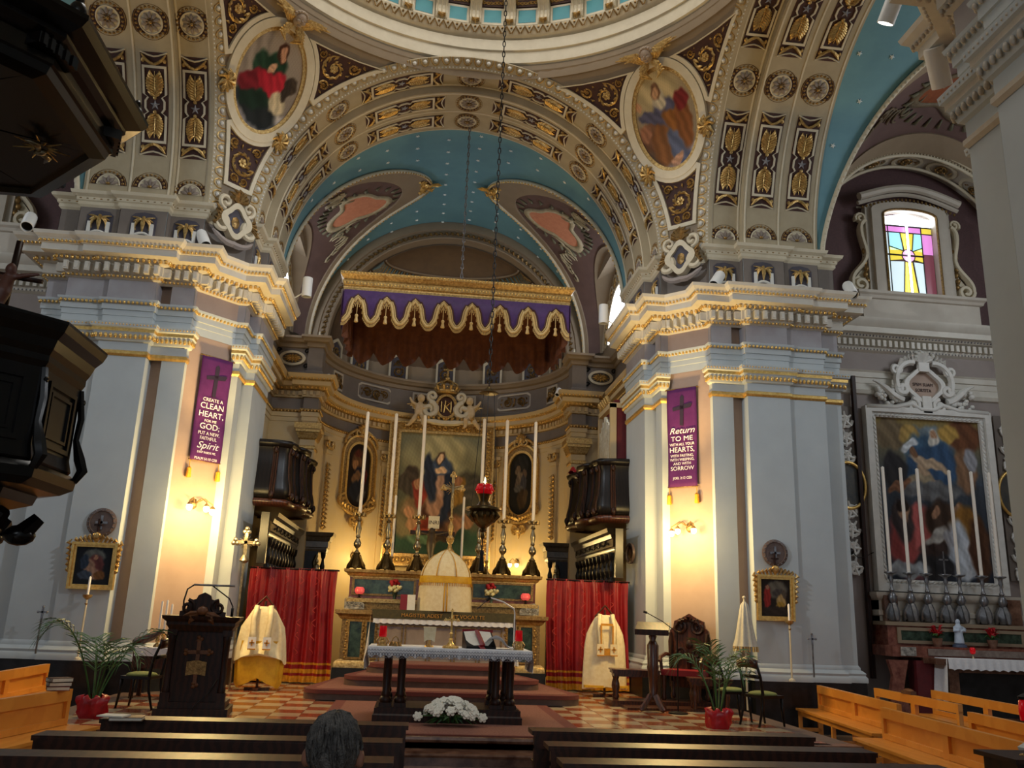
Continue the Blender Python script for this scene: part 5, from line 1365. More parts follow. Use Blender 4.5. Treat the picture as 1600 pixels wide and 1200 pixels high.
# tabernacle veil
tv=thing('tabernacle_veil',(HX,18.15,1.875),'domed ivory and gold veil over the tabernacle on the high altar','veil')
f=frame((HX+.03,18.2,1.875))
def veil(pr,name,mt_,fold):
    m=MB(f); n=48; vs=[]
    for r_,z in pr:
        for i in range(n): t=2*PI*i/n; rr=r_*(1+fold*sin(t*10)*(1 if z<.62 else .25)); vs.append((rr*cos(t),rr*sin(t)*.75,z))
    m.add(vs,[(j*n+i,j*n+(i+1)%n,(j+1)*n+(i+1)%n,(j+1)*n+i) for j in range(len(pr)-1) for i in range(n)]); return m.build(name,mt_,tv,True)
veil([(.56,0),(.55,.2),(.53,.45),(.51,.62)],'skirt','ivory_cloth',.03); veil([(.535,.56),(.545,.6),(.53,.7)],'band','yellow_cloth',.01)
veil([(.53,.69),(.5,.82),(.42,.98),(.3,1.1),(.14,1.2),(.04,1.24),(0,1.25)],'dome','ivory_cloth',.01)
m=MB(f)
for k in range(8):
    t=PI/8+PI/4*k
    m.tube([(r_*cos(t)*1.01,r_*sin(t)*.76,z) for r_,z in ((.53,.69),(.5,.82),(.42,.98),(.3,1.1),(.14,1.2),(.04,1.25))],[.03,.028,.024,.02,.014,.01],5,flat=.4)
for x in (-.03,.03): m.tube([(x,-.43,0),(x,-.415,.3),(x*.6,-.395,.58)],.014,4)
m.build('braid','yellow_cloth',tv,True)
fr=MB(f)
for i in range(70): t=2*PI*i/70; fr.tube([(.545*cos(t),.545*sin(t)*.76,.56),(.55*cos(t),.55*sin(t)*.76,.5)],.008,3)
stuff(fr.build('fringe','curtain_gold',tv))
# crucifix candlestick above the tabernacle
tc=thing('tabernacle_cross',(HX+.08,18.75,2.67),'tall gilt cross rising above the veiled tabernacle','cross')
f=frame((HX+.1,18.75,2.67))
m=MB(f); m.lathe([(.16,0),(.14,.06),(.06,.2),(.05,.4),(.1,.46),(.05,.52),(.035,.6),(.075,.68),(.085,.74),(.035,.8),(.06,.9),(.07,1.0),(.03,1.06),(.03,1.12),(.055,1.17),(.02,1.22),(.02,1.4)],14); m.build('stem','gold',tc,40)
m=MB(f); c=1.82; m.box((-.03,-.02,1.38),(.03,.02,2.12)); m.box((-.2,-.02,c-.03),(.2,.02,c+.03))
for p in ((0,2.12),(.2,c),(-.2,c)):
    for q in circ(3,.04,None,0,0,PI/2): m.ball((p[0]+q[0],0,p[1]+q[1]),(.045,.025,.045),7,5)
for k in range(16): a=k*PI/8+.2; m.tube([(.04*cos(a),0,c+.04*sin(a)),(.17*cos(a),0,c+.17*sin(a))],[.012,.003],4)
m.build('cross','gold',tc,40)
m=MB(f); m.tube([(0,-.03,c+.1),(0,-.05,c+.02),(0,-.05,c-.12),(0,-.05,c-.28)],[.03,.04,.035,.015],7)
for s in (-1,1): m.tube([(0,-.04,c),(s*.17,-.03,c+.05)],[.018,.012],6)
m.build('figure','silver',tc,60)
# ---- tall candlesticks --------------------------------------------------
def candlestick(label):
    t=thing('candlestick',(0,0,0),label,'candlestick','six tall candlesticks on the high altar')
    m=MB(); 
    for k in range(3):
        a=R(-90+120*k); m.tube([(.05*cos(a),.05*sin(a),.3),(.1*cos(a),.1*sin(a),.16),(.17*cos(a),.17*sin(a),.07),(.2*cos(a),.2*sin(a),.02)],[.05,.06,.06,.035],6)
        m.ball((.2*cos(a),.2*sin(a),.03),.035,6,4)
    m.lathe([(.12,.03),(.13,.08),(.1,.2),(.06,.3),(.075,.34),(.05,.37)],6); m.build('foot','bronze',t,45)
    m=MB(); m.lathe([(.05,.36),(.03,.4),(.03,.44),(.075,.49),(.085,.54),(.06,.6),(.03,.65),(.05,.68),(.035,.72),(.055,.8),(.06,.86),(.035,.95),(.03,1.0),(.06,1.03),(.035,1.06),(.03,1.1),(.045,1.13),(.11,1.16),(.115,1.18),(.05,1.19)],14); m.build('stem','silver',t,45)
    m=MB()
    for k in range(8): a=k*PI/4; m.tube([(.06*cos(a),.06*sin(a),1.14),(.13*cos(a),.13*sin(a),1.13),(.14*cos(a),.14*sin(a),1.21)],[.02,.025,.006],4)
    m.build('drip_pan','gold',t,45)
    m=MB(); m.lathe([(.036,1.18),(.036,3.4),(.03,3.42),(.006,3.43)],10); m.tube([(0,0,3.42),(.004,0,3.45)],.004,4); m.build('candle','candle_wax',t,40)
    return t
cl=['tall white candle leftmost on the high altar','tall white candle second from the plain gallery side','tall white candle just beside the veiled tabernacle on the ambo side','tall white candle behind the hanging red sanctuary lamp','tall white candle second from the organ gallery side','tall white candle rightmost on the high altar']
proto=None
for x,l in zip((-1.82,-1.19,-.55,.78,1.3,1.95),cl):
    if proto is None: proto=candlestick(l); o=proto
    else: o=copy_tree(proto)
    o['label']=l+', in a silver candlestick'; place(o,(x,18.78,2.67))
protos=None
for x,zt,l in ((-1.08,1.62,'thin candle between the two outer tall candles left of the tabernacle'),(.42,1.66,'thin candle just right of the tabernacle cross'),(.98,1.6,'thin candle behind the dark sanctuary lamp bowl')):
    t=thing('small_candlestick',(x,19.0,2.67),l,'candlestick','thin candles behind the tall ones')
    m=MB(frame((x,19.0,2.67))); m.lathe([(.09,0),(.07,.04),(.025,.1),(.04,.16),(.02,.24),(.05,.3),(.03,.32)],10); m.build('stick','gold',t,40)
    m=MB(frame((x,19.0,2.67))); m.lathe([(.026,.32),(.026,zt),(.005,zt+.02)],8); m.build('candle','candle_wax',t,40)
# small things on the gradine shelf
for x,l in ((-1.72,'pink votive glass on the gradine near the plain curtain end'),(1.72,'pink votive glass on the gradine near the organ gallery end')):
    t=thing('votive_light',(x+HX,18.3,2.08),l,'candle'); m=MB(frame((x+HX,18.3,2.08))); m.lathe([(.05,0),(.02,.03),(.02,.07),(.04,.09)],10); m.build('foot','dark_metal',t,40); m=MB(frame((x+HX,18.3,2.08))); m.lathe([(.06,.08),(.1,.12),(.1,.18),(.07,.22)],10); m.build('glass','red_glass_pale',t,40)
for x,l in ((-1.0,'glass of cream and dark red flowers left of the tabernacle'),(1.0,'glass of cream and dark red flowers right of the tabernacle')):
    t=thing('flower_vase',(x+HX,18.3,2.08),l,'vase'); m=MB(frame((x+HX,18.3,2.08))); m.lathe([(.04,0),(.03,.03),(.05,.12),(.06,.14)],10); m.build('vase','green_marble',t,40)
    m=MB(frame((x+HX,18.3,2.08))); rnd=random.Random(int(x*7))
    for k in range(16): m.ball((rnd.uniform(-.12,.12),rnd.uniform(-.07,.07),.16+rnd.uniform(0,.1)),rnd.uniform(.03,.05),6,4)
    m.build('blooms','flower_cream',t,True); m=MB(frame((x+HX,18.33,2.08)))
    for k in range(9): m.ball((rnd.uniform(-.1,.1),rnd.uniform(-.05,.05),.3+rnd.uniform(0,.08)),rnd.uniform(.03,.045),6,4)
    m.build('red_blooms','flower_red',t,True)
cdx=thing('altar_card',(-.72+HX,17.95,1.88),'small upright red and white card on the high altar','card')
m=MB(frame((-.72+HX,17.98,1.88),(1,0,0),(0,.12,1),(0,-1,0))); m.box((-.15,0,0),(-.01,.3,.01)); m.build('red_half','book_red',cdx); m=MB(frame((-.72+HX,17.98,1.88),(1,0,0),(0,.12,1),(0,-1,0))); m.box((-.01,0,0),(.15,.3,.01)); m.build('white_half','paper',cdx)

def melt(m,name,mt_,parent,voxel=.02,it=4):
    """overlapping solids fused into one continuous skin"""
    o=m.build(name,mt_,parent); r=o.modifiers.new('fuse','REMESH'); r.mode='VOXEL'; r.voxel_size=voxel; r.use_smooth_shade=True
    s=o.modifiers.new('soften','SMOOTH'); s.iterations=it; s.factor=.6; return o
# ---- main altarpiece ---------------------------------------------------
YA=25.3
p_tl=atY(627,676,YA); p_tr=atY(752,682,YA); p_bl=atY(613,864,YA)
ax0,ax1=p_tl.x-.02,p_tr.x+.02; ax0=-(ax1-ax0)/2; ax1=-ax0; az0,az1=p_bl.z,(p_tl.z+p_tr.z)/2
alt=thing('altarpiece',(0,YA+.1,az0-.4),'large gilded altarpiece of a blue-mantled woman on clouds behind the candles','painting')
FT=frame((0,YA,0),(1,0,0),(0,0,1),(0,-1,0))
main=blobs(lambda u,v:mix3((52,54,44),(104,104,86),v*1.1),[(.5,.78,.5,.22,0,(122,118,92)),(.52,.84,.26,.16,0,(150,142,106)),(.5,.1,.6,.14,0,(34,52,44)),(.2,.3,.25,.18,10,(96,88,66)),(.85,.5,.2,.2,0,(62,60,52)),(.3,.42,.24,.1,20,(118,98,74)),(.12,.62,.14,.08,30,(64,56,50)),
 (.5,.3,.2,.16,0,(58,36,30)),(.6,.22,.2,.1,20,(96,68,50)),(.5,.55,.15,.26,0,(50,58,72)),(.58,.5,.1,.26,-8,(34,40,56)),(.47,.56,.085,.2,0,(152,122,106)),(.45,.4,.1,.1,0,(140,108,92)),(.38,.62,.08,.2,10,(40,46,62)),(.52,.72,.12,.07,0,(58,70,92)),(.5,.695,.07,.03,-10,(198,164,132)),(.5,.8,.05,.055,0,(60,42,34)),(.5,.8,.034,.044,0,(206,168,134)),
 (.26,.5,.08,.12,15,(124,52,44)),(.24,.58,.04,.05,0,(150,110,84)),(.74,.52,.08,.12,-15,(122,92,44)),(.72,.6,.05,.05,0,(138,96,72)),(.88,.55,.12,.06,50,(70,66,60)),(.1,.55,.12,.06,-50,(66,60,54)),
 (.22,.24,.1,.07,0,(148,112,84)),(.16,.33,.06,.05,0,(160,120,92)),(.34,.22,.12,.06,20,(140,62,42)),(.72,.25,.08,.06,0,(128,92,70)),(.45,.2,.06,.12,0,(160,134,110)),(.6,.14,.12,.04,0,(52,40,34)),(.85,.28,.07,.06,0,(120,88,66)),(.3,.12,.14,.05,0,(72,92,74))],9,.012)
picture(lambda p:FT((p[0],p[1],.03)),[(ax0,az0),(ax1,az0),(ax1,az1),(ax0,az1)],lambda u,v:tuple(min(255,c*1.22) for c in main(u,v)),'canvas',alt,90,130)
def rect(x0,x1,z0,z1): return [(x0,z0),(x1,z0),(x1,z1),(x0,z1)]
m=MB(FT); m.mt(0).ring(rect(ax0-.07,ax1+.07,az0-.07,az1+.07),rect(ax0,ax1,az0,az1),0,.1)
m.mt(1).ring(rect(ax0-.3,ax1+.3,az0-.3,az1+.28),rect(ax0-.07,ax1+.07,az0-.07,az1+.07),0,.07)
m.mt(0).ring(rect(ax0-.35,ax1+.35,az0-.35,az1+.33),rect(ax0-.3,ax1+.3,az0-.3,az1+.28),0,.12)
afr=m.build('frame',['gold','altar_gilt'],alt)
m=MB(FT); rnd=random.Random(5)
def carve(x0,z0,x1,z1,n):
    for i in range(n):
        f=(i+.5)/n; x=x0+(x1-x0)*f; z=z0+(z1-z0)*f
        a=rnd.uniform(0,6.28)
        m.tube([(x+px,z+pz,.1) for px,pz in spiral(0,0,.085,.02,a,1.1,8)],.024,4); m.ball((x+.05*cos(a),z+.05*sin(a),.1),(.04,.04,.04),5,3)
carve(ax0-.185,az0-.2,ax0-.185,az1+.2,22); carve(ax1+.185,az0-.2,ax1+.185,az1+.2,22); carve(ax0,az1+.175,ax1,az1+.175,14); carve(ax0,az0-.185,ax1,az0-.185,14)
stuff(m.build('carving','gold',afr,50))
# painted arms with INRI board on the canvas front (standing cross below)
ic=thing('wooden_crucifix',(-.02,25.05,2.7),'dark wooden cross with an INRI board before the altarpiece','crucifix')
zc=atY(677,833,25.05).z; xc=atY(677,833,25.05).x
m=MB(); m.box((xc-.05,25.02,2.67),(xc+.05,25.08,zc+.2)); m.box((xc-.66,25.02,zc-.06),(xc+.62,25.08,zc+.06)); m.build('beam','dark_wood',ic)
m=MB(); zt_=atY(677,815,25.0).z; m.box((xc-.16,25.0,zt_-.2),(xc+.16,25.015,zt_+.16)); tb_=m.build('title_board','paper',ic)
text('INRI',.16,'letter_dark','lettering',tb_,frame((xc,24.998,zt_-.08),(1,0,0),(0,0,1),(0,-1,0)),ext=.002)
m=MB(frame((xc-.05,24.98,zc-.05))); m.ball((0,0,.1),(.09,.08,.11),8,6); m.tube([(0,0,.02),(0,-.02,-.25),(0,-.02,-.5),(.02,-.05,-.8)],[.11,.14,.1,.05],8); 
for s in (-1,1): m.tube([(0,0,.0),(s*.25,0,.04),(s*.5,.02,.1)],[.05,.045,.03],6)
melt(m,'figure','figure_dark',ic,.03)
# crest: cartouche with monogram, crown, cross
crz=atY(697,637,25.2).z; crx=atY(697,637,25.2).x
crest=thing('altarpiece_crest',(crx,25.2,crz-.4),'gilded cartouche with a monogram oval under a crown topping the altarpiece','crest')
CT=frame((crx,25.15,crz),(1,0,0),(0,0,1),(0,-1,0))
m=MB(CT); m.prism(circ(28,.26,.32),0,.06); mf=m.build('monogram_field','coffer_red',crest)
m=MB(CT); m.mt(0).ring(circ(28,.33,.39),circ(28,.25,.31),0,.13)
for s in (-1,1):
    m.mt(1).tube([(x,y,.1) for x,y in spiral(s*.5,-.12,.24,.04,PI/2,s*1.4,22)],[.09]*8+[.08]*5+[.07]*5+[.05]*5,6)
    m.tube([(x,y,.1) for x,y in spiral(s*.42,.3,.16,.03,-PI/2,s*1.3,18)],.055,6)
    m.tube(bez((0,-.5,.08),(s*.3,-.52,.12),(s*.6,-.42,.12),(s*.85,-.45,.05)),[.09]*6+[.07]*5+[.04]*2,6)
    m.mt(0)
    for k in range(6): m.tube([(s*.15*k,-.46,.08),(s*(.15*k+.06),-.36,.16),(s*(.15*k+.1),-.3+.03*k,.06)],[.03,.05,.012],5)
m.build('cartouche',['gold','cream'],crest,50)
m=MB(CT); 
for pth in ([(-.14,-.16),(-.14,.16),(0,-.06),(.14,.16),(.14,-.16)],[(-.06,-.18),(-.02,.18),(.1,.1),(-.02,0),(.16,-.2)]): m.tube([(x,y,.07) for x,y in pth],.022,5)
m.build('monogram','gold_bright',mf,50)
m=MB(frame((crx,25.2,crz+.4)))
m.lathe([(.3,0),(.33,.03),(.33,.1),(.3,.12)],20)
for k in range(10): a=2*PI*k/10; m.tube([(.32*cos(a),.32*sin(a),.1),(.36*cos(a),.36*sin(a),.2),(.3*cos(a),.3*sin(a),.27)],[.04,.06,.02],5); m.ball((.36*cos(a+.3),.36*sin(a+.3),.17),.03,5,4)
for k in range(6): a=2*PI*k/6; m.tube([(.33*cos(a),.33*sin(a),.2),(.3*cos(a),.3*sin(a),.34),(.12*cos(a),.12*sin(a),.42),(0,0,.42)],.03,5)
m.ball((0,0,.5),.08,8,6); m.box((-.02,-.02,.56),(.02,.02,.98)); m.box((-.12,-.02,.76),(.12,.02,.8))
for k in range(4): m.ball(((0,.12,-.12,0)[k],0,(.98,.78,.78,.6)[k]),.03,6,4)
m.build('crown','gold',crest,50)
def putto(px,py,s,label):
    p=atY(px,py,25.1); t=thing('putto',(p.x,25.1,p.z-.5),label,'statue','pair of stone cherubs')
    f=frame((p.x,25.1,p.z),(s,0,0),(0,1,0))
    m=MB(f); m.ball((.02,-.05,.34),(.115,.115,.13),10,8)
    m.tube([(0,0,.22),(0,0,.12),(-.02,0,-.04),(-.02,0,-.16)],[.06,.14,.145,.13],9)
    m.tube([(.1,0,.14),(.22,-.06,.06),(.1,-.14,.02)],[.055,.05,.035],7); m.tube([(-.1,0,.14),(-.24,-.02,.22),(-.32,-.04,.36)],[.055,.05,.035],7)
    m.tube([(.06,-.02,-.18),(.12,-.16,-.26),(.12,-.1,-.46),(.16,-.16,-.5)],[.085,.08,.055,.035],8); m.tube([(-.08,-.02,-.18),(-.18,-.08,-.34),(-.3,.0,-.48),(-.36,-.05,-.5)],[.085,.075,.05,.035],8)
    m.tube([(.02,-.15,.34),(.02,-.19,.32)],[.03,.02],6)
    melt(m,'body','cherub_cream',t,.022,3)
    m=MB(f); 
    for k in range(14): a=k*.45; m.ball((.02+.09*cos(a),-.01+.05*sin(a*1.3),.4+.06*sin(a)**2),.045,6,4)
    m.build('hair','cherub_stone',t,True)
    m=MB(frame((p.x,25.14,p.z+.1),(s,0,0),(0,0,1),(0,-1,0)))
    for sgn in (1,-1): wing2d(m,sgn,.4,.2,z=.04)
    m.build('wings','gold',t,50)
    return t
putto(656,640,1,'cream stone cherub seated left of the crowned cartouche'); putto(734,645,-1,'cream stone cherub seated right of the crowned cartouche')
# ---- oval side paintings in the apse --------------------------------------
def curveframe(x):
    t=math.acos(x/3.45); y=22.45+3.4*sin(t); n=Vector((-cos(t)/3.45,-sin(t)/3.4)).normalized(); d=Vector((-n.y,n.x)); d=d if d.x>0 else -d
    return t,y,n,d
ovl=blobs(lambda u,v:(34,24,20),[(.5,.75,.3,.16,0,(70,44,28)),(.4,.7,.22,.12,0,(96,66,42)),(.35,.66,.12,.08,0,(150,108,72)),(.45,.84,.14,.06,0,(84,40,28)),(.6,.5,.3,.14,0,(30,30,44)),(.42,.46,.2,.1,20,(110,80,56)),(.8,.5,.1,.12,0,(84,30,28)),(.5,.25,.35,.16,0,(30,32,42)),(.7,.18,.2,.06,20,(70,66,66))],21,.02)
ovr=blobs(lambda u,v:(30,28,26),[(.5,.8,.3,.16,0,(44,42,38)),(.35,.72,.12,.07,0,(110,92,72)),(.65,.66,.1,.07,0,(100,82,64)),(.45,.56,.16,.14,0,(120,104,84)),(.35,.5,.1,.12,20,(96,84,72)),(.6,.5,.14,.14,0,(64,62,66)),(.4,.42,.2,.06,0,(84,80,76)),(.55,.25,.2,.16,0,(58,44,30)),(.7,.3,.1,.12,0,(76,60,40))],22,.02)
for s,colr,lb in ((-1,ovl,'dark oval painting in a carved gold frame beside the plain gallery'),(1,ovr,'dark oval painting in a carved gold frame beside the organ gallery')):
    x=s*2.42; t_,y,n,d=curveframe(x); pz=(atY(545,742,24.84).z+atY(826,757,24.84).z)/2
    t=thing('oval_picture',(x,y,pz-1.2),lb,'painting')
    OT=frame((x+n.x*.06,y+n.y*.06,pz),(d.x,d.y,0),(0,0,1),(n.x,n.y,0))
    def stadium(rx,h,n_=16):
        return [(rx*cos(PI*i/n_),h+rx*sin(PI*i/n_)) for i in range(n_+1)]+[(rx*cos(PI+PI*i/n_),-h+rx*sin(PI+PI*i/n_)) for i in range(n_+1)]
    picture(lambda p:OT((p[0],p[1],.02)),stadium(.42,.5),colr,'canvas',t,40,70)
    m=MB(OT); m.mt(0).ring(stadium(.48,.5),stadium(.41,.5),0,.07); m.mt(1).ring(stadium(.6,.52),stadium(.48,.5),0,.05); m.mt(0).ring(stadium(.64,.54),stadium(.6,.52),0,.09); ofr=m.build('frame',['gold_bright','gold_dark'],t,40)
    m=MB(OT)
    for q in (-1,1):
        m.tube([(px,py,.08) for px,py in spiral(q*.5,-.78,.2,.04,PI/2*(1),q*-1.3,18)],.05,6); m.tube(bez((q*.62,-.6,.06),(q*.75,-.9,.1),(q*.4,-1.1,.1),(0,-1.15,.05)),.05,6)
        m.tube([(px,py,.08) for px,py in spiral(q*.16,1.22,.14,.03,PI/2,q*1.3,16)],.04,6); m.tube(bez((q*.6,.85,.06),(q*.62,1.1,.1),(q*.4,1.2,.1),(q*.2,1.3,.06)),.045,6)
        m.tube([(px,py,.08) for px,py in spiral(q*.12,-1.32,.14,.03,-PI/2,q*1.3,16)],.04,6)
        for k in range(6): m.tube([(q*.1*k,-1.08+.02*k,.06),(q*(.1*k+.08),-1.0+.03*k,.13),(q*(.1*k+.1),-.9+.03*k,.06)],[.03,.05,.01],5)
    for k in range(7): a=PI*k/6; m.tube([(0,1.28,.06),(.14*cos(a),1.3+.16*sin(a),.12),(.2*cos(a),1.3+.22*sin(a),.05)],[.03,.045,.01],5)
    m.ball((0,1.3,.1),(.09,.1,.06),8,5); m.ball((0,-1.35,.1),(.08,.09,.06),8,5); m.tube([(0,-1.45,.06),(0,-1.6,.05)],[.06,.01],6)
    stuff(m.build('carving','gold',ofr,50))
# ---- wall sconces -----------------------------------------------------------
def sconce(p,n,d,bulbs,label,power):
    t=thing('wall_sconce',p,label,'sconce'); f=frame(p,(d.x,d.y,0),(n.x,n.y,0))
    m=MB(f); m.T=None
    m=MB(lambda q:f(q)); m.lathe([(.0,-.0),(.07,0),(.06,.02),(.0,.03)],12); 
    m=MB(f); m.ball((0,.03,0),(.08,.04,.1),10,6)
    for (x,z) in bulbs: m.tube([(0,.05,0),(x*.5,.16,.1),(x,.2,z+.12),(x,.2,z+.06)],.012,5); m.lathe([(.02,.0),(.045,-.03),(.05,-.05)],10,(x,.2,z+.09))
    br=m.build('bracket','gold_dark',t,40)
    for (x,z) in bulbs:
        b=MB(f); b.ball((x,.2,z),(.055,.055,.065),10,7); b.build('bulb','bulb',br,True)
        q=f((x,.95,z-.08)); l=point('sconce_lamp',q,power,(1,.70,.27),.12)
    return t
for s,lb in ((1,'two-bulb wall lamp glowing under the RETURN TO ME banner'),(-1,'two-bulb wall lamp glowing under the CLEAN HEART banner')):
    a=1/math.sqrt(2); n=Vector((-s*a,-a)); d=Vector((a,-s*a*1.0)) if s>0 else Vector((a,a))
    pc=(s*4.7,16.29,3.62)
    sconce(Vector((*[pc[0]+n.x*.0,pc[1]+n.y*.0],pc[2])),n,d,[(-.17,-.08),(.17,-.08),(-.3 if s>0 else .3,-.12)],lb.replace('two','three'),60)
    spot('added_uplight',Vector((s*4.7,16.29,3.75))+Vector((n.x,n.y,0))*.9,(s*4.5,16.1,8.0),430,(1,.68,.25),56,.12)  # extra warm spot added to light the cornice, not a bulb of the sconce
for s,lb in ((1,'twin-bulb lamp on the apse wall under the organ-side oval painting'),(-1,'lamp on the apse wall under the plain gallery side oval painting')):
    t_,y,n,d=curveframe(s*2.35); sconce(Vector((s*2.35,y,3.3)),n,d,[(-.12,-.08),(.12,-.08)] if s>0 else [(0,-.08)],lb,30 if s>0 else 56)
# ---- choir galleries ----------------------------------------------------------
def gallery(s,label):
    t=thing('choir_gallery',(s*3.9,20.2,3.9),label,'gallery','dark choir galleries'); T=mirror(-1) if s<0 else (lambda p:p)
    def mb(): m=MB(T); m.flip=(s<0); return m
    pts=[(4.5,21.62),(3.95,21.62),(3.6,21.6),(3.34,21.5),(3.22,21.3),(3.24,21.0),(3.36,20.7),(3.34,20.4),(3.24,20.1),(3.2,19.8),(3.26,19.5),(3.4,19.3),(3.4,19.0),(3.46,18.75),(3.7,18.66),(4.06,18.64)]
    # denser
    P=[]
    for i in range(len(pts)-1):
        for k in range(3): f=k/3; P.append((pts[i][0]+(pts[i+1][0]-pts[i][0])*f,pts[i][1]+(pts[i+1][1]-pts[i][1])*f))
    P.append(pts[-1])
    m=mb(); m.sweep(P[::1],[(-.12,4.0),(.04,4.06),(.1,4.16),(.1,4.3),(.05,4.5),(.02,4.8),(.0,5.05),(.03,5.18)]); m.build('parapet','black_wood',t,True)
    m=mb(); m.sweep(P,[(-.1,3.9),(.06,3.92),(.12,3.97),(.12,4.02),(.06,4.06)]); m.add([(p[0],p[1],3.95) for p in P]+[(4.5,18.64,3.95)],[tuple(range(len(P)+1))]); m.build('floor_slab','brown_wood',t,True)
    m=mb(); m.sweep(P,[(0,5.16),(.05,5.18),(.1,5.24),(.11,5.3),(.05,5.33),(-.15,5.33),(-.15,5.2)]); m.build('handrail','black_wood',t,True)
    for i in range(2,len(P)-2,4):
        a=Vector(P[i]);b=Vector(P[i+1]);dd=(b-a).normalized();nn=Vector((dd.y,-dd.x))
        m=mb(); 
        for k in (-1,0,1):
            q=a+dd*.04*k; m.tube([(q.x+nn.x*o,q.y+nn.y*o,z) for o,z in ((.11,4.16),(.11,4.3),(.06,4.5),(.03,4.8),(.02,5.05),(.05,5.18))],.025,5)
        m.ball((a.x+nn.x*.14,a.y+nn.y*.14,4.14),(.06,.06,.09),7,5); m.ball((a.x+nn.x*.07,a.y+nn.y*.07,5.1),(.05,.05,.07),7,5)
        m.build('pilaster_strip','dark_wood',t,50)
    return t
gallery(-1,'black carved choir gallery above the left balustrade, without organ pipes'); gallery(1,'black carved choir gallery with organ pipes behind it')
op=thing('organ_case',(4.2,20.2,5.3),'small organ case with pale pipes behind the black gallery','organ')
oy=19.55
for k in range(7):
    m=MB(); x=3.78+.0*k; y=oy+.02+.17*k; h=1.25-.1*abs(k-3); m.lathe([(.02,0),(.065,.22),(.065,h),(.06,h)],10,(3.86,y,5.35)); m.build('pipe','pipe_metal',op,40)
m=MB(); m.mt(0).box((3.92,oy-.12,5.2),(4.48,oy+1.2,6.9)); m.mt(1).box((3.8,oy-.16,6.7),(4.48,oy+1.25,6.82)); m.box((3.8,oy-.16,5.2),(3.95,oy-.08,6.8)); m.box((3.8,oy+1.15,5.2),(3.95,oy+1.23,6.8)); m.box((3.78,oy-.16,5.2),(4.0,oy+1.25,5.36)); m.build('case',['organ_red','apse_cream'],op)
m=MB()
for k in range(5): m.tube([(3.86,oy+.1+.2*k,6.82),(3.8,oy+.2+.2*k,7.0),(3.86,oy+.3+.2*k,6.84)],[.05,.07,.02],6); m.ball((3.84,oy+.2*k+.15,6.9),.06,6,4)
m.build('gilt_cresting','gold',op,50)
m=MB(); m.grid(lambda u,v:(3.12+.22*u,20.9+.4*v,5.36+.14*max(0,sin(PI*u))*sin(PI*v)+.02*sin(9*u+7*v)),10,10); o=m.build('red_cloth','red_wrap',None,True); tag(o,'dark red cloth draped on the organ gallery rail','cloth')
# ---- balustraded screens (dark stalls) -----------------------------------------
def screen(s,label):
    t=thing('choir_screen',(s*3.6,20,STG),label,'screen','balustraded choir screens'); T=mirror(-1) if s<0 else (lambda p:p)
    def mb(): m=MB(T); m.flip=(s<0); return m
    P=[(2.8,22.5),(2.8,22.0),(3.5,22.0),(3.5,17.52)]
    m=mb(); m.sweep(P,[(-.25,3.18),(.0,3.18),(.02,3.22),(.02,3.28),(.05,3.3),(.05,3.44),(.08,3.46),(.1,3.54),(.16,3.58),(.18,3.66),(-.3,3.67)]); cr_=m.build('cornice','carved_sheen',t,30)
    m=mb()
    for k in range(7):
        y=18.0+.55*k
        m.tube([(3.43,y+.0+px,3.37+pz*.9) for px,pz in bez((-.2,-.04),(-.1,.1),(.1,-.1),(.2,.04),8)],.012,4)
        m.ball((3.44,y+.27,3.37),(.02,.04,.04),6,4); 
        m.tube([(3.43,y+px,3.37+pz) for px,pz in spiral(.16,.03,.06,.015,0,1.2,8)],.01,4)
    stuff(m.build('scroll_inlay','black_wood',cr_,45))
    m=mb(); m.box((3.5,17.5,2.66),(3.66,17.6,3.66)); m.box((3.45,18.3,STG),(3.62,22.0,2.62)); m.box((2.8,22.02,STG),(3.4,22.2,2.62)); m.build('panelling','black_wood',t)
    bm=None
    for k in range(10):
        y=17.95+.42*k
        M=Matrix.Translation((s*3.52,y,2.6))
        if bm is None:
            b=MB(); b.lathe([(.07,0),(.07,.05),(.035,.09),(.06,.2),(.065,.26),(.035,.36),(.03,.42),(.055,.46),(.07,.54),(.07,.6)],10); bm=tmp(b,'baluster',['black_wood'],45)
        inst(bm,'baluster',M,t)
    for x in (2.86,3.1):
        inst(bm,'baluster',Matrix.Translation((s*x,22.1,2.6)),t)
    m=mb(); m.box((2.98,21.96,2.6),(3.3,22.1,3.2)); m.tube([(3.0,21.95,2.7),(3.06,21.9,2.9),(3.0,21.93,3.1)],.05,6); m.build('end_post','black_wood',t,45)
    m=mb(); m.ball((2.98,21.9,2.78),(.09,.06,.12),8,6); m.ball((2.98,21.88,2.95),(.05,.04,.06),7,5); m.build('carved_finial','silver',t,True)
    return t
screen(-1,'dark balustraded choir screen above the left red curtain'); screen(1,'dark balustraded choir screen above the right red curtain')
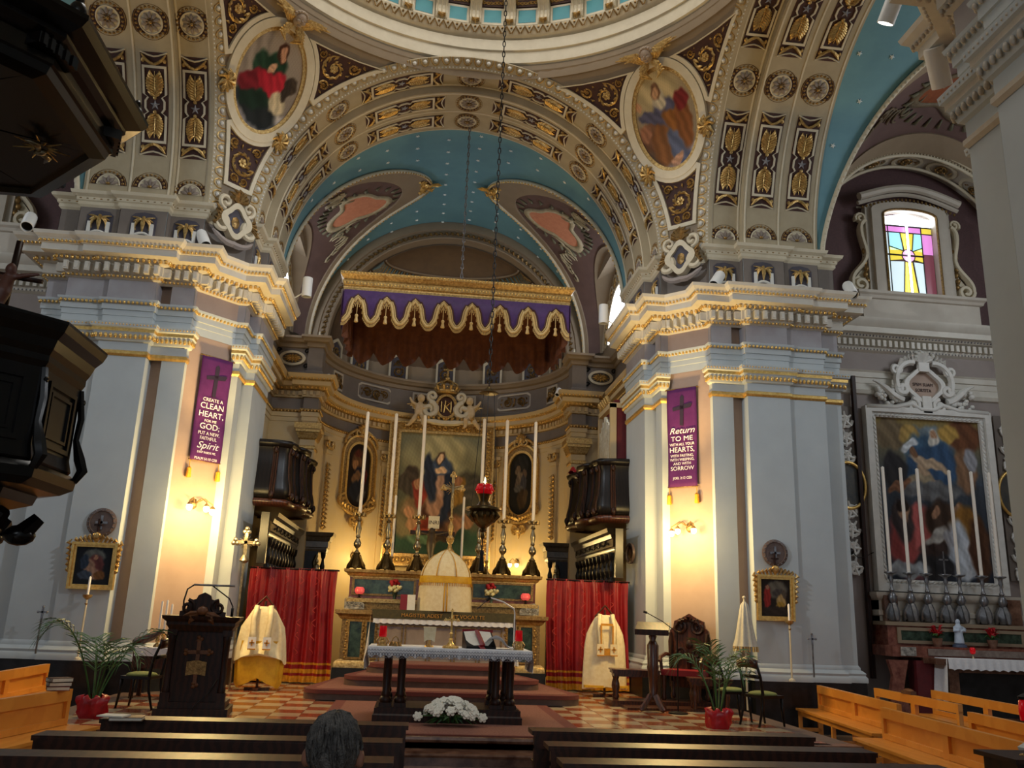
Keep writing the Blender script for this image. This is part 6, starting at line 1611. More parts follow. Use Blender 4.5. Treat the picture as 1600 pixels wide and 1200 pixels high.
# ---- red curtains -----------------------------------------------------------------
def curtain(x0,x1,label):
    t=thing('curtain',((x0+x1)/2,18.1,STG),label,'curtain','red side curtains'); n=110; rows=[(2.62,.25,0),(2.58,.3,0),(2.5,.6,0),(2.2,.9,0),(1.6,1,0),(1.0,1.1,0),(.8,1.15,1),(.76,1.15,0),(.68,1.2,1),(.6,1.2,0),(.55,1.2,1),(.43,1.2,1)]
    m=MB(); vs=[]
    for z,a,k in rows:
        for i in range(n+1):
            u=i/n; x=x0+(x1-x0)*u
            y=18.12+.05*a*sin(u*2*PI*6.5+.8*sin(u*9)+z*.25)+.02*a*sin(u*2*PI*15+z)+ (.012*sin(u*2*PI*34) if z>2.45 else 0); vs.append((x+.02*sin(z*2+u*7)*a,y,z))
    for j in range(len(rows)-1):
        m.k=rows[j][2]; base=len(m.v)
        if j==0: m.add(vs,[])
        for i in range(n): m.f.append([j*(n+1)+i,j*(n+1)+i+1,(j+1)*(n+1)+i+1,(j+1)*(n+1)+i]); m.m.append(m.k)
    cl_=m.build('cloth',['red_curtain','curtain_gold'],t,True)
    m=MB(); m.tube([(x0-.03,18.12,2.6),(x1+.03,18.12,2.6)],.018,6); m.build('rod','dark_metal',t,True)
    m=MB(); rnd=random.Random(int(x0*10))
    for i in range(int((x1-x0)/.3)):
        for j in range(6):
            x=x0+.15+.3*i; z=.95+.27*j; m.tube([(x+.04*sin(q*1.1+j),18.045+.0*q,z+.03*q) for q in range(6)],.005,3)
    stuff(m.build('damask_pattern','curtain_pattern',cl_))
    return t
curtain(-3.86,-2.12,'red damask curtain with gold hem stripes left of the high altar'); curtain(2.2,3.92,'red damask curtain with gold hem stripes right of the high altar')
# ---- hanging canopy --------------------------------------------------------------------
cn=thing('canopy',(0,18.5,8.9),'hanging purple canopy with gold frame and scalloped valance over the altar','canopy')
CW,CY0,CY1=2.46,17.6,19.7
m=MB(); pth=[(-CW,CY1),(-CW,CY0),(CW,CY0),(CW,CY1)]
m.sweep([(-CW,CY0),(-CW,CY1),(CW,CY1),(CW,CY0)][::-1],[(-.06,8.46),(.0,8.48),(.02,8.56),(.0,8.6),(.03,8.62),(.05,8.7),(.02,8.74),(.05,8.78),(.1,8.84),(.1,8.9),(-.1,8.93)],closed=True)
m.build('frame','gold',cn,30)
m=MB()
for i in range(70): m.ball((-CW+2*CW*i/69,CY0-.1,8.87),(.03,.02,.022),5,3); m.ball((-CW+2*CW*i/69,CY0-.04,8.66),(.025,.02,.03),5,3)
stuff(m.build('frame_beads','gold_bright',cn,True))
m=MB(); m.box((-CW+.05,CY0+.05,8.5),(CW-.05,CY1-.05,8.54)); m.build('ceiling_cloth','lining',cn)
NSC=8
def edge_z(u):
    """scalloped lower edge: lobes with tall keyhole notches"""
    f=(u*NSC)%1; d=abs(f-.5)*2      # 0 at notch centre ... 1 between
    if d<.22: return 8.24+.05*cos(d/.22*PI/2*3)
    if d<.42: return 8.24+(7.92-8.24)*((d-.22)/.2)**1.2
    return 7.92-.17*math.sin(min(1,(d-.42)/.5)*PI/2)
def valance(name,A,B,inn,n,mat_out,trim=True,drop=0):
    A=Vector(A);B=Vector(B); d=(B-A); L=d.length; d.normalize(); nn=Vector((d.y,-d.x,0))
    m=MB(); vs=[]; N=n*28
    def pt(i,z): u=i/N; p=A+(B-A)*u; w_=.03*sin(u*n*2*PI)*(8.5-z); return (p.x+nn.x*w_,p.y+nn.y*w_,z)
    def ez(i):
        u=(i/N*n/NSC)%1; return edge_z(u)-drop
    for i in range(N+1): vs+=[pt(i,8.5),pt(i,(8.5+ez(i))/2),pt(i,ez(i))]
    m.add(vs,[(i*3+j,(i+1)*3+j,(i+1)*3+j+1,i*3+j+1) for i in range(N) for j in range(2)])
    o=m.build(name,mat_out,cn,True); so=o.modifiers.new('thick','SOLIDIFY'); so.thickness=.01
    if trim:
        for off,rad,mt2 in ((.035,.036,'scallop_gold'),(.12,.018,'lining_dark'),(.085,.016,'scallop_gold')):
            m=MB(); 
            def off_pt(i):
                a=Vector((i-1,ez(max(0,i-1))*1.0)); s0=L/N
                t=Vector((2*s0,ez(min(N,i+1))-ez(max(0,i-1)))).normalized(); nr=Vector((-t.y,t.x))
                q=pt(i,ez(i)); return (q[0]+d.x*nr.x*off+nn.x*.02,q[1]+d.y*nr.x*off+nn.y*.02,q[2]+nr.y*off)
            m.tube([off_pt(i) for i in range(0,N+1)],rad,5,flat=.5,up=(nn.x,nn.y,0)); m.build('valance_trim',mt2,o,True)
        m=MB()
        for i in range(0,N+1):
            q=pt(i,ez(i)); m.tube([q,(q[0]+nn.x*.01,q[1]+nn.y*.01,q[2]-.07)],.012,3)
        stuff(m.build('valance_fringe','scallop_gold',o))
        for k in range(n):
            u=(k+.5)/n; p=A+(B-A)*u; m=MB(frame((p.x+nn.x*.02,p.y+nn.y*.02,8.24))); m.tube([(0,0,.0),(0,0,-.3)],.008,4); m.lathe([(.03,-.3),(.04,-.33),(.025,-.36),(.045,-.46),(.04,-.47)],8); m.build('tassel','scallop_gold',o,40)
    return o
valance('front_valance',(-CW,CY0-.02,0),(CW,CY0-.02,0),1,8,'purple'); 
valance('side_valance',(-CW-.02,CY1,0),(-CW-.02,CY0,0),1,4,'purple',False); valance('side_valance',(CW+.02,CY0,0),(CW+.02,CY1,0),1,4,'purple',False)
def drape(name,A,B,n,zt,zb):
    A=Vector(A);B=Vector(B); m=MB()
    def fn(u,v):
        p=A+(B-A)*u; d=(B-A).normalized(); nn=Vector((d.y,-d.x,0)); f=(u*n)%1
        zz=zb-.28*sin(PI*f); z=zt+(zz-zt)*v; w_=.07*sin(u*n*2*PI*2)*v; return (p.x+nn.x*w_,p.y+nn.y*w_,z)
    m.grid(fn,n*14,6); return m.build(name,'lining',cn,True)
drape('back_drape',(-CW+.06,CY1-.06,0),(CW-.06,CY1-.06,0),9,8.5,7.72); drape('side_drape',(-CW+.06,CY0+.1,0),(-CW+.06,CY1-.06,0),4,8.5,7.8); drape('side_drape',(CW-.06,CY0+.1,0),(CW-.06,CY1-.06,0),4,8.5,7.8)
def chain(name,p0,p1,label,mt_,link=.11,r=.012):
    p0=Vector(p0);p1=Vector(p1); n=int((p1-p0).length/link); lk=MB(); lk.tube([(x*.35,0,y) for x,y in circ(8,link*.62)],r,4,closed=True)
    lm=tmp(lk,'link',[mt_],50); t=thing(name,p0,label,'chain')
    m=MB(); 
    for i in range(n):
        c=p0.lerp(p1,(i+.5)/n); a=PI/2 if i%2 else 0
        T=frame(c,(cos(a),sin(a),0),(-sin(a),cos(a),0)); m.T=T; m.tube([(x*.35,0,y) for x,y in circ(8,link*.62)],r,4,closed=True)
    o=m.build('links',mt_,t,True); o['kind']='stuff'; return t
c0=atY(721,440,18.6); chain('canopy_chain',(c0.x,18.6,13.3),(c0.x,18.6,8.92),'pale chain hanging the purple canopy from the vault','pewter')
m=MB(); m.box((-CW,18.55,8.9),(CW,18.65,8.96)); m.box((-.05,CY0,8.9),(.05,CY1,8.95)); m.build('top_bar','gold_dark',cn)
# ---- sanctuary lamp ----------------------------------------------------------------------
YL=13.6; lx=atY(764,610,YL).x; zc_=atY(764,612,YL).z; zb_=atY(758,800,YL).z
chain('lamp_chain',(lx,YL,16.5),(lx,YL,zc_+.08),'long dark chain holding the red sanctuary lamp','dark_metal',.11,.009)
sl=thing('sanctuary_lamp',(lx,YL,zb_),'dark hanging sanctuary lamp with a lit red candle glass','lamp')
m=MB(frame((lx,YL,zc_))); m.lathe([(.0,.1),(.03,.08),(.05,.05),(.12,.0),(.16,-.03),(.15,-.035)],16); m.build('smoke_bell','bronze',sl,40)
m=MB()
for k in range(3): a=k*2.09+.4; m.tube([(lx+.1*cos(a),YL+.1*sin(a),zc_-.02),(lx+.24*cos(a),YL+.24*sin(a),zb_+.06)],.005,4)
m.build('hanger_chains','dark_metal',sl)
m=MB(frame((lx,YL,zb_))); m.lathe([(.02,-.42),(.04,-.38),(.03,-.32),(.06,-.3),(.04,-.26),(.1,-.22),(.2,-.12),(.22,-.05),(.2,.0),(.29,.03),(.29,.06),(.2,.08),(.12,.1),(.08,.16),(.1,.24),(.12,.28),(.1,.28)],24)
for k in range(12): a=2*PI*k/12; m.tube([(.2*cos(a),.2*sin(a),0),(.24*cos(a),.24*sin(a),-.06),(.16*cos(a),.16*sin(a),-.16)],[.02,.03,.015],5)
m.build('bowl','bronze',sl,40)
m=MB(frame((lx,YL,zb_))); m.lathe([(.08,.27),(.13,.3),(.14,.38),(.12,.44),(.1,.44),(.1,.32)],16); 
for k in range(14): a=2*PI*k/14; m.ball((.135*cos(a),.135*sin(a),.35),.02,5,4)
m.build('red_glass','red_glass',sl,True)
m=MB(frame((lx,YL,zb_))); m.lathe([(.0,.44),(.02,.47),(.014,.52),(0,.56)],8); m.build('flame','flame',sl,True)
m=MB(frame((lx,YL,zb_))); m.tube([(0,0,-.4),(0,0,-.62)],.01,5); m.lathe([(.03,-.6),(.04,-.64),(.03,-.68),(.05,-.9),(.045,-.92)],10); m.build('tassel','dark_metal',sl,40)

# ---- banners --------------------------------------------------------------
def banner(s,lines,label):
    a=1/math.sqrt(2); n=Vector((-s*a,-a,0)); d=Vector((a,-a,0)) if s>0 else Vector((a,a,0))
    c=Vector((s*4.62,16.35,0))+n*.03
    if s>0: c=Vector((4.62,16.37,0))+n*.04
    zt,zb=6.42,4.42; w_=.33
    t=thing('banner',(c.x,c.y,zt),label,'banner','purple Lent banners'); F=frame((c.x,c.y,0),d,(0,0,1),n)
    m=MB(F); m.grid(lambda u,v:((2*u-1)*w_*(1-.04*v),zt+(zb-zt)*v,.012*sin(v*7+u*2)+.02),10,24)
    o=m.build('cloth','banner',t,True); so=o.modifiers.new('thick','SOLIDIFY'); so.thickness=.006
    m=MB(F); m.tube([(-w_-.04,zt,.02),(w_+.04,zt,.02)],.015,6); m.tube([(-w_,zb,.02),(w_,zb,.02)],.012,6); m.build('rod','gold_dark',t,True)
    m=MB(F); k=.0
    for poly in ([(-.04,5.62),(.035,5.6),(.06,6.2),(.02,6.24),(-.03,6.2)],[(-.2,5.99),(-.19,5.92),(.2,5.97),(.24,6.04),(.19,6.06)]):
        poly=[(x,y+.04) for x,y in poly]; m.prism(poly[::1],.035,.043)
    m.build('cross','banner_dark',o)
    z=5.62
    for txt,size,sh,sx in lines:
        size*=.92; sx*=1.08
        text(txt,size,'letter_white','lettering',o,lambda p,z=z:F((p[0]*1.0,p[1]+z-size*.75,p[2]+.04)),ext=.002,shear=sh,sx=sx); z-=size*1.02
    for x in (-w_+.03,w_-.03):
        m=MB(F); m.tube([(x,zb,.02),(x,zb-.14,.03)],.008,4); m.T=frame(F((x,zb-.14,.03))); m.lathe([(.015,0),(.045,-.03),(.04,-.07),(.05,-.19),(.045,-.2)],8); m.build('tassel','tassel_yellow',t,40)
banner(-1,[('CREATE A',.1,0,.95),('CLEAN',.17,0,.95),('HEART,',.17,0,.95),('FOR ME',.075,0,1),('GOD;',.17,0,1),('PUT A NEW,',.1,0,.82),('FAITHFUL',.1,0,.82),('Spirit',.2,.35,1.05),('DEEP INSIDE ME.',.06,0,.9),('',.06,0,1),('PSALM 51:10 CEB',.075,0,.85)],'purple banner lettered CREATE A CLEAN HEART FOR ME GOD')
banner(1,[('Return',.19,.35,1.05),('TO ME',.15,0,1.1),('WITH ALL YOUR',.085,0,.85),('HEARTS,',.16,0,.92),('WITH FASTING,',.085,0,.85),('WITH WEEPING,',.085,0,.85),('AND WITH',.085,0,.9),('SORROW',.125,0,.95),('',.1,0,1),('JOEL 2:12 CEB',.075,0,.9)],'purple banner lettered Return TO ME WITH ALL YOUR HEARTS')
# ---- stations of the cross pictures and plaques -----------------------------
stL=blobs(lambda u,v:(30,34,40),[(.5,.75,.3,.2,0,(96,100,96)),(.55,.5,.24,.3,0,(92,54,54)),(.4,.45,.16,.26,20,(140,110,92)),(.5,.3,.2,.16,-30,(150,118,98)),(.3,.25,.2,.12,0,(60,70,84)),(.7,.25,.16,.12,0,(110,76,46)),(.25,.6,.12,.2,0,(44,56,72)),(.55,.72,.06,.07,0,(160,120,96))],31,.03)
stR=blobs(lambda u,v:(40,34,30),[(.55,.72,.36,.24,0,(98,92,80)),(.6,.62,.2,.12,0,(70,64,60)),(.22,.5,.12,.34,0,(140,44,40)),(.22,.78,.06,.06,0,(150,110,86)),(.7,.4,.16,.2,0,(170,140,90)),(.66,.28,.14,.12,0,(150,118,50)),(.5,.15,.5,.12,0,(52,42,36)),(.8,.6,.08,.12,0,(84,72,60))],32,.03)
for s,cc,lb in ((-1,stL,'small gilt-framed painting of a pale body, on the CLEAN HEART pier'),(1,stR,'small gilt-framed painting with a red-robed man, on the RETURN TO ME pier')):
    Y=15.6; x0,x1=(-6.39,-5.64) if s<0 else (5.7,6.41); z0,z1=(2.03,2.81) if s<0 else (1.93,2.75); cx=(x0+x1)/2
    F=frame((cx,Y,(z0+z1)/2),(1,0,0),(0,-.05,1),(0,-1,-.05)); hx,hz=(x1-x0)/2,(z1-z0)/2
    t=thing('framed_picture',(cx,Y,z0),lb,'painting','stations of the cross')
    picture(lambda p:F((p[0],p[1],.03)),rect(-hx+.08,hx-.08,-hz+.08,hz-.08),cc,'canvas',t,40,46)
    m=MB(F); m.ring(rect(-hx,hx,-hz,hz),rect(-hx+.04,hx-.04,-hz+.04,hz-.04),0,.08); m.ring(rect(-hx+.04,hx-.04,-hz+.04,hz-.04),rect(-hx+.08,hx-.08,-hz+.08,hz-.08),0,.05); sfr=m.build('frame','gold_bright',t)
    m=MB(F)
    for q in (-1,1):
        for k in range(6): m.tube([(q*(hx+.01),hz-.05-.09*k,.04),(q*(hx+.07-.008*k),hz-.02-.09*k,.07),(q*(hx+.03),hz+.04-.09*k,.03)],[.02,.035,.01],5)
        for k in range(5): m.tube([(q*.07*k,hz,.04),(q*(.07*k+.05),hz+.13-.02*k,.07),(q*(.07*k+.07),hz+.06-.01*k,.03)],[.02,.035,.012],5)
    m.ball((0,hz+.1,.05),(.08,.08,.05),8,5)
    m.build('carved_crest','gold',sfr,50)
    m=MB(F); m.box((-.015,hz+.14,.03),(.015,hz+.4,.05)); m.box((-.07,hz+.28,.03),(.07,hz+.31,.05)); m.build('cross','dark_wood',t)
    t2=thing('wall_plaque',(cx+.02,15.6,3.14),'round brown plaque with a pale cross on the %s pier'%('CLEAN HEART' if s<0 else 'RETURN TO ME'),'plaque')
    F2=frame((cx+.03,15.61,3.15),(1,0,0),(0,0,1),(0,-1,0)); m=MB(F2); m.lathe([(.24,0),(.25,.04),(.2,.06),(.19,.04),(0,.04)],26); dsc=m.build('disc','plaque_brown',t2,40)
    m=MB(F2); 
    for k in range(18): m.ball((.222*cos(k*.349),.222*sin(k*.349),.055),.014,5,3)
    m.box((-.02,-.12,.04),(.02,.12,.055)); m.box((-.1,-.02,.04),(.1,.02,.055)); stuff(m.build('relief','pewter',dsc,45))
    t3=thing('candle_bracket',(cx+.03,15.45,1.1),'thin pole with a candle dish before the picture on the %s pier'%('CLEAN HEART' if s<0 else 'RETURN TO ME'),'candle holder')
    px=cx+(.04 if s<0 else .18); f=frame((px,15.42,0)); m=MB(f); m.tube([(0,0,.92),(0,0,1.88)],.016,6); m.lathe([(.06,.9),(.05,.93),(.016,.95)],10); m.build('pole','cream',t3,40)
    m=MB(f); m.lathe([(.02,1.86),(.07,1.9),(.08,1.94),(.03,1.94)],12); m.lathe([(.03,1.8),(.0,1.74)],8); m.build('dish','gold',t3,40); m=MB(f); m.lathe([(.02,1.94),(.02,2.22),(.004,2.24)],8); m.build('candle','candle_wax',t3,40)
    t4=thing('standard_pole',(s*6.56,15.4,1.1),'dark slim cross standard leaning by the base of the %s pier'%('CLEAN HEART' if s<0 else 'RETURN TO ME'),'pole')
    f=frame((s*6.62,15.36,0)); m=MB(f); m.tube([(0,0,.98),(0,0,1.55)],.015,6); m.build('pole','pewter',t4,40); m=MB(f); m.box((-.015,-.01,1.52),(.015,.01,1.72)); m.box((-.07,-.01,1.62),(.07,.01,1.65)); 
    for q in ((0,1.72),(-.07,1.635),(.07,1.635)): m.ball((q[0],0,q[1]),.022,6,4)
    m.build('cross_head','pewter',t4,40)
op_=thing('oval_plaque',(4.05,18.0,3.2),'small oval plaque on the jamb beside the right choir screen','plaque')
pz=atX(987,865,4.04); F=frame((4.03,pz.y,pz.z),(0,-1,0),(0,0,1),(-1,0,0)); m=MB(F); m.ring(circ(22,.34,.22),circ(22,.28,.17),0,.05); m.build('frame','plaque_brown',op_,40); m=MB(F); m.prism(circ(22,.28,.17),0,.02); m.ball((0,0,.02),(.1,.11,.03),8,5); m.build('picture','wood_frame',op_,40)
# processional cross on the left jamb
pcx=thing('processional_cross',(-3.75,16.9,STG),'silver processional cross standing against the left jamb pilaster','cross')
q=atY(384,850,16.45); f=frame((q.x,16.45,0)); zc=q.z
m=MB(f); m.lathe([(.02,STG),(.02,zc-.35),(.05,zc-.34),(.09,zc-.3),(.06,zc-.24),(.03,zc-.2)],10); m.build('staff','silver',pcx,40)
m=MB(f); m.box((-.03,-.015,zc-.22),(.03,.015,zc+.22)); m.box((-.17,-.015,zc+.0),(.17,.015,zc+.06))
for p in ((0,zc+.24),(.19,zc+.03),(-.19,zc+.03)):
    for k in range(3): m.ball((p[0]+.04*cos(k*2.09+1.57),0,p[1]+.04*sin(k*2.09+1.57)),(.045,.025,.045),7,5)
for k in range(12): a=k*PI/6; m.tube([(.04*cos(a),0,zc+.03+.04*sin(a)),(.13*cos(a),0,zc+.03+.13*sin(a))],[.014,.004],4)
m.ball((0,0,zc-.28),(.06,.06,.07),8,6); m.build('cross','silver',pcx,45)
# ---- vestments on stands --------------------------------------------------------
def vestment(x,y,label,gold_front,h=1.55,w=.44,trim='yellow_cloth'):
    t=thing('vestment_stand',(x,y,STG),label,'vestment','vestments displayed on stands'); f=frame((x,y,STG))
    m=MB(f); m.box((-.22,-.04,0),(.22,.04,.05)); m.box((-.04,-.22,0),(.04,.22,.05)); m.tube([(0,0,.03),(0,0,h)],.025,6); m.build('stand','brown_wood',t,40)
    m=MB(f); m.tube([(-.2,0,h-.14),(0,0,h+.08),(.2,0,h-.14)],.022,5); m.tube([(-.2,0,h-.14),(.2,0,h-.14)],.022,5); m.build('hanger','brown_wood',t,40)
    prof=[(.13,h-.1,.05),(.2,h-.15,.08),(.29,h-.3,.1),(w*.85,h-.46,.12),(w*.94,h-.62,.14),(w*1.02,h-.95 if not gold_front else .4,.2),(w*1.03,.5 if not gold_front else .2,.2)]
    m=MB(f); n=40; vs=[]
    for (rx,z,ry) in prof:
        for i in range(n): a=2*PI*i/n; k=1+.05*sin(a*8)*(1 if z<h-.4 else .3); vs.append((rx*cos(a)*k,ry*sin(a)*k,z-.06*abs(cos(a))*(1 if z<h-.6 else 0)+(.14*abs(sin(a)) if not gold_front and z<.6 else 0)))
    m.add(vs,[(j*n+i,j*n+(i+1)%n,(j+1)*n+(i+1)%n,(j+1)*n+i) for j in range(len(prof)-1) for i in range(n)]); m.build('chasuble','ivory_cloth',t,True)
    if not gold_front:
        m=MB(f); vs=[]
        for (rx,z) in ((w*.85,.85),(w*.95,.55),(w*.9,.3),(w*.8,.22)):
            for i in range(n): a=2*PI*i/n; k=1+.08*sin(a*7); vs.append((rx*cos(a)*k,.15*sin(a)*k,z-(.18*abs(cos(a)) if z<.4 else 0)))
        m.add(vs,[(j*n+i,j*n+(i+1)%n,(j+1)*n+(i+1)%n,(j+1)*n+i) for j in range(3) for i in range(n)]); m.build('lining','yellow_cloth',t,True)
    for s in (-1,1):
        m=MB(f); b=.72 if not gold_front else .78
        pts=[(s*.12,-.1,h-.08),(s*.15,-.17,h-.3),(s*.13,-.2,h-.55),(s*.13,-.215,b)]
        m.tube(pts,[.045,.05,.06,.07],4,flat=.15,up=(0,1,0)); m.build('stole','ivory_cloth',t,True)
        m=MB(f); m.box((s*.13-.07,-.235,b),(s*.13+.07,-.225,b+.2)); m.build('stole_end','white_cloth' if not gold_front else 'ivory_cloth',t)
        m=MB(f); m.box((s*.13-.012,-.245,b+.05),(s*.13+.012,-.236,b+.15)); m.box((s*.13-.045,-.245,b+.09),(s*.13+.045,-.236,b+.112)); m.box((s*.13-.07,-.245,b-.02),(s*.13+.07,-.236,b)); m.build('stole_cross','curtain_gold',t)
    if gold_front:
        m=MB(f); m.box((-.2,-.225,h-.85),(.2,-.215,h-.72)); m.box((-.12,-.2,h-.3),(.12,-.19,h-.26)); m.box((-.13,-.215,h-.72),(-.1,-.2,h-.3)); m.box((.1,-.215,h-.72),(.13,-.2,h-.3)); m.build('orphrey','curtain_gold',t)
        m=MB(f); m.box((-.42,-.19,.18),(.42,.1,.22)); m.build('hem','yellow_cloth',t)
q=atZ(395,1080,STG); vestment(-3.24,16.55,'ivory chasuble with yellow lining and crossed stole, left curtain',False)
vestment(3.2,17.1,'long ivory cope with gold orphrey before the right curtain',True,1.62,.42)
# ---- ambo ---------------------------------------------------------------------------
am=thing('ambo',(-3.44,12.75,STG),'tall dark carved wooden ambo with a gilt cross on its front','lectern')
AF=frame((-3.44,12.62,STG),(cos(.1),sin(.1),0),(-sin(.1),cos(.1),0))
def ab(name,a,b,mt_='dark_wood'): m=MB(AF); m.box(a,b); return m.build(name,mt_,am)
ab('base',(-.48,-.05,0),(.48,.7,.1)); ab('base_step',(-.43,0,.1),(.43,.65,.18)); ab('body',(-.34,.06,.18),(.34,.6,1.12))
for s in (-1,1):
    m=MB(AF); m.box((s*.36-.06,.0,.18),(s*.36+.06,.12,.3)); m.lathe([(.05,.3),(.055,.34),(.045,.38),(.042,.7),(.05,.98),(.06,1.02),(.045,1.06)],10,(s*.36,.06,0)); m.box((s*.36-.065,-.01,1.04),(s*.36+.065,.12,1.12)); m.build('pilaster','dark_wood',am,40)
m=MB(AF); m.sweep([(-.4,.66),(-.4,0),(.4,0),(.4,.66)],[(0,1.1),(.02,1.14),(.05,1.18),(.05,1.22),(.1,1.26),(.11,1.3),(-.3,1.31)]); m.build('cornice','dark_wood',am)
m=MB(AF); sil=[(-.3,1.3),(-.3,1.36),(-.22,1.38),(-.2,1.5),(-.1,1.53),(-.08,1.58),(0,1.62),(.08,1.58),(.1,1.53),(.2,1.5),(.22,1.38),(.3,1.36),(.3,1.3)]
m.T=(lambda p:AF((p[0],.0-p[2],p[1]))); m.prism(sil[::-1],-.06,.02); 
for s in (-1,1): m.tube([(x,y,.03) for x,y in spiral(s*.2,1.42,.1,.02,PI/2,s*1.3,14)],.025,5)
m.build('crest','dark_wood',am,40)
m=MB(lambda p:AF((p[0],-.02-p[2],p[1]))); m.ball((0,1.37,.04),(.08,.07,.05),8,6)
for s in (-1,1):
    for k in range(3): m.tube([(s*.05,1.35-.03*k,.04),(s*.14,1.33-.04*k,.06),(s*(.24-.04*k),1.3-.05*k,.03)],[.02,.04,.01],5)
m.build('winged_head','carved_amber',am,50)
m=MB(lambda p:AF((p[0],.06-p[2],p[1]))); m.box((-.025,.42,0),(.025,.98,.03)); m.box((-.13,.8,0),(.13,.85,.03))
for q in ((0,1.0),(-.15,.825),(.15,.825),(0,.4)):
    for k in range(3): m.ball((q[0]+.025*cos(k*2.09),q[1]+.025*sin(k*2.09),.015),(.03,.03,.02),6,4)
m.build('inlaid_cross','carved_amber',am,45)
m=MB(lambda p:AF((p[0],.03-p[2],p[1]))); m.prism([(-.13,.52),(-.01,.54),(.01,.54),(.13,.52),(.13,.7),(.01,.72),(-.01,.72),(-.13,.7)],0,.02); m.build('inlaid_book','gold_dark',am)
ml=thing('ambo_microphone',(-3.4,12.8,1.71),'thin curved reading lamp and microphone arms above the ambo','lamp')
m=MB(AF); m.tube([(-.3,.3,1.3),(-.31,.3,1.5),(-.28,.3,1.66),(-.2,.3,1.72),(.0,.3,1.73)],.012,6); m.tube([(.36,.3,1.3),(.36,.3,1.44),(.3,.3,1.55),(.05,.3,1.72)],.01,6); m.build('arms','dark_metal',ml,True)
m=MB(AF); m.tube([(-.2,.3,1.725),(.36,.3,1.725)],.016,6); m.build('lamp_bar','pewter',ml,True); m=MB(AF); m.tube([(.36,.3,1.3),(.36,.3,1.42)],.02,7); m.build('microphone','dark_metal',ml,True)
# cable & mic stand bit on the ambo
m=MB(); m.tube([AF((.3,.0,.5)),AF((.2,-.06,.3)),AF((.05,-.1,.15)),AF((.0,-.15,.0)),(-3.4,11.8,STG+.01),(-3.3,11.3,STG+.01)],.008,5); o=m.build('cable','dark_metal',None,True); tag(o,'thin black cable trailing from the ambo over the floor','cable')
# ---- side table with candles behind the ambo ----------------------------------------
sd=thing('credence_table',(-4.5,15.0,STG),'small dark credence table with white cloth behind the ambo','table')
stx,sty=-4.35,14.9
m=MB(); m.box((stx-.6,sty-.25,1.1),(stx+.6,sty+.3,1.15)); m.box((stx-.55,sty-.2,.85),(stx+.55,sty+.25,1.1)); m.build('top','brown_wood',sd)
for dx in (-.5,.5):
    for dy in (-.18,.22): m=MB(); m.lathe([(.04,STG),(.03,.6),(.045,.8),(.04,.86)],8,(stx+dx,sty+dy,0)); m.build('leg','dark_wood',sd,40)
m=MB(); m.box((stx-.5,sty-.3,1.152),(stx+.45,sty+.28,1.165)); m.box((stx-.5,sty-.31,1.04),(stx+.45,sty-.3,1.165)); o=m.build('table_runner','white_cloth'); tag(o,'white runner on the credence table behind the ambo','cloth')
for k,(dx,h) in enumerate(((-.26,.5),(-.18,.52),(-.1,.46),(.38,.44),(.55,.46),(.72,.38))):
    x=stx+dx; t=thing('candle',(x,sty,1.165),['first','second','third','fourth','fifth','sixth'][k]+' slim candle from the palm, behind the ambo','candle','slim candles behind the ambo')
    z0=1.165 if dx<.5 else 1.152
    if dx>.58: x=stx+.56; sty2=sty+.2
    else: sty2=sty
    m=MB(frame((x,sty2,z0))); m.lathe([(.06,0),(.05,.03),(.02,.06),(.035,.1),(.02,.15),(.045,.2),(.02,.21)],10); m.build('holder','gold',t,40); m=MB(frame((x,sty2,z0))); m.lathe([(.018,.2),(.018,.2+h),(.004,.22+h)],8); m.build('wax','candle_wax',t,40)
rb=thing('red_flowers',(stx+.15,sty-.1,1.165),'small red and pink flowers among the slim candles','flowers'); m=MB(frame((stx+.13,sty-.1,1.165))); rnd=random.Random(8)
for k in range(22): m.ball((rnd.uniform(-.12,.12),rnd.uniform(-.08,.08),rnd.uniform(.03,.22)),rnd.uniform(.025,.05),6,4)
m.build('blooms','flower_red',rb,True); m=MB(frame((stx+.13,sty-.1,1.165)))
for k in range(10): m.ball((rnd.uniform(-.12,.12),rnd.uniform(-.1,0),rnd.uniform(.03,.2)),rnd.uniform(.02,.035),6,4)
m.build('pink_blooms','flower_pink',rb,True)
bk=thing('brown_statue',(stx-.4,sty-.05,1.165),'low brown carved figure lying on the credence table','figure'); m=MB(frame((stx-.42,sty-.05,1.165))); m.tube([(-.2,0,.06),(-.05,0,.1),(.1,0,.16),(.18,0,.22)],[.05,.07,.06,.03],8); m.ball((.2,0,.24),.05,8,6); melt(m,'body','brown_wood',bk,.015)
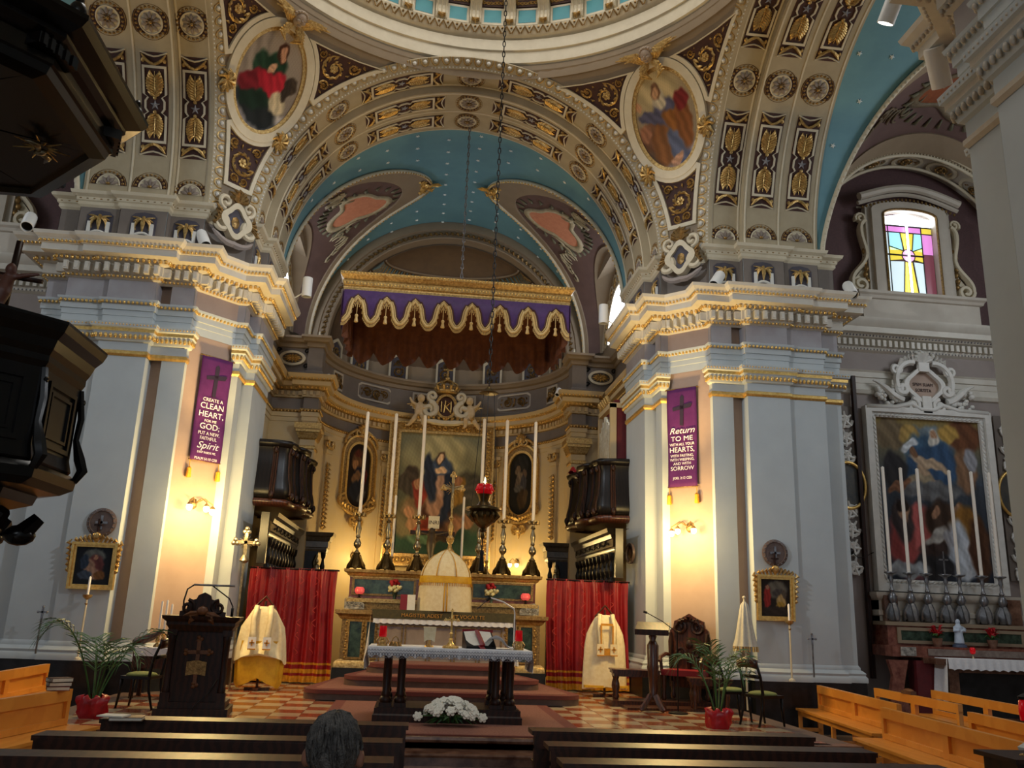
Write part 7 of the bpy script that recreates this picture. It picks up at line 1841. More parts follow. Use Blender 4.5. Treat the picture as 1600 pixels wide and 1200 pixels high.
# ---- palms -----------------------------------------------------------------------------
def palm(x,y,z,label,seed,nf,H,spread,wrap_r):
    t=thing('potted_palm',(x,y,z),label,'palm','potted palms'); rnd=random.Random(seed)
    m=MB(frame((x,y,z))); n=24; vs=[]
    for j,(r_,zz) in enumerate(((wrap_r*.85,0),(wrap_r,.08),(wrap_r*.95,.16),(wrap_r*1.1,.24),(wrap_r*.6,.26))):
        for i in range(n): a=2*PI*i/n; k=1+.12*sin(a*5+j)+.06*sin(a*11+2*j); vs.append((r_*cos(a)*k,r_*sin(a)*k,zz+(.03*sin(a*6+1) if j>2 else 0)))
    m.add(vs,[(j*n+i,j*n+(i+1)%n,(j+1)*n+(i+1)%n,(j+1)*n+i) for j in range(4) for i in range(n)]); m.build('red_wrap','red_wrap',t,True)
    for k in range(nf):
        a=2*PI*k/nf+rnd.uniform(-.25,.25); L=H*rnd.uniform(.75,1.1); o=spread*rnd.uniform(.35,1.0)
        p0=(x+.03*cos(a),y+.03*sin(a),z+.15); p1=(x+o*.25*cos(a),y+o*.25*sin(a),z+L*.6); p2=(x+o*.6*cos(a),y+o*.6*sin(a),z+L*1.05); p3=(x+o*cos(a),y+o*sin(a),z+L*rnd.uniform(.62,.9))
        P=[Vector(p) for p in bez(p0,p1,p2,p3,16)]
        m=MB(); m.tube(P,[.012-.0006*i for i in range(17)],5)
        side=Vector((-sin(a),cos(a),0))
        for i in range(5,17):
            tdir=(P[min(i+1,16)]-P[i-1]).normalized(); l=.36*sin(PI*min(1,(i-3)/14))**.6*(H/1.3)
            for s in (-1,1):
                for h in (0,):
                    b=P[i].lerp(P[min(i+1,16)],h); tip=b+side*s*l*.75+tdir*l*.75+Vector((0,0,-.16*l-.03)); mid=b+side*s*l*.42+tdir*l*.3+Vector((0,0,.05*l)); wd=tdir*.011
                    m.add([b-wd*.4,b+wd*.4,mid+wd,mid-wd,tip],[(0,1,2,3),(3,2,4)])
        m.build('frond','leaf_green' if k%3 else 'leaf_pale',t)
palm(-4.6,12.3,STG,'potted palm in red wrapping left of the ambo',4,8,1.35,.9,.18); palm(3.92,12.75,STG,'potted palm in red wrapping beside the black chairs',9,8,1.3,.85,.18)
# ---- lectern, microphone stand, throne, stools -------------------------------------------
lx_,ly_=3.5,14.72; lc=thing('lectern',(lx_,ly_,STG),'wooden pedestal lectern with sloping bookrest near the throne','lectern'); f=rotz((lx_,ly_,STG),-20)
m=MB(f)
for k in range(4): a=PI/4+k*PI/2; m.tube([(.06*cos(a),.06*sin(a),.25),(.14*cos(a),.14*sin(a),.14),(.24*cos(a),.24*sin(a),.05),(.27*cos(a),.27*sin(a),.03)],[.05,.05,.045,.03],6)
m.build('foot','brown_wood',lc,45); m=MB(f); m.lathe([(.06,.2),(.075,.26),(.06,.3),(.075,.55),(.1,.7),(.09,.74),(.1,1.05),(.07,1.1),(.05,1.14),(.07,1.2),(.05,1.24)],8); m.build('pedestal','brown_wood',lc,45)
m=MB(f); m.add([(-.28,-.2,1.22),(.28,-.2,1.22),(.28,.2,1.38),(-.28,.2,1.38),(-.28,-.2,1.27),(.28,-.2,1.27),(.28,.2,1.43),(-.28,.2,1.43)],[(0,3,2,1),(4,5,6,7),(0,1,5,4),(1,2,6,5),(2,3,7,6),(3,0,4,7)]); m.box((-.28,-.23,1.22),(.28,-.2,1.31)); m.build('bookrest','dark_wood',lc)
mq=thing('microphone_stand',(3.86,14.5,STG),'black microphone stand beside the wooden lectern','microphone stand'); f=frame((3.86,14.5,STG)); m=MB(f); m.lathe([(.16,0),(.16,.02),(.03,.04)],16); m.build('base','dark_metal',mq,40); m=MB(f); m.tube([(0,0,.03),(0,0,1.3)],.012,6); m.tube([(0,0,1.28),(-.25,0,1.45),(-.5,.05,1.58)],.008,5); m.build('pole','dark_metal',mq,40); m=MB(f); m.tube([(-.5,.05,1.58),(-.56,.06,1.6)],[.02,.022],7); m.build('microphone','dark_metal',mq,40)
pfm=MB(); pfm.box((2.95,15.35,STG-.01),(4.75,15.95,STG+.1)); pfm.box((3.1,14.85,STG-.01),(4.9,15.4,STG+.04)); o=pfm.build('platform','brown_wood'); tag(o,'low wooden platform under the carved throne','platform')
th=thing('throne',(4.4,15.75,STG+.1),'carved walnut throne with scrolled tall back by the RETURN TO ME pier','chair'); f=rotz((4.38,15.72,STG+.1),-35)
m=MB(f); m.box((-.36,-.3,.42),(.36,.3,.52)); m.build('seat','book_red',th)
m=MB(lambda p:f((p[0],.3-p[2],p[1]))); bo=[(-.38,.2),(.38,.2),(.4,1.0),(.36,1.2),(.3,1.25),(.28,1.36),(.14,1.42),(.0,1.5),(-.14,1.42),(-.28,1.36),(-.3,1.25),(-.36,1.2),(-.4,1.0)]
m.prism(bo,0,.06); m.build('backrest','brown_wood',th)
m=MB(lambda p:f((p[0],.24-p[2],p[1])))
for s in (-1,1):
    m.tube([(x,y,.02) for x,y in spiral(s*.18,1.25,.14,.03,PI/2,s*1.4,16)],.03,5); m.tube([(x,y,.02) for x,y in spiral(s*.14,.8,.12,.03,-PI/2,s*1.4,16)],.022,5); m.tube(bez((s*.34,.3,.02),(s*.36,.6,.03),(s*.3,1.0,.03),(s*.35,1.15,.02)),.035,5)
    for k in range(4): m.tube([(0,1.38,.02),(s*.06*k,1.44-.03*k,.05),(s*.08*k,1.36-.04*k,.02)],[.02,.03,.01],5)
m.ball((0,.95,.02),(.07,.09,.04),8,5); m.tube([(0,.5,.02),(0,.7,.04)],[.03,.05],6); m.build('carving','dark_wood',th,50)
for s in (-1,1):
    m=MB(f); m.tube([(s*.36,.28,.75),(s*.38,.0,.78),(s*.38,-.28,.72),(s*.38,-.34,.66)],[.03,.035,.035,.03],6); m.tube([(s*.38,-.26,.72),(s*.36,-.24,.45)],.028,6); m.build('armrest','brown_wood',th,45)
    for yy in (-.26,.26): m=MB(f); m.lathe([(.035,0),(.05,.06),(.03,.12),(.045,.25),(.05,.42)],8,(s*.32,yy,0)); m.build('leg','brown_wood',th,45)
def stool(x,y,z,rz,label,w_=.5,h=.5):
    t=thing('stool',(x,y,z),label,'stool','carved wooden stools'); f=rotz((x,y,z),rz); m=MB(f); m.box((-w_,-.2,h-.07),(w_,.2,h-.02)); m.box((-w_-.02,-.22,h-.02),(w_+.02,.22,h)); m.box((-w_+.03,-.17,h-.12),(w_-.03,.17,h-.07)); m.build('seat','brown_wood',t)
    for sx in (-1,1):
        for sy in (-1,1): m=MB(f); m.lathe([(.03,0),(.045,.05),(.03,.09),(.055,.2),(.05,.26),(.03,.33),(.05,.38),(.05,h-.1)],8,(sx*(w_-.08),sy*.13,0)); m.build('leg','brown_wood',t,45)
stool(3.45,15.75,STG+.1,-5,'long carved stool left of the throne',.42); stool(4.55,14.95,STG+.04,-10,'carved stool half hidden behind the palm',.35); 
# ---- chairs ---------------------------------------------------------------------------------
def chair(x,y,z,rz,label,seat='green_seat',grp='black chairs with green seats'):
    t=thing('chair',(x,y,z),label,'chair',grp); f=rotz((x,y,z),rz)
    m=MB(f); m.box((-.22,-.21,.4),(.22,.22,.44)); sfm=m.build('seat_frame','black_wood',t); m=MB(f); m.ball((0,0,.45),(.22,.22,.045),14,6); m.build('seat_pad',seat,sfm,True)
    for s in (-1,1):
        m=MB(f); m.tube([(s*.19,-.19,.42),(s*.195,-.2,.2),(s*.19,-.23,0)],[.026,.022,.016],6); m.build('leg','black_wood',t,True)
        m=MB(f); m.tube([(s*.19,.3,0),(s*.19,.22,.25),(s*.19,.2,.45),(s*.19,.24,.7),(s*.18,.32,.94)],[.016,.022,.025,.022,.02],6); m.build('rear_leg','black_wood',t,True)
    m=MB(f); m.tube([(-.2,.31,.88),(-.1,.35,.9),(.1,.35,.9),(.2,.31,.88)],[.02]*4,5,flat=3.5,up=(0,0,1)); m.build('top_rail','brown_wood',t,True)
    m=MB(f); m.tube([(-.18,.26,.7),(0,.29,.71),(.18,.26,.7)],.016,5,flat=1.8,up=(0,0,1)); m.build('back_rail','black_wood',t,True)
chair(4.78,13.2,STG,115,'black chair with green seat at the stage edge, nearest the pews'); chair(4.5,13.75,STG,95,'black chair with green seat behind the palm'); chair(-4.38,13.5,STG,-100,'black chair with green seat beside the ambo')
# folded processional umbrella
um=thing('processional_umbrella',(5.35,15.3,STG),'folded white processional umbrella on a pole by the pier','umbrella'); f=frame((5.37,15.35,STG)); zt=atY(1166,940,15.35).z-STG; zb=atY(1166,1010,15.35).z-STG
m=MB(f); m.tube([(0,0,0),(0,0,zt+.05)],.018,6); m.ball((0,0,zt+.07),.03,7,5); m.build('pole','cream',um,40)
m=MB(f); n=32; vs=[]
for r_,z in ((.02,zt),(.06,zt-.06),(.1,zt-.3),(.15,zb+.15),(.19,zb)):
    for i in range(n): a=2*PI*i/n; k=1+.2*sin(a*8); vs.append((r_*cos(a)*k,r_*sin(a)*k,z))
m.add(vs,[(j*n+i,j*n+(i+1)%n,(j+1)*n+(i+1)%n,(j+1)*n+i) for j in range(4) for i in range(n)]); m.build('canopy','umbrella_cloth',um,True)
m=MB(f)
for i in range(28): a=2*PI*i/28; r_=.19*(1+.2*sin(a*8)); m.tube([(r_*cos(a),r_*sin(a),zb),(r_*1.03*cos(a),r_*1.03*sin(a),zb-.09)],.01,4)
stuff(m.build('fringe','scallop_gold',um))
# ---- pews ---------------------------------------------------------------------------------------
def pew(p0,p1,label,mt_,grp,H=.85,side=1,panels=2,open_back=False,seat_d=.42,kneel=False,ledge=0):
    """bench along p0->p1 ; seat lies on the given side"""
    p0=Vector((p0[0],p0[1],0));p1=Vector((p1[0],p1[1],0)); L=(p1-p0).length; d=(p1-p0).normalized(); n=Vector((-d.y,d.x,0))*side
    t=thing('pew',p0,label,'pew',grp); f=frame(p0,d,n)
    def bx(name,a,b,m_=mt_): m=MB(f); m.box([min(a[i],b[i]) for i in range(3)],[max(a[i],b[i]) for i in range(3)]); return m.build(name,m_,t)
    bx('top_rail',(0,-.035,H-.13),(L,.035,H)); bx('bottom_rail',(0,-.03,.46),(L,.03,.53))
    np_=panels
    for k in range(np_+1): x=L*k/np_; bx('stile',(max(0,x-.07),-.031,.42),(min(L,x+.07),.031,H-.1))
    if not open_back:
        for k in range(np_): bx('panel',(L*k/np_+.05,-.018,.5),(L*(k+1)/np_-.05,-.008,H-.1))
    bx('seat',(-.02,0,.42),(L+.02,seat_d,.455)); bx('apron',(0,seat_d-.06,.34),(L,seat_d-.03,.42))
    for k in range(np_+1):
        x=min(L-.03,max(.03,L*k/np_)); m=MB(f); m.box((x-.025,-.025,0),(x+.025,.06,.46)); m.box((x-.025,seat_d-.09,0),(x+.025,seat_d-.03,.42)); m.box((x-.025,0,.08),(x+.025,seat_d-.05,.14)); m.build('leg',mt_,t)
    if ledge: 
        m=MB(f); s_=-1; m.box((-.02,-ledge,H-.02),(L+.02,.03,H+.015)); m.build('book_ledge',mt_,t); bx('shelf',(0,-ledge+.02,H-.26),(L,0,H-.235)); 
    return t
OG='light wood pews in the side arms'
pew((6.69,15.35),(6.32,12.1),'honey wood pew nearest the RETURN TO ME pier','pew_wood',OG,side=-1)
pew((5.8,11.6),(5.45,8.2),'honey wood pew in front at the lower corner by the near pier','pew_wood',OG,side=-1)
pew((7.62,15.1),(7.4,12.35),'honey wood pew with open back behind the one by the pier','pew_wood',OG,side=-1,open_back=True)
pew((8.62,15.0),(8.3,11.6),'honey wood pew furthest back near the side altar','pew_wood',OG,side=-1,open_back=True)
pew((6.85,11.3),(6.5,8.2),'honey wood pew behind the front one by the near pier','pew_wood',OG,side=-1)
a=atZ(75,1037,.85); b=atZ(0,1049,.85); d=(b-a).normalized(); pew((a.x,a.y),(a.x+d.x*3,a.y+d.y*3),'honey wood pew at left with a stack of books on its end','pew_wood',OG,side=1)
a2=atZ(110,1076,.85); b=atZ(0,1092,.85); d2=(b-a2).normalized(); pew((a2.x,a2.y),(a2.x+d2.x*3,a2.y+d2.y*3),'honey wood pew at left closest to the dark pews','pew_wood',OG,side=1)
DG='dark wood pews in the nave'
def dark(y,x0,x1,label): pew((x0,y),(x1,y),label,'pew_dark',DG,H=.9,side=-1,panels=3,ledge=.24)
def topz(px,py): return atZ(px,py,.9)
for pts,lb in (((145,1131,635,1131),'dark pew front row on the ambo side'),((45,1155,625,1160),'dark pew second row on the ambo side'),((-140,1184,610,1192),'dark pew third row on the ambo side, cut by the frame'),((832,1142,1277,1157),'dark pew front row on the lectern side'),((858,1166,1372,1181),'dark pew second row on the lectern side'),((880,1193,1500,1210),'dark pew third row on the lectern side, cut by the frame')):
    A=topz(pts[0],pts[1]);B=topz(pts[2],pts[3]); dark((A.y+B.y)/2,A.x,B.x,lb)
# books and papers
def book(p,rz,mts,label,sz=(.2,.15,.05)):
    t=thing('book',p,label,'book','books and papers on the pews'); f=rotz(p,rz); m=MB(f); m.box((-sz[0]/2,-sz[1]/2,.006),(sz[0]/2-.006,sz[1]/2-.006,sz[2]-.006)); m.build('pages','paper',t); m=MB(f); m.box((-sz[0]/2,-sz[1]/2,0),(sz[0]/2,sz[1]/2,.006)); m.box((-sz[0]/2,-sz[1]/2,sz[2]-.006),(sz[0]/2,sz[1]/2,sz[2])); m.box((-sz[0]/2,-sz[1]/2,0),(-sz[0]/2+.006,sz[1]/2,sz[2])); m.build('cover',mts,t)
q=atZ(84,1073,.86)
for k in range(3): book((a2.x+d2.x*.25-.0,a2.y+d2.y*.25+.0,.853+.046*k),20+12*k,['book_red','dark_wood','wood_frame'][k],['lowest','middle','topmost'][k]+' book of the small stack on the left pew',(.24,.17,.045))
q=topz(180,1120); A=topz(145,1131); B=topz(635,1131); Yp=(A.y+B.y)/2-.1
book((A.x+.22,Yp+.02,.917),8,'wood_frame','open hymn book lying on the front dark pew end',(.26,.2,.03)); book((A.x+.12,Yp-.02,.948),-10,'paper','pale leaflet on top of the hymn book, front dark pew',(.22,.15,.012))
q=atZ(1408,1093,.86); bx_=thing('collection_box',(7.32,13.9,.85),'small brown rounded box on top of the open-backed pew','box'); f=frame((7.53,13.9,.852)); m=MB(f); m.box((-.05,-.14,0),(.05,.14,.05)); m.build('body','wood_frame',bx_); m=MB(f); m.T=lambda p:f((p[0],p[1],p[2])); m.ball((0,0,.05),(.05,.14,.04),12,6); m.build('lid','carved_amber',bx_,True)
# ---- seated man -----------------------------------------------------------------------------------
hp=atZ(521,1180,1.33); hx,hy,hz=hp.x,hp.y,1.33
mn=thing('person',(hx,hy,0),'grey-haired man in a dark jacket seen from behind in the pews','person')
f=frame((hx,hy,hz),(1.18,0,0),(0,1.1,0),(0,0,1.02))
m=MB(f)
m.ball((0,.0,.03),(.078,.1,.115),14,10); m.ball((0,.03,-.05),(.066,.075,.08),12,8); m.tube([(0,-.01,-.08),(0,-.02,-.2)],[.058,.065],10); m.tube([(0,.1,.0),(0,.125,-.03),(0,.11,-.045)],[.012,.018,.014],6)
for s in (-1,1): m.ball((s*.09,.0,-.01),(.018,.028,.042),8,6)
m.tube([(0,-.02,-.18),(0,-.03,-.32),(0,-.02,-.55),(0,0,-.72)],[.09,.17,.16,.17],12)
for s in (-1,1):
    m.tube([(s*.12,-.02,-.26),(s*.2,-.02,-.3),(s*.25,.0,-.5),(s*.24,.1,-.62),(s*.12,.3,-.6)],[.07,.075,.06,.052,.04],9)
    m.ball((s*.1,.34,-.6),(.05,.06,.03),8,6)
    for k in range(4): m.tube([(s*(.075+.017*k),.37,-.6),(s*(.07+.017*k),.42,-.61),(s*(.07+.015*k),.44,-.635)],.009,5)
    m.tube([(s*.1,0,-.74),(s*.13,.25,-.72),(s*.14,.45,-.72),(s*.14,.47,-.95),(s*.14,.46,-1.14)],[.1,.09,.07,.06,.05],9); m.ball((s*.14,.53,-1.18),(.05,.12,.045),8,6)
melt(m,'body','skin',mn,.014,3)
m=MB(f); n=26
vs=[];rows=14
for j in range(rows+1):
    ph=PI*.5-PI*.78*j/rows
    for i in range(n): a=2*PI*i/n; front=max(0,sin(a)); k=1.06; hgt=sin(ph) if sin(ph)>-.1-.75*(1-front) or True else -.1
        # hair shell, cut away on the face side
    pass
def hairpt(i,j):
    a=2*PI*i/n; ph=PI*.5-(PI*.5+.62*PI/2*(1-max(0,sin(a))*1.35))*j/rows
    wv=1+.03*sin(a*17+j)+.02*sin(a*31-j*2)
    return (.086*cos(ph)*cos(a)*wv,(.112*cos(ph)*sin(a))*wv-.004,.03+.128*sin(ph)*(1+.01*sin(a*9)))
vs=[hairpt(i,j) for j in range(rows+1) for i in range(n)]
m.add(vs,[(j*n+i,(j+1)*n+i,(j+1)*n+(i+1)%n,j*n+(i+1)%n) for j in range(rows) for i in range(n)]); o=m.build('hair','hair',mn,True); so=o.modifiers.new('thick','SOLIDIFY'); so.thickness=.012
m=MB(f); rnd=random.Random(2)
for k in range(170):
    a=rnd.uniform(0,2*PI); j0=rnd.uniform(0,5); j1=j0+rnd.uniform(4,8); i=a/(2*PI)*n
    pts=[Vector(hairpt(i+rnd.uniform(-.3,.3)+.25*q,min(rows,j0+(j1-j0)*q/4)))*rnd.uniform(1.0,1.05) for q in range(5)]
    m.tube(pts,[.002,.0055,.006,.005,.0015],4)
stuff(m.build('hair_strands','hair',o,True))
m=MB(f); m.tube([(0,-.02,-.15),(0,-.03,-.22),(0,-.03,-.34),(0,-.02,-.55),(0,0,-.74)],[.085,.15,.19,.18,.19],12)
for s in (-1,1): m.tube([(s*.1,-.02,-.25),(s*.2,-.02,-.3),(s*.255,.0,-.5),(s*.245,.1,-.62),(s*.14,.28,-.6)],[.08,.088,.072,.062,.052],9)
melt(m,'jacket','jacket',mn,.018,3)
m=MB(f)
for s in (-1,1): m.tube([(s*.1,0,-.74),(s*.13,.25,-.72),(s*.14,.45,-.72),(s*.14,.475,-.95),(s*.14,.465,-1.12)],[.115,.105,.083,.072,.066],9)
m.ball((0,0,-.76),(.19,.14,.11),10,7); melt(m,'trousers','jacket',mn,.02,3)
m=MB(f)
for s in (-1,1): m.ball((s*.14,.53,-1.165),(.056,.13,.05),9,6)
m.build('shoes','dark_metal',mn,True)


# ---- side altar in the right arm -------------------------------------------
YS=16.86; SC=10.1
SF=frame((0,YS,0),(1,0,0),(0,0,1),(0,-1,0))
sa=thing('side_altarpiece',(SC,YS,2.5),'side altarpiece of an old man holding a pale body above kneeling saints','painting')
pie=blobs(lambda u,v:mix3((40,44,54),(84,92,100),v) if v<.6 else mix3((70,80,92),(150,126,70),(v-.6)*2.2),[(.5,.86,.3,.1,0,(110,124,132)),(.15,.9,.16,.1,0,(120,104,80)),(.85,.9,.16,.12,0,(104,66,44)),(.32,.9,.1,.06,0,(170,140,80)),(.7,.92,.1,.06,0,(176,142,74)),(.52,.78,.24,.12,-10,(62,88,112)),(.44,.7,.2,.12,20,(48,70,96)),(.62,.72,.14,.14,-20,(56,80,110)),(.5,.72,.18,.035,-12,(176,152,126)),(.44,.63,.06,.1,35,(168,142,116)),(.5,.6,.12,.03,-25,(160,134,108)),(.38,.6,.14,.05,10,(150,136,112)),(.55,.88,.05,.06,0,(196,190,180)),(.55,.9,.035,.03,0,(170,132,104)),(.36,.78,.04,.03,0,(120,88,66)),(.32,.83,.08,.03,20,(196,200,204)),
 (.16,.66,.12,.12,0,(52,50,52)),(.84,.68,.1,.14,0,(132,100,76)),(.9,.76,.06,.08,0,(150,150,156)),(.5,.55,.3,.06,0,(104,104,106)),(.2,.57,.12,.03,20,(130,92,70)),
 (.28,.22,.22,.22,10,(152,74,72)),(.36,.32,.14,.14,-30,(164,84,80)),(.2,.36,.1,.14,0,(66,58,58)),(.22,.42,.05,.06,0,(170,132,104)),(.2,.45,.06,.04,0,(44,34,30)),(.6,.34,.2,.14,-20,(66,50,40)),(.5,.42,.05,.05,0,(60,44,36)),(.52,.41,.035,.04,0,(150,112,88)),(.72,.42,.06,.06,0,(120,92,72)),(.71,.43,.04,.045,0,(160,124,98)),(.8,.3,.16,.16,-20,(136,96,44)),(.7,.2,.1,.18,0,(178,184,194)),(.76,.12,.1,.12,0,(190,196,204)),(.9,.2,.1,.2,0,(84,56,40)),(.5,.26,.12,.05,25,(160,156,150)),(.48,.18,.14,.05,0,(60,46,42)),(.45,.08,.2,.08,0,(46,44,46)),(.2,.06,.2,.05,0,(150,154,158)),(.62,.26,.06,.05,0,(160,160,166))],41,.012)
px0,px1,pz0,pz1=8.93,11.28,2.83,6.2
picture(lambda p:SF((p[0],p[1],.05)),rect(px0,px1,pz0,pz1),pie,'canvas',sa,100,140)
m=MB(SF); m.ring(rect(px0-.1,px1+.1,pz0-.1,pz1+.1),rect(px0,px1,pz0,pz1),0,.12); m.ring(rect(px0-.24,px1+.24,pz0-.24,pz1+.22),rect(px0-.1,px1+.1,pz0-.1,pz1+.1),0,.18); 
m.build('frame','white_trim',sa)
m=MB(SF)
def rope(a,b,n):
    for i in range(n):
        f=(i+.5)/n; x=a[0]+(b[0]-a[0])*f; z=a[1]+(b[1]-a[1])*f; dx,dz=(b[0]-a[0])/n*.6,(b[1]-a[1])/n*.6
        m.tube([(x-dx+.02*(dz>0),z-dz-.02*(dx>0),.12),(x+dx-.02*(dz>0),z+dz+.02*(dx>0),.12)],[.022,.026],5)
rope((px0-.04,pz0),(px0-.04,pz1),34); rope((px1+.04,pz0),(px1+.04,pz1),34); rope((px0,pz1+.04),(px1,pz1+.04),24); rope((px0,pz0-.04),(px1,pz0-.04),24)
stuff(m.build('rope_moulding','white_trim',sa,True))
m=MB(SF); top=[(px0-.2,pz1+.2),(SC-.7,pz1+.22),(SC-.35,pz1+.32),(SC-.15,pz1+.2),(SC+.15,pz1+.2),(SC+.35,pz1+.32),(SC+.7,pz1+.22),(px1+.2,pz1+.2)]
m.tube([(x,z,.14) for x,z in top],.06,6); m.build('swan_neck','white_trim',sa,True)
# plaster cartouche over it
sc_=thing('plaster_cartouche',(SC,YS,6.5),'white plaster cartouche with an inscribed brown field above the side altarpiece','cartouche')
cx,cz=10.1,6.95
m=MB(SF); fld=[(cx+.34*cos(t)*(1+.08*cos(4*t)),cz+.3*sin(t)*(1+.08*cos(4*t))) for t in [2*PI*i/30 for i in range(30)]]; m.prism(fld,0,.06); cfd=m.build('field','mauve_warm',sc_)
text('SPEM SUAM',.1,'letter_dark','lettering',cfd,lambda p:SF((p[0]+cx,p[1]+cz+.0,p[2]+.07)),ext=.002,sx=.9); text('SORTITA',.1,'letter_dark','lettering',cfd,lambda p:SF((p[0]+cx,p[1]+cz-.13,p[2]+.07)),ext=.002,sx=.9)
m=MB(SF); m.ring([(cx+(x-cx)*1.28,cz+(z-cz)*1.25) for x,z in fld],fld,0,.16)
for s in (-1,1):
    m.tube([(cx+s*x,cz+z,.12) for x,z in bez((.2,.5),(.5,.55),(.72,.2),(.6,-.1),14)+spiral(.5,-.1,.12,.03,0,-1.2,12)],.07,6)
    m.tube([(cx+s*x,cz+z,.12) for x,z in spiral(.62,.34,.12,.02,PI,1.3,14)],.05,6)
    m.tube([(cx+s*x,cz+z,.1) for x,z in bez((.5,-.35),(.75,-.3),(.9,.0),(1.15,.05),12)],[.08]*8+[.06,.05,.04,.03,.02],6)
    rnd=random.Random(70+s)
    for k in range(34): m.ball((cx+s*rnd.uniform(.5,1.1),cz+rnd.uniform(-.62,-.1)-.0,.08),rnd.uniform(.04,.075),6,4)
    m.tube([(cx+s*x,cz+z,.12) for x,z in spiral(.3,-.46,.16,.03,PI/2,1.3,14)],.06,6)
    for k in range(4): m.tube([(cx+s*(.2+.08*k),cz+.55,.1),(cx+s*(.24+.08*k),cz+.68-.04*k,.16),(cx+s*(.3+.08*k),cz+.6-.06*k,.08)],[.03,.05,.015],5)
for k in range(7): a=PI*k/6; m.tube([(cx,cz+.5,.1),(cx+.16*cos(a),cz+.56+.14*sin(a),.18),(cx+.22*cos(a),cz+.58+.22*sin(a),.08)],[.03,.06,.02],5)
m.box((cx-.12,cz+.3,.08),(cx+.12,cz+.5,.18)); m.box((cx-.1,cz-.62,.08),(cx+.1,cz-.25,.18))
m.build('scrolls','white_trim',sc_,50)
# white relief strips and gilt oval medallions both sides
for s,k in ((-1,0),(1,1)):
    x=SC+s*(1.2+.62)
    t=thing('stucco_panel',(x,YS,3.2),'white scrolled stucco strip %s of the side altarpiece'%('on the pier side' if s<0 else 'on the far side'),'relief'); 
    m=MB(SF); m.box((x-.24,2.9,0),(x+.24,6.4,.02)); m.build('ground','attic_paint',t)
    m=MB(SF); 
    for q in range(9):
        z=3.05+.38*q
        if 4.25<z<5.1: continue
        m.tube([(x+px*1.0,z+pz,.05) for px,pz in spiral(.0,0,.17,.03,q*PI,1.3*(1 if q%2 else -1),14)],.035,5)
        for j in range(5): m.tube([(x,z,.04),(x+.16*cos(j*1.3+q),z+.2*sin(j*1.3+q),.07)],[.05,.02],5)
    stuff(m.build('scrollwork','white_trim',t,50))
    m=MB(SF); m.prism(circ(26,.34,.46,x+.02*s,4.7),.02,.05); m.build('medallion_field','side_oval',t)
    m=MB(SF); m.tube([(px,pz,.08) for px,pz in circ(30,.36,.48,x+.02*s,4.7)],.035,6,closed=True); m.build('gilt_ring','gold_bright',t,True)
# base ledge behind the candlesticks
lb=thing('altar_retable',(SC,16.5,1.95),'cream moulded ledge under the side altarpiece behind the candlesticks','ledge')
m=MB(); m.sweep([(SC-1.5,16.86),(SC-1.5,16.55),(SC+1.5,16.55),(SC+1.5,16.86)],[(0,2.005),(0,2.1),(.03,2.12),(.03,2.2),(0,2.22),(0,2.4),(.05,2.44),(.08,2.5),(.08,2.56),(-.2,2.57)]); m.build('moulding','taupe_light',lb,30)
m=MB(); m.box((SC-1.5,16.56,2.005),(SC+1.5,16.86,2.55)); m.build('core','taupe_light',lb)
for s in (-1,1): m=MB(); m.box((SC+s*1.3-.14,16.45,2.005),(SC+s*1.3+.14,16.56,2.5)); m.build('block','brown_marble',lb)
# the altar
sv=thing('side_altar',(SC,16.2,0),'brown marble side altar with a dark panelled front','altar')
def sb(n,a,b,mt_): m=MB(); m.box(a,b); return m.build(n,mt_,sv)
sb('gradine',(SC-1.5,16.3,1.56),(SC+1.5,16.86,1.93),'red_marble'); sb('gradine_top',(SC-1.55,16.26,1.93),(SC+1.55,16.86,2.0),'taupe'); 
m=MB(frame((SC,16.29,0),(1,0,0),(0,0,1),(0,-1,0))); m.mt(0).box((-1.25,1.66,0),(1.25,1.84,.01)); m.mt(1).ring(rect(-1.32,1.32,1.6,1.9),rect(-1.25,1.25,1.66,1.84),0,.03); m.build('gradine_panel',['green_marble','taupe'],sv)
sb('shelf',(SC-1.6,16.0,1.36),(SC+1.6,16.86,1.56),'red_marble')
m=MB(frame((SC,15.99,0),(1,0,0),(0,0,1),(0,-1,0))); m.mt(0).box((-.9,1.4,0),(1.4,1.52,.012)); m.mt(1).box((-1.45,1.38,0),(-1.15,1.54,.03)); m.build('shelf_inlay',['marble_pale','marble_scroll'],sv)
sb('table_body',(SC-.75,15.75,.15),(SC+1.25,16.86,1.26),'black_marble'); sb('table_slab',(SC-1.0,15.6,1.26),(SC+1.5,16.86,1.36),'brown_marble'); sb('plinth',(SC-1.7,15.5,0),(SC+1.7,16.86,.15),'brown_marble')
m=MB(frame((SC,15.74,0),(1,0,0),(0,0,1),(0,-1,0))); m.ring(rect(-.72,1.2,.2,1.24),rect(-.52,1.0,.34,1.12),0,.06); m.build('front_frame','brown_marble',sv)
sb('red_panel',(SC-1.15,16.0,.15),(SC-.78,16.3,1.3),'organ_red'); 
m=MB(frame((SC-1.5,16.1,0),(1,0,0),(0,0,1),(0,-1,0))); m.prism([(-.2,.15),(.16,.15),(.2,.4),(.05,.7),(.12,1.0),(.2,1.3),(-.2,1.3),(-.12,1.0),(-.2,.7)],0,.1); m.build('scroll_wing','red_marble',sv)
m=MB()
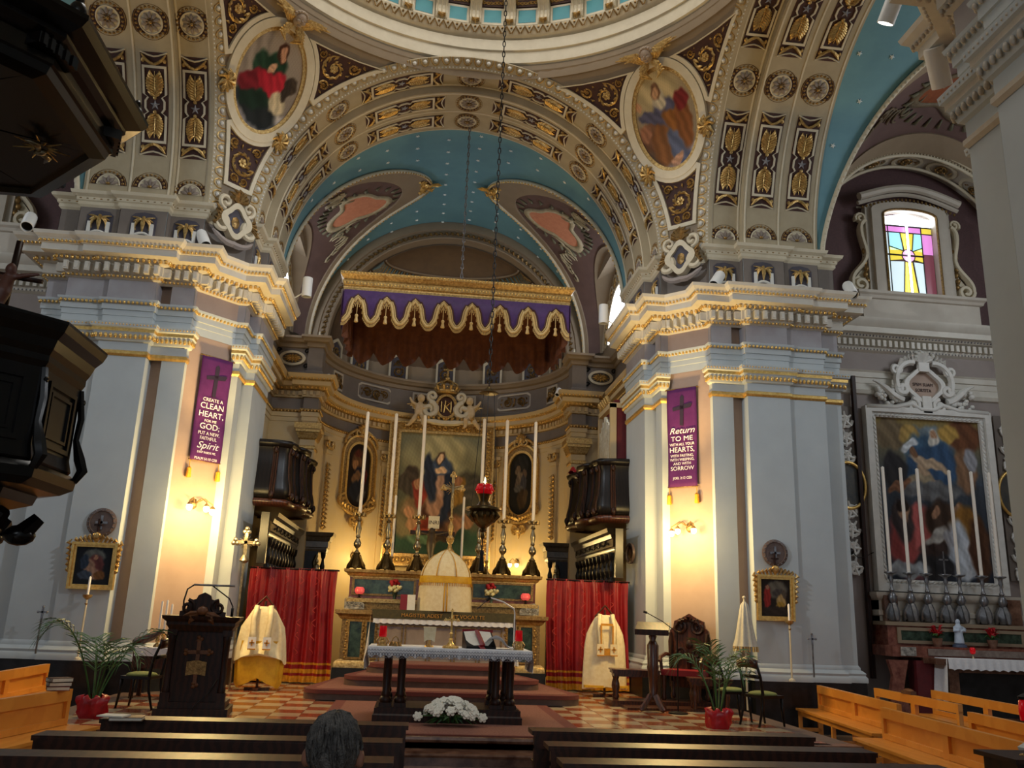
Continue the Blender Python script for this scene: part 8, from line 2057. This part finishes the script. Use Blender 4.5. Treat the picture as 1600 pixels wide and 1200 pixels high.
def slace(xa,xb,ya,yb,zt,drop):
    m.box((xa,ya,zt),(xb,yb,zt+.012)); n=70; vs=[]
    for i in range(n+1):
        x=xa+(xb-xa)*i/n; vs+=[(x,ya-.006,zt+.01),(x,ya-.02+.008*sin(x*40),zt-drop*.5),(x,ya-.025+.014*sin(x*40),zt-drop+.03*abs(sin(x*18)))]
    m.add(vs,[(i*3+j,(i+1)*3+j,(i+1)*3+j+1,i*3+j+1) for i in range(n) for j in range(2)])
    m.grid(lambda u,v:(xa-.01-.05*v-.03*v*sin(u*8),ya+(yb-ya)*u,zt+.01-.75*v),8,8)
slace(SC-.78,SC+1.52,15.57,15.97,1.362,.2); o=m.build('altar_cloth','white_cloth',None,True); tag(o,'white lace cloth over the marble side altar','tablecloth')
# pewter candlesticks with tall candles
def pew_stick(label,cand=True):
    t=thing('pewter_candlestick',(0,0,0),label,'candlestick','pewter candlesticks on the side altar')
    m=MB()
    for k in range(3): a=R(-90+120*k); m.tube([(.04*cos(a),.04*sin(a),.34),(.1*cos(a),.1*sin(a),.2),(.12*cos(a),.12*sin(a),.1),(.14*cos(a),.14*sin(a),.02)],[.05,.07,.06,.03],6)
    m.lathe([(.1,.02),(.13,.1),(.12,.2),(.06,.34)],6); m.build('foot','pewter',t,45)
    m=MB(); m.lathe([(.04,.33),(.06,.38),(.09,.45),(.06,.53),(.03,.56),(.05,.6),(.03,.64),(.025,.75),(.045,.8),(.03,.84),(.05,.9),(.12,.93),(.12,.95),(.04,.95)],12); m.build('stem','pewter',t,45)
    m=MB()
    if cand: m.lathe([(.034,.94),(.034,3.05),(.004,3.07)],9); m.build('candle','candle_wax',t,40)
    else:
        m.box((-.012,-.01,.95),(.012,.01,1.4)); m.box((-.1,-.01,1.22),(.1,.01,1.25)); m.build('cross','pewter',t)
    return t
xs=[(1397,968),(1426,968),(1453,969),(1483,970),(1505,970),(1541,972),(1570,974)]
nl=['first','second','third','fourth','fifth','sixth','seventh']
for k,(px,py) in enumerate(xs):
    p=atY(px,py,16.42); t=pew_stick('%s pewter candlestick from the pier on the side altar%s'%(nl[k],', topped by a cross' if k==3 else ''),k!=3); place(t,(p.x,16.42,2.0))
# statue, lamp, poinsettias
p=atY(1497,1012,16.2); st=thing('statuette',(p.x,16.14,1.56),'small pale robed statuette on the side altar','statue'); f=frame((p.x,16.14,1.63),(.95,0,0),(0,.95,0),(0,0,.88))
m=MB(f); m.lathe([(.14,-.075),(.13,-.02),(.08,.0)],10); m.build('base','statue_base',st,40); m=MB(f); m.tube([(0,0,.0),(0,0,.2),(0,0,.36)],[.1,.08,.08],10); m.ball((0,0,.46),(.05,.05,.065),10,7); m.tube([(0,0,.36),(0,0,.44)],[.075,.03],8)
for s in (-1,1): m.tube([(s*.07,0,.36),(s*.12,-.04,.26),(s*.03,-.09,.28)],[.035,.03,.02],7)
m.tube([(.1,0,.34),(.17,-.02,.3)],[.03,.012],6); melt(m,'figure','statue_blue',st,.014,2)
p=atY(1523,1024,15.8); rl=thing('altar_lamp',(p.x,15.85,1.375),'tiny red lamp burning on the side altar cloth','lamp'); m=MB(frame((p.x,15.85,1.375))); m.lathe([(.04,0),(.015,.03),(.015,.07),(.03,.08)],9); m.build('foot','silver',rl,40); m=MB(frame((p.x,15.85,1.375))); m.lathe([(.03,.08),(.05,.11),(.05,.17),(.035,.2)],10); m.build('glass','red_glass',rl,True)
for px,lbl in ((1455,'red poinsettia in a pot on the pier side of the statuette'),(1540,'red poinsettia in a pot on the far side of the statuette')):
    p=atY(px,1000,16.35); t=thing('poinsettia',(p.x,16.15,1.56),lbl,'flowers'); f=frame((p.x,16.15,1.56)); m=MB(f); m.lathe([(.07,0),(.1,.16),(.09,.16)],12); m.build('pot','brown_marble',t,40)
    m=MB(f); rnd=random.Random(px)
    for k in range(26): a=rnd.uniform(0,6.28); l=rnd.uniform(.06,.19); z=.3+rnd.uniform(-.05,.1); m.tube([(0,0,.18),(l*.6*cos(a),l*.4*sin(a),z),(l*cos(a),l*.6*sin(a),z+rnd.uniform(-.04,.03))],[.006,.035,.004],4,flat=.3)
    m.build('bracts','flower_red',t); m=MB(f)
    for k in range(12): a=rnd.uniform(0,6.28); l=.16; m.tube([(0,0,.15),(l*.6*cos(a),l*.4*sin(a),.24),(l*cos(a),l*.5*sin(a),.2)],[.006,.03,.004],4,flat=.3)
    m.build('leaves','leaf_green',t)
m=MB(); q=atY(1312,850,16.85); m.box((q.x-.03,16.84,q.z-.04),(q.x+.03,16.86,q.z+.04)); o=m.build('switch_box','white_plastic'); tag(o,'tiny white switch box on the mauve wall by the pier','switch')
q=atY(1326,862,16.8); t=thing('dark_lamp',(q.x,16.8,q.z),'small dark lamp on a curved wire before the stucco strip','lamp'); m=MB(frame((q.x,16.72,q.z))); m.ball((0,0,0),(.07,.07,.07),10,7); m.build('globe','dark_metal',t,True); m=MB(frame((q.x,16.72,q.z))); m.tube([(.05,0,-.02),(.15,0,-.12),(.3,.03,-.1),(.5,.05,0),(.62,.06,.02)],.009,5); m.build('wire','dark_metal',t,True)
# iron gate edge / dark post beside the altarpiece
m=MB(); 
for (a,b) in (((1332,588),(1363,1060)),((1350,690),(1372,930))):
    A=atY(a[0],a[1],16.8);B=atY(b[0],b[1],16.8); m.box((min(A.x,B.x)-.02,16.74,B.z),(max(A.x,B.x)+.03,16.84,A.z)) if a[0]==1332 else None
o=m.build('frame_post','dark_wood'); tag(o,'dark upright wooden post left of the side altarpiece','post')
# ---- pulpit ---------------------------------------------------------------------
def octa(c,side,rot=0): r=side/(2*sin(PI/8)); return [(c[0]+r*cos(PI/8+PI/4*k+rot),c[1]+r*sin(PI/8+PI/4*k+rot)) for k in range(8)]
def octsweep(m,c,side,prof,mats=None):
    p=octa(c,side); m.sweep(p[::-1],[(-(o) if False else o,z) for o,z in prof],closed=True,mats=mats)
pu=thing('pulpit',(-3.75,5.85,2.3),'black wooden pulpit body with panelled sides on the near pier','pulpit')
PC=(-3.74,5.85)
def osw(name,side,prof,mt_,parent=pu,c=PC):
    m=MB(); p=octa(c,side); m.sweep(p,prof,closed=True); return m.build(name,mt_,parent)
osw('body',.62,[(-.06,2.62),(-.02,2.66),(.02,2.72),(.0,2.8),(0,3.34),(.02,3.36)],'ebony')
osw('rim',.62,[(.0,3.3),(.02,3.34),(.02,3.38),(.04,3.42),(.06,3.48),(.1,3.53),(.12,3.58),(.12,3.6),(-.3,3.62)],'ebony')
osw('base_moulding',.62,[(-.5,2.3),(-.3,2.36),(-.28,2.44),(-.16,2.48),(-.14,2.54),(-.02,2.56),(.05,2.6),(.06,2.66),(.02,2.7)],'ebony')
oc8=octa(PC,.62)
for k in range(8):
    a=Vector(oc8[k]);b=Vector(oc8[(k+1)%8]); c=(a+b)/2; d=(b-a).normalized(); n=Vector((d.y,-d.x))
    if n.dot(c-Vector(PC))<0: n=-n
    F=frame((c.x,c.y,0),(d.x,d.y,0),(0,0,1),(n.x,n.y,0)); m=MB(F); m.ring(rect(-.22,.22,2.82,3.24),rect(-.19,.19,2.85,3.21),0,.02); m.ring(rect(-.16,.16,2.88,3.18),rect(-.14,.14,2.9,3.16),0,.015); m.build('panel','ebony',pu)
    m=MB(frame((a.x,a.y,0),((a-Vector(PC)).normalized().x,(a-Vector(PC)).normalized().y,0),(-(a-Vector(PC)).normalized().y,(a-Vector(PC)).normalized().x,0)))
    m.tube([(.0,0,3.3),(.03,0,3.1),(.02,0,2.95),(.06,0,2.82),(.09,0,2.74),(.05,0,2.66)],[.022,.025,.022,.04,.04,.025],6); 
    for q in range(5): m.ball((.025,0,3.22-.07*q),(.018,.02,.025),6,4)
    m.ball((-.22,0,2.28),(.1,.07,.07),8,6); m.tube([(-.12,0,2.4),(-.2,0,2.3)],[.05,.07],6); m.build('corner_bracket','ebony',pu,50)
cb=thing('pulpit_canopy',(-4.35,5.65,5.2),'black octagonal sounding board hanging above the pulpit','canopy'); CC=(-4.47,5.7)
CZ=lambda z:5.18+(z-5.18)*.55
osw('sounding_board',1.1,[(-1.4,5.18),(-.12,5.18),(-.1,5.14),(.0,5.16)]+[(o,CZ(z)) for o,z in ((.02,5.24),(.04,5.26),(.04,5.34),(.02,5.36),(.02,5.5),(.06,5.54),(.1,5.6),(.1,5.66),(.2,5.72),(.24,5.8),(.24,5.86),(-.2,5.9))],'ebony',cb,CC)
osw('crown_tiers',.85,[(.1,5.55),(.16,5.57),(.16,5.65),(.05,5.68),(-.1,5.85),(.0,5.88),(.0,5.96),(-.5,6.1)],'ebony',cb,CC)
oc=octa(CC,1.1)
for k in range(8):
    a=Vector(oc[k]); u=(a-Vector(CC)).normalized(); F=frame((a.x,a.y,0),(u.x,u.y,0),(-u.y,u.x,0)); m=MB(F); m.box((-.06,-.16,5.28),(.07,.16,5.36)); 
    for q in range(5): m.box((.07,-.14+.06*q,5.28),(.085,-.11+.06*q,5.36))
    m.build('corner_block','ebony',cb,45); m=MB(F); m.ball((.16,0,5.6),(.06,.06,.08),8,6); m.ball((.16,0,5.69),(.03,.03,.05),7,5); m.build('corner_finial','ebony',cb,45)
m=MB(); m.box((-4.9,5.2,3.6),(-4.5,6.4,5.2)); m.build('back_board','ebony',pu)
m=MB(frame((-3.55,6.1,5.14)))
for k in range(14): a=2*PI*k/14; l=.2 if k%2 else .12; m.tube([(.05*cos(a),.05*sin(a),0),(l*cos(a),l*sin(a),-.01)],[.012,.003],4)
m.build('gilt_rays','gold',cb); m=MB(frame((-3.55,6.1,5.1))); m.ball((0,0,0),(.05,.03,.03),8,6)
for s in (-1,1): m.tube([(0,s*.02,0),(.02,s*.1,.01),(-.04,s*.17,0)],[.02,.03,.006],5)
m.build('dove','silver',cb,True)
q=atY(16,455,5.4); pk=thing('pulpit_crucifix',(q.x,5.4,3.62),'brown crucifix fixed on the pulpit rim','crucifix'); f=frame((q.x-.02,5.4,q.z))
m=MB(f); m.tube([(0,0,3.62-q.z),(.02,0,.34)],.022,5); m.tube([(-.22,0,.12),(.2,0,.08)],.02,5); m.build('cross','dark_wood',pk,True)
m=MB(f); m.ball((.02,-.04,.13),(.035,.035,.045),9,7); m.tube([(.01,-.03,.08),(0,-.05,-.02),(-.02,-.05,-.1),(.0,-.06,-.2),(-.02,-.04,-.32)],[.035,.05,.042,.035,.016],8)
for s in (-1,1): m.tube([(0,-.03,.07),(s*.1,-.03,.1),(s*.19,-.02,.12)],[.02,.018,.012],6)
melt(m,'figure','corpus_brown',pk,.01,2)
# ---- white spot fixtures on the cornices ---------------------------------------------
def fixture(px,py,Y,aim,label,lit=False,s=1.55,stem=.26):
    p=atY(px,py,Y); t=thing('spotlight',p,label,'spotlight','white cylinder spotlights'); d=(Vector(aim)-p).normalized(); x=d.orthogonal().normalized(); y=d.cross(x)
    F=frame(p-d*.0,x*s,y*s,d*s); m=MB(F); m.lathe([(.0,-.15),(.065,-.15),(.07,-.13),(.07,.13),(.062,.13),(.06,.08)],16); m.build('housing','white_plastic',t,40)
    m=MB(F); m.lathe([(.062,.1),(0,.1)],16); m.build('lens','lens_lit' if lit else 'lens_dark',t)
    m=MB(); b=p-d*.05*s; m.tube([b,b+Vector((0,.04,-.08*s)),b+Vector(((.12 if stem<.35 else .4)*(1 if p.x>0 else -1),.08,-stem))] if not lit else [b,b+Vector((.15,0,.15)),b+Vector((.3,0,.2))],.015,6); m.build('bracket','white_plastic',t,True)
    return p
fixture(45,347,15.25,(-6,9,1),'white spotlight on the cornice end beside the pulpit canopy'); fixture(318,375,15.75,(-1,11,1),'white spotlight on the cornice above the CLEAN HEART banner'); fixture(480,450,17.9,(-3.3,18.2,0),'white spotlight on the left jamb cornice end',stem=.4)
fixture(1120,438,15.65,(0,11,1),'white spotlight on the cornice above the RETURN TO ME banner'); fixture(1329,454,15.35,(7,9,1),'white spotlight on the cornice end below the stained glass window'); fixture(943,492,17.9,(3.3,18.2,0),'white spotlight on the right jamb cornice end',stem=.35)
fixture(515,592,21.6,(0,17,1),'white spotlight on the left apse cornice',s=.9); fixture(872,613,21.6,(0,17,1),'white spotlight on the right apse cornice',s=.9)
p=fixture(1393,12,8.6,(3,14,1),'lit white spotlight hanging at the near pier cornice',True,1.5); spot('spot_lamp',p+Vector((-.1,.2,-.25)),(-5,16,6.9),1300,(.84,.92,1),50,.15)
p=fixture(-60,20,8.6,(5,16,5),'white spotlight over the near pier behind the pulpit canopy',True,1.5); spot('spot_lamp',p+Vector((.1,.2,-.25)),(6,16,6.9),1300,(.84,.92,1),50,.15)
fixture(1466,107,7.6,(9,12,1),'white spotlight half hidden behind the near pier capital')

# ---- dark stand and red lamp at the lower right edge
q=atY(1582,1180,5.9); ds=thing('candle_stand',(q.x+.1,5.9,0),'dark wooden stand cut by the lower right corner','stand')
m=MB(); m.box((q.x-.08,5.75,0),(q.x+.3,6.1,q.z-.03)); m.build('body','dark_wood',ds); m=MB(); m.box((q.x-.12,5.7,q.z-.03),(q.x+.36,6.15,q.z)); m.build('top','dark_wood',ds); m=MB(); m.ball((q.x+.08,5.9,q.z),(.025,.025,.015),8,5); m.build('knob','gold_dark',ds,True)
q2=atY(1597,1112,5.95); rl=thing('red_lantern',(q2.x+.04,5.95,q.z),'red glass lantern at the right picture edge on the dark stand','lantern')
m=MB(frame((q2.x+.04,5.95,q.z))); m.lathe([(.05,0),(.045,.02),(.02,.04),(.02,q2.z-q.z-.08),(.05,q2.z-q.z-.06)],12); m.build('foot','dark_metal',rl,40); m=MB(frame((q2.x+.04,5.95,q2.z))); m.lathe([(.05,-.06),(.055,.0),(.05,.07),(.03,.09)],14); m.build('glass','red_glass',rl,True); m=MB(frame((q2.x+.04,5.95,q2.z))); m.lathe([(.05,.08),(.055,.1),(.0,.13)],12); m.build('cap','dark_metal',rl,40)
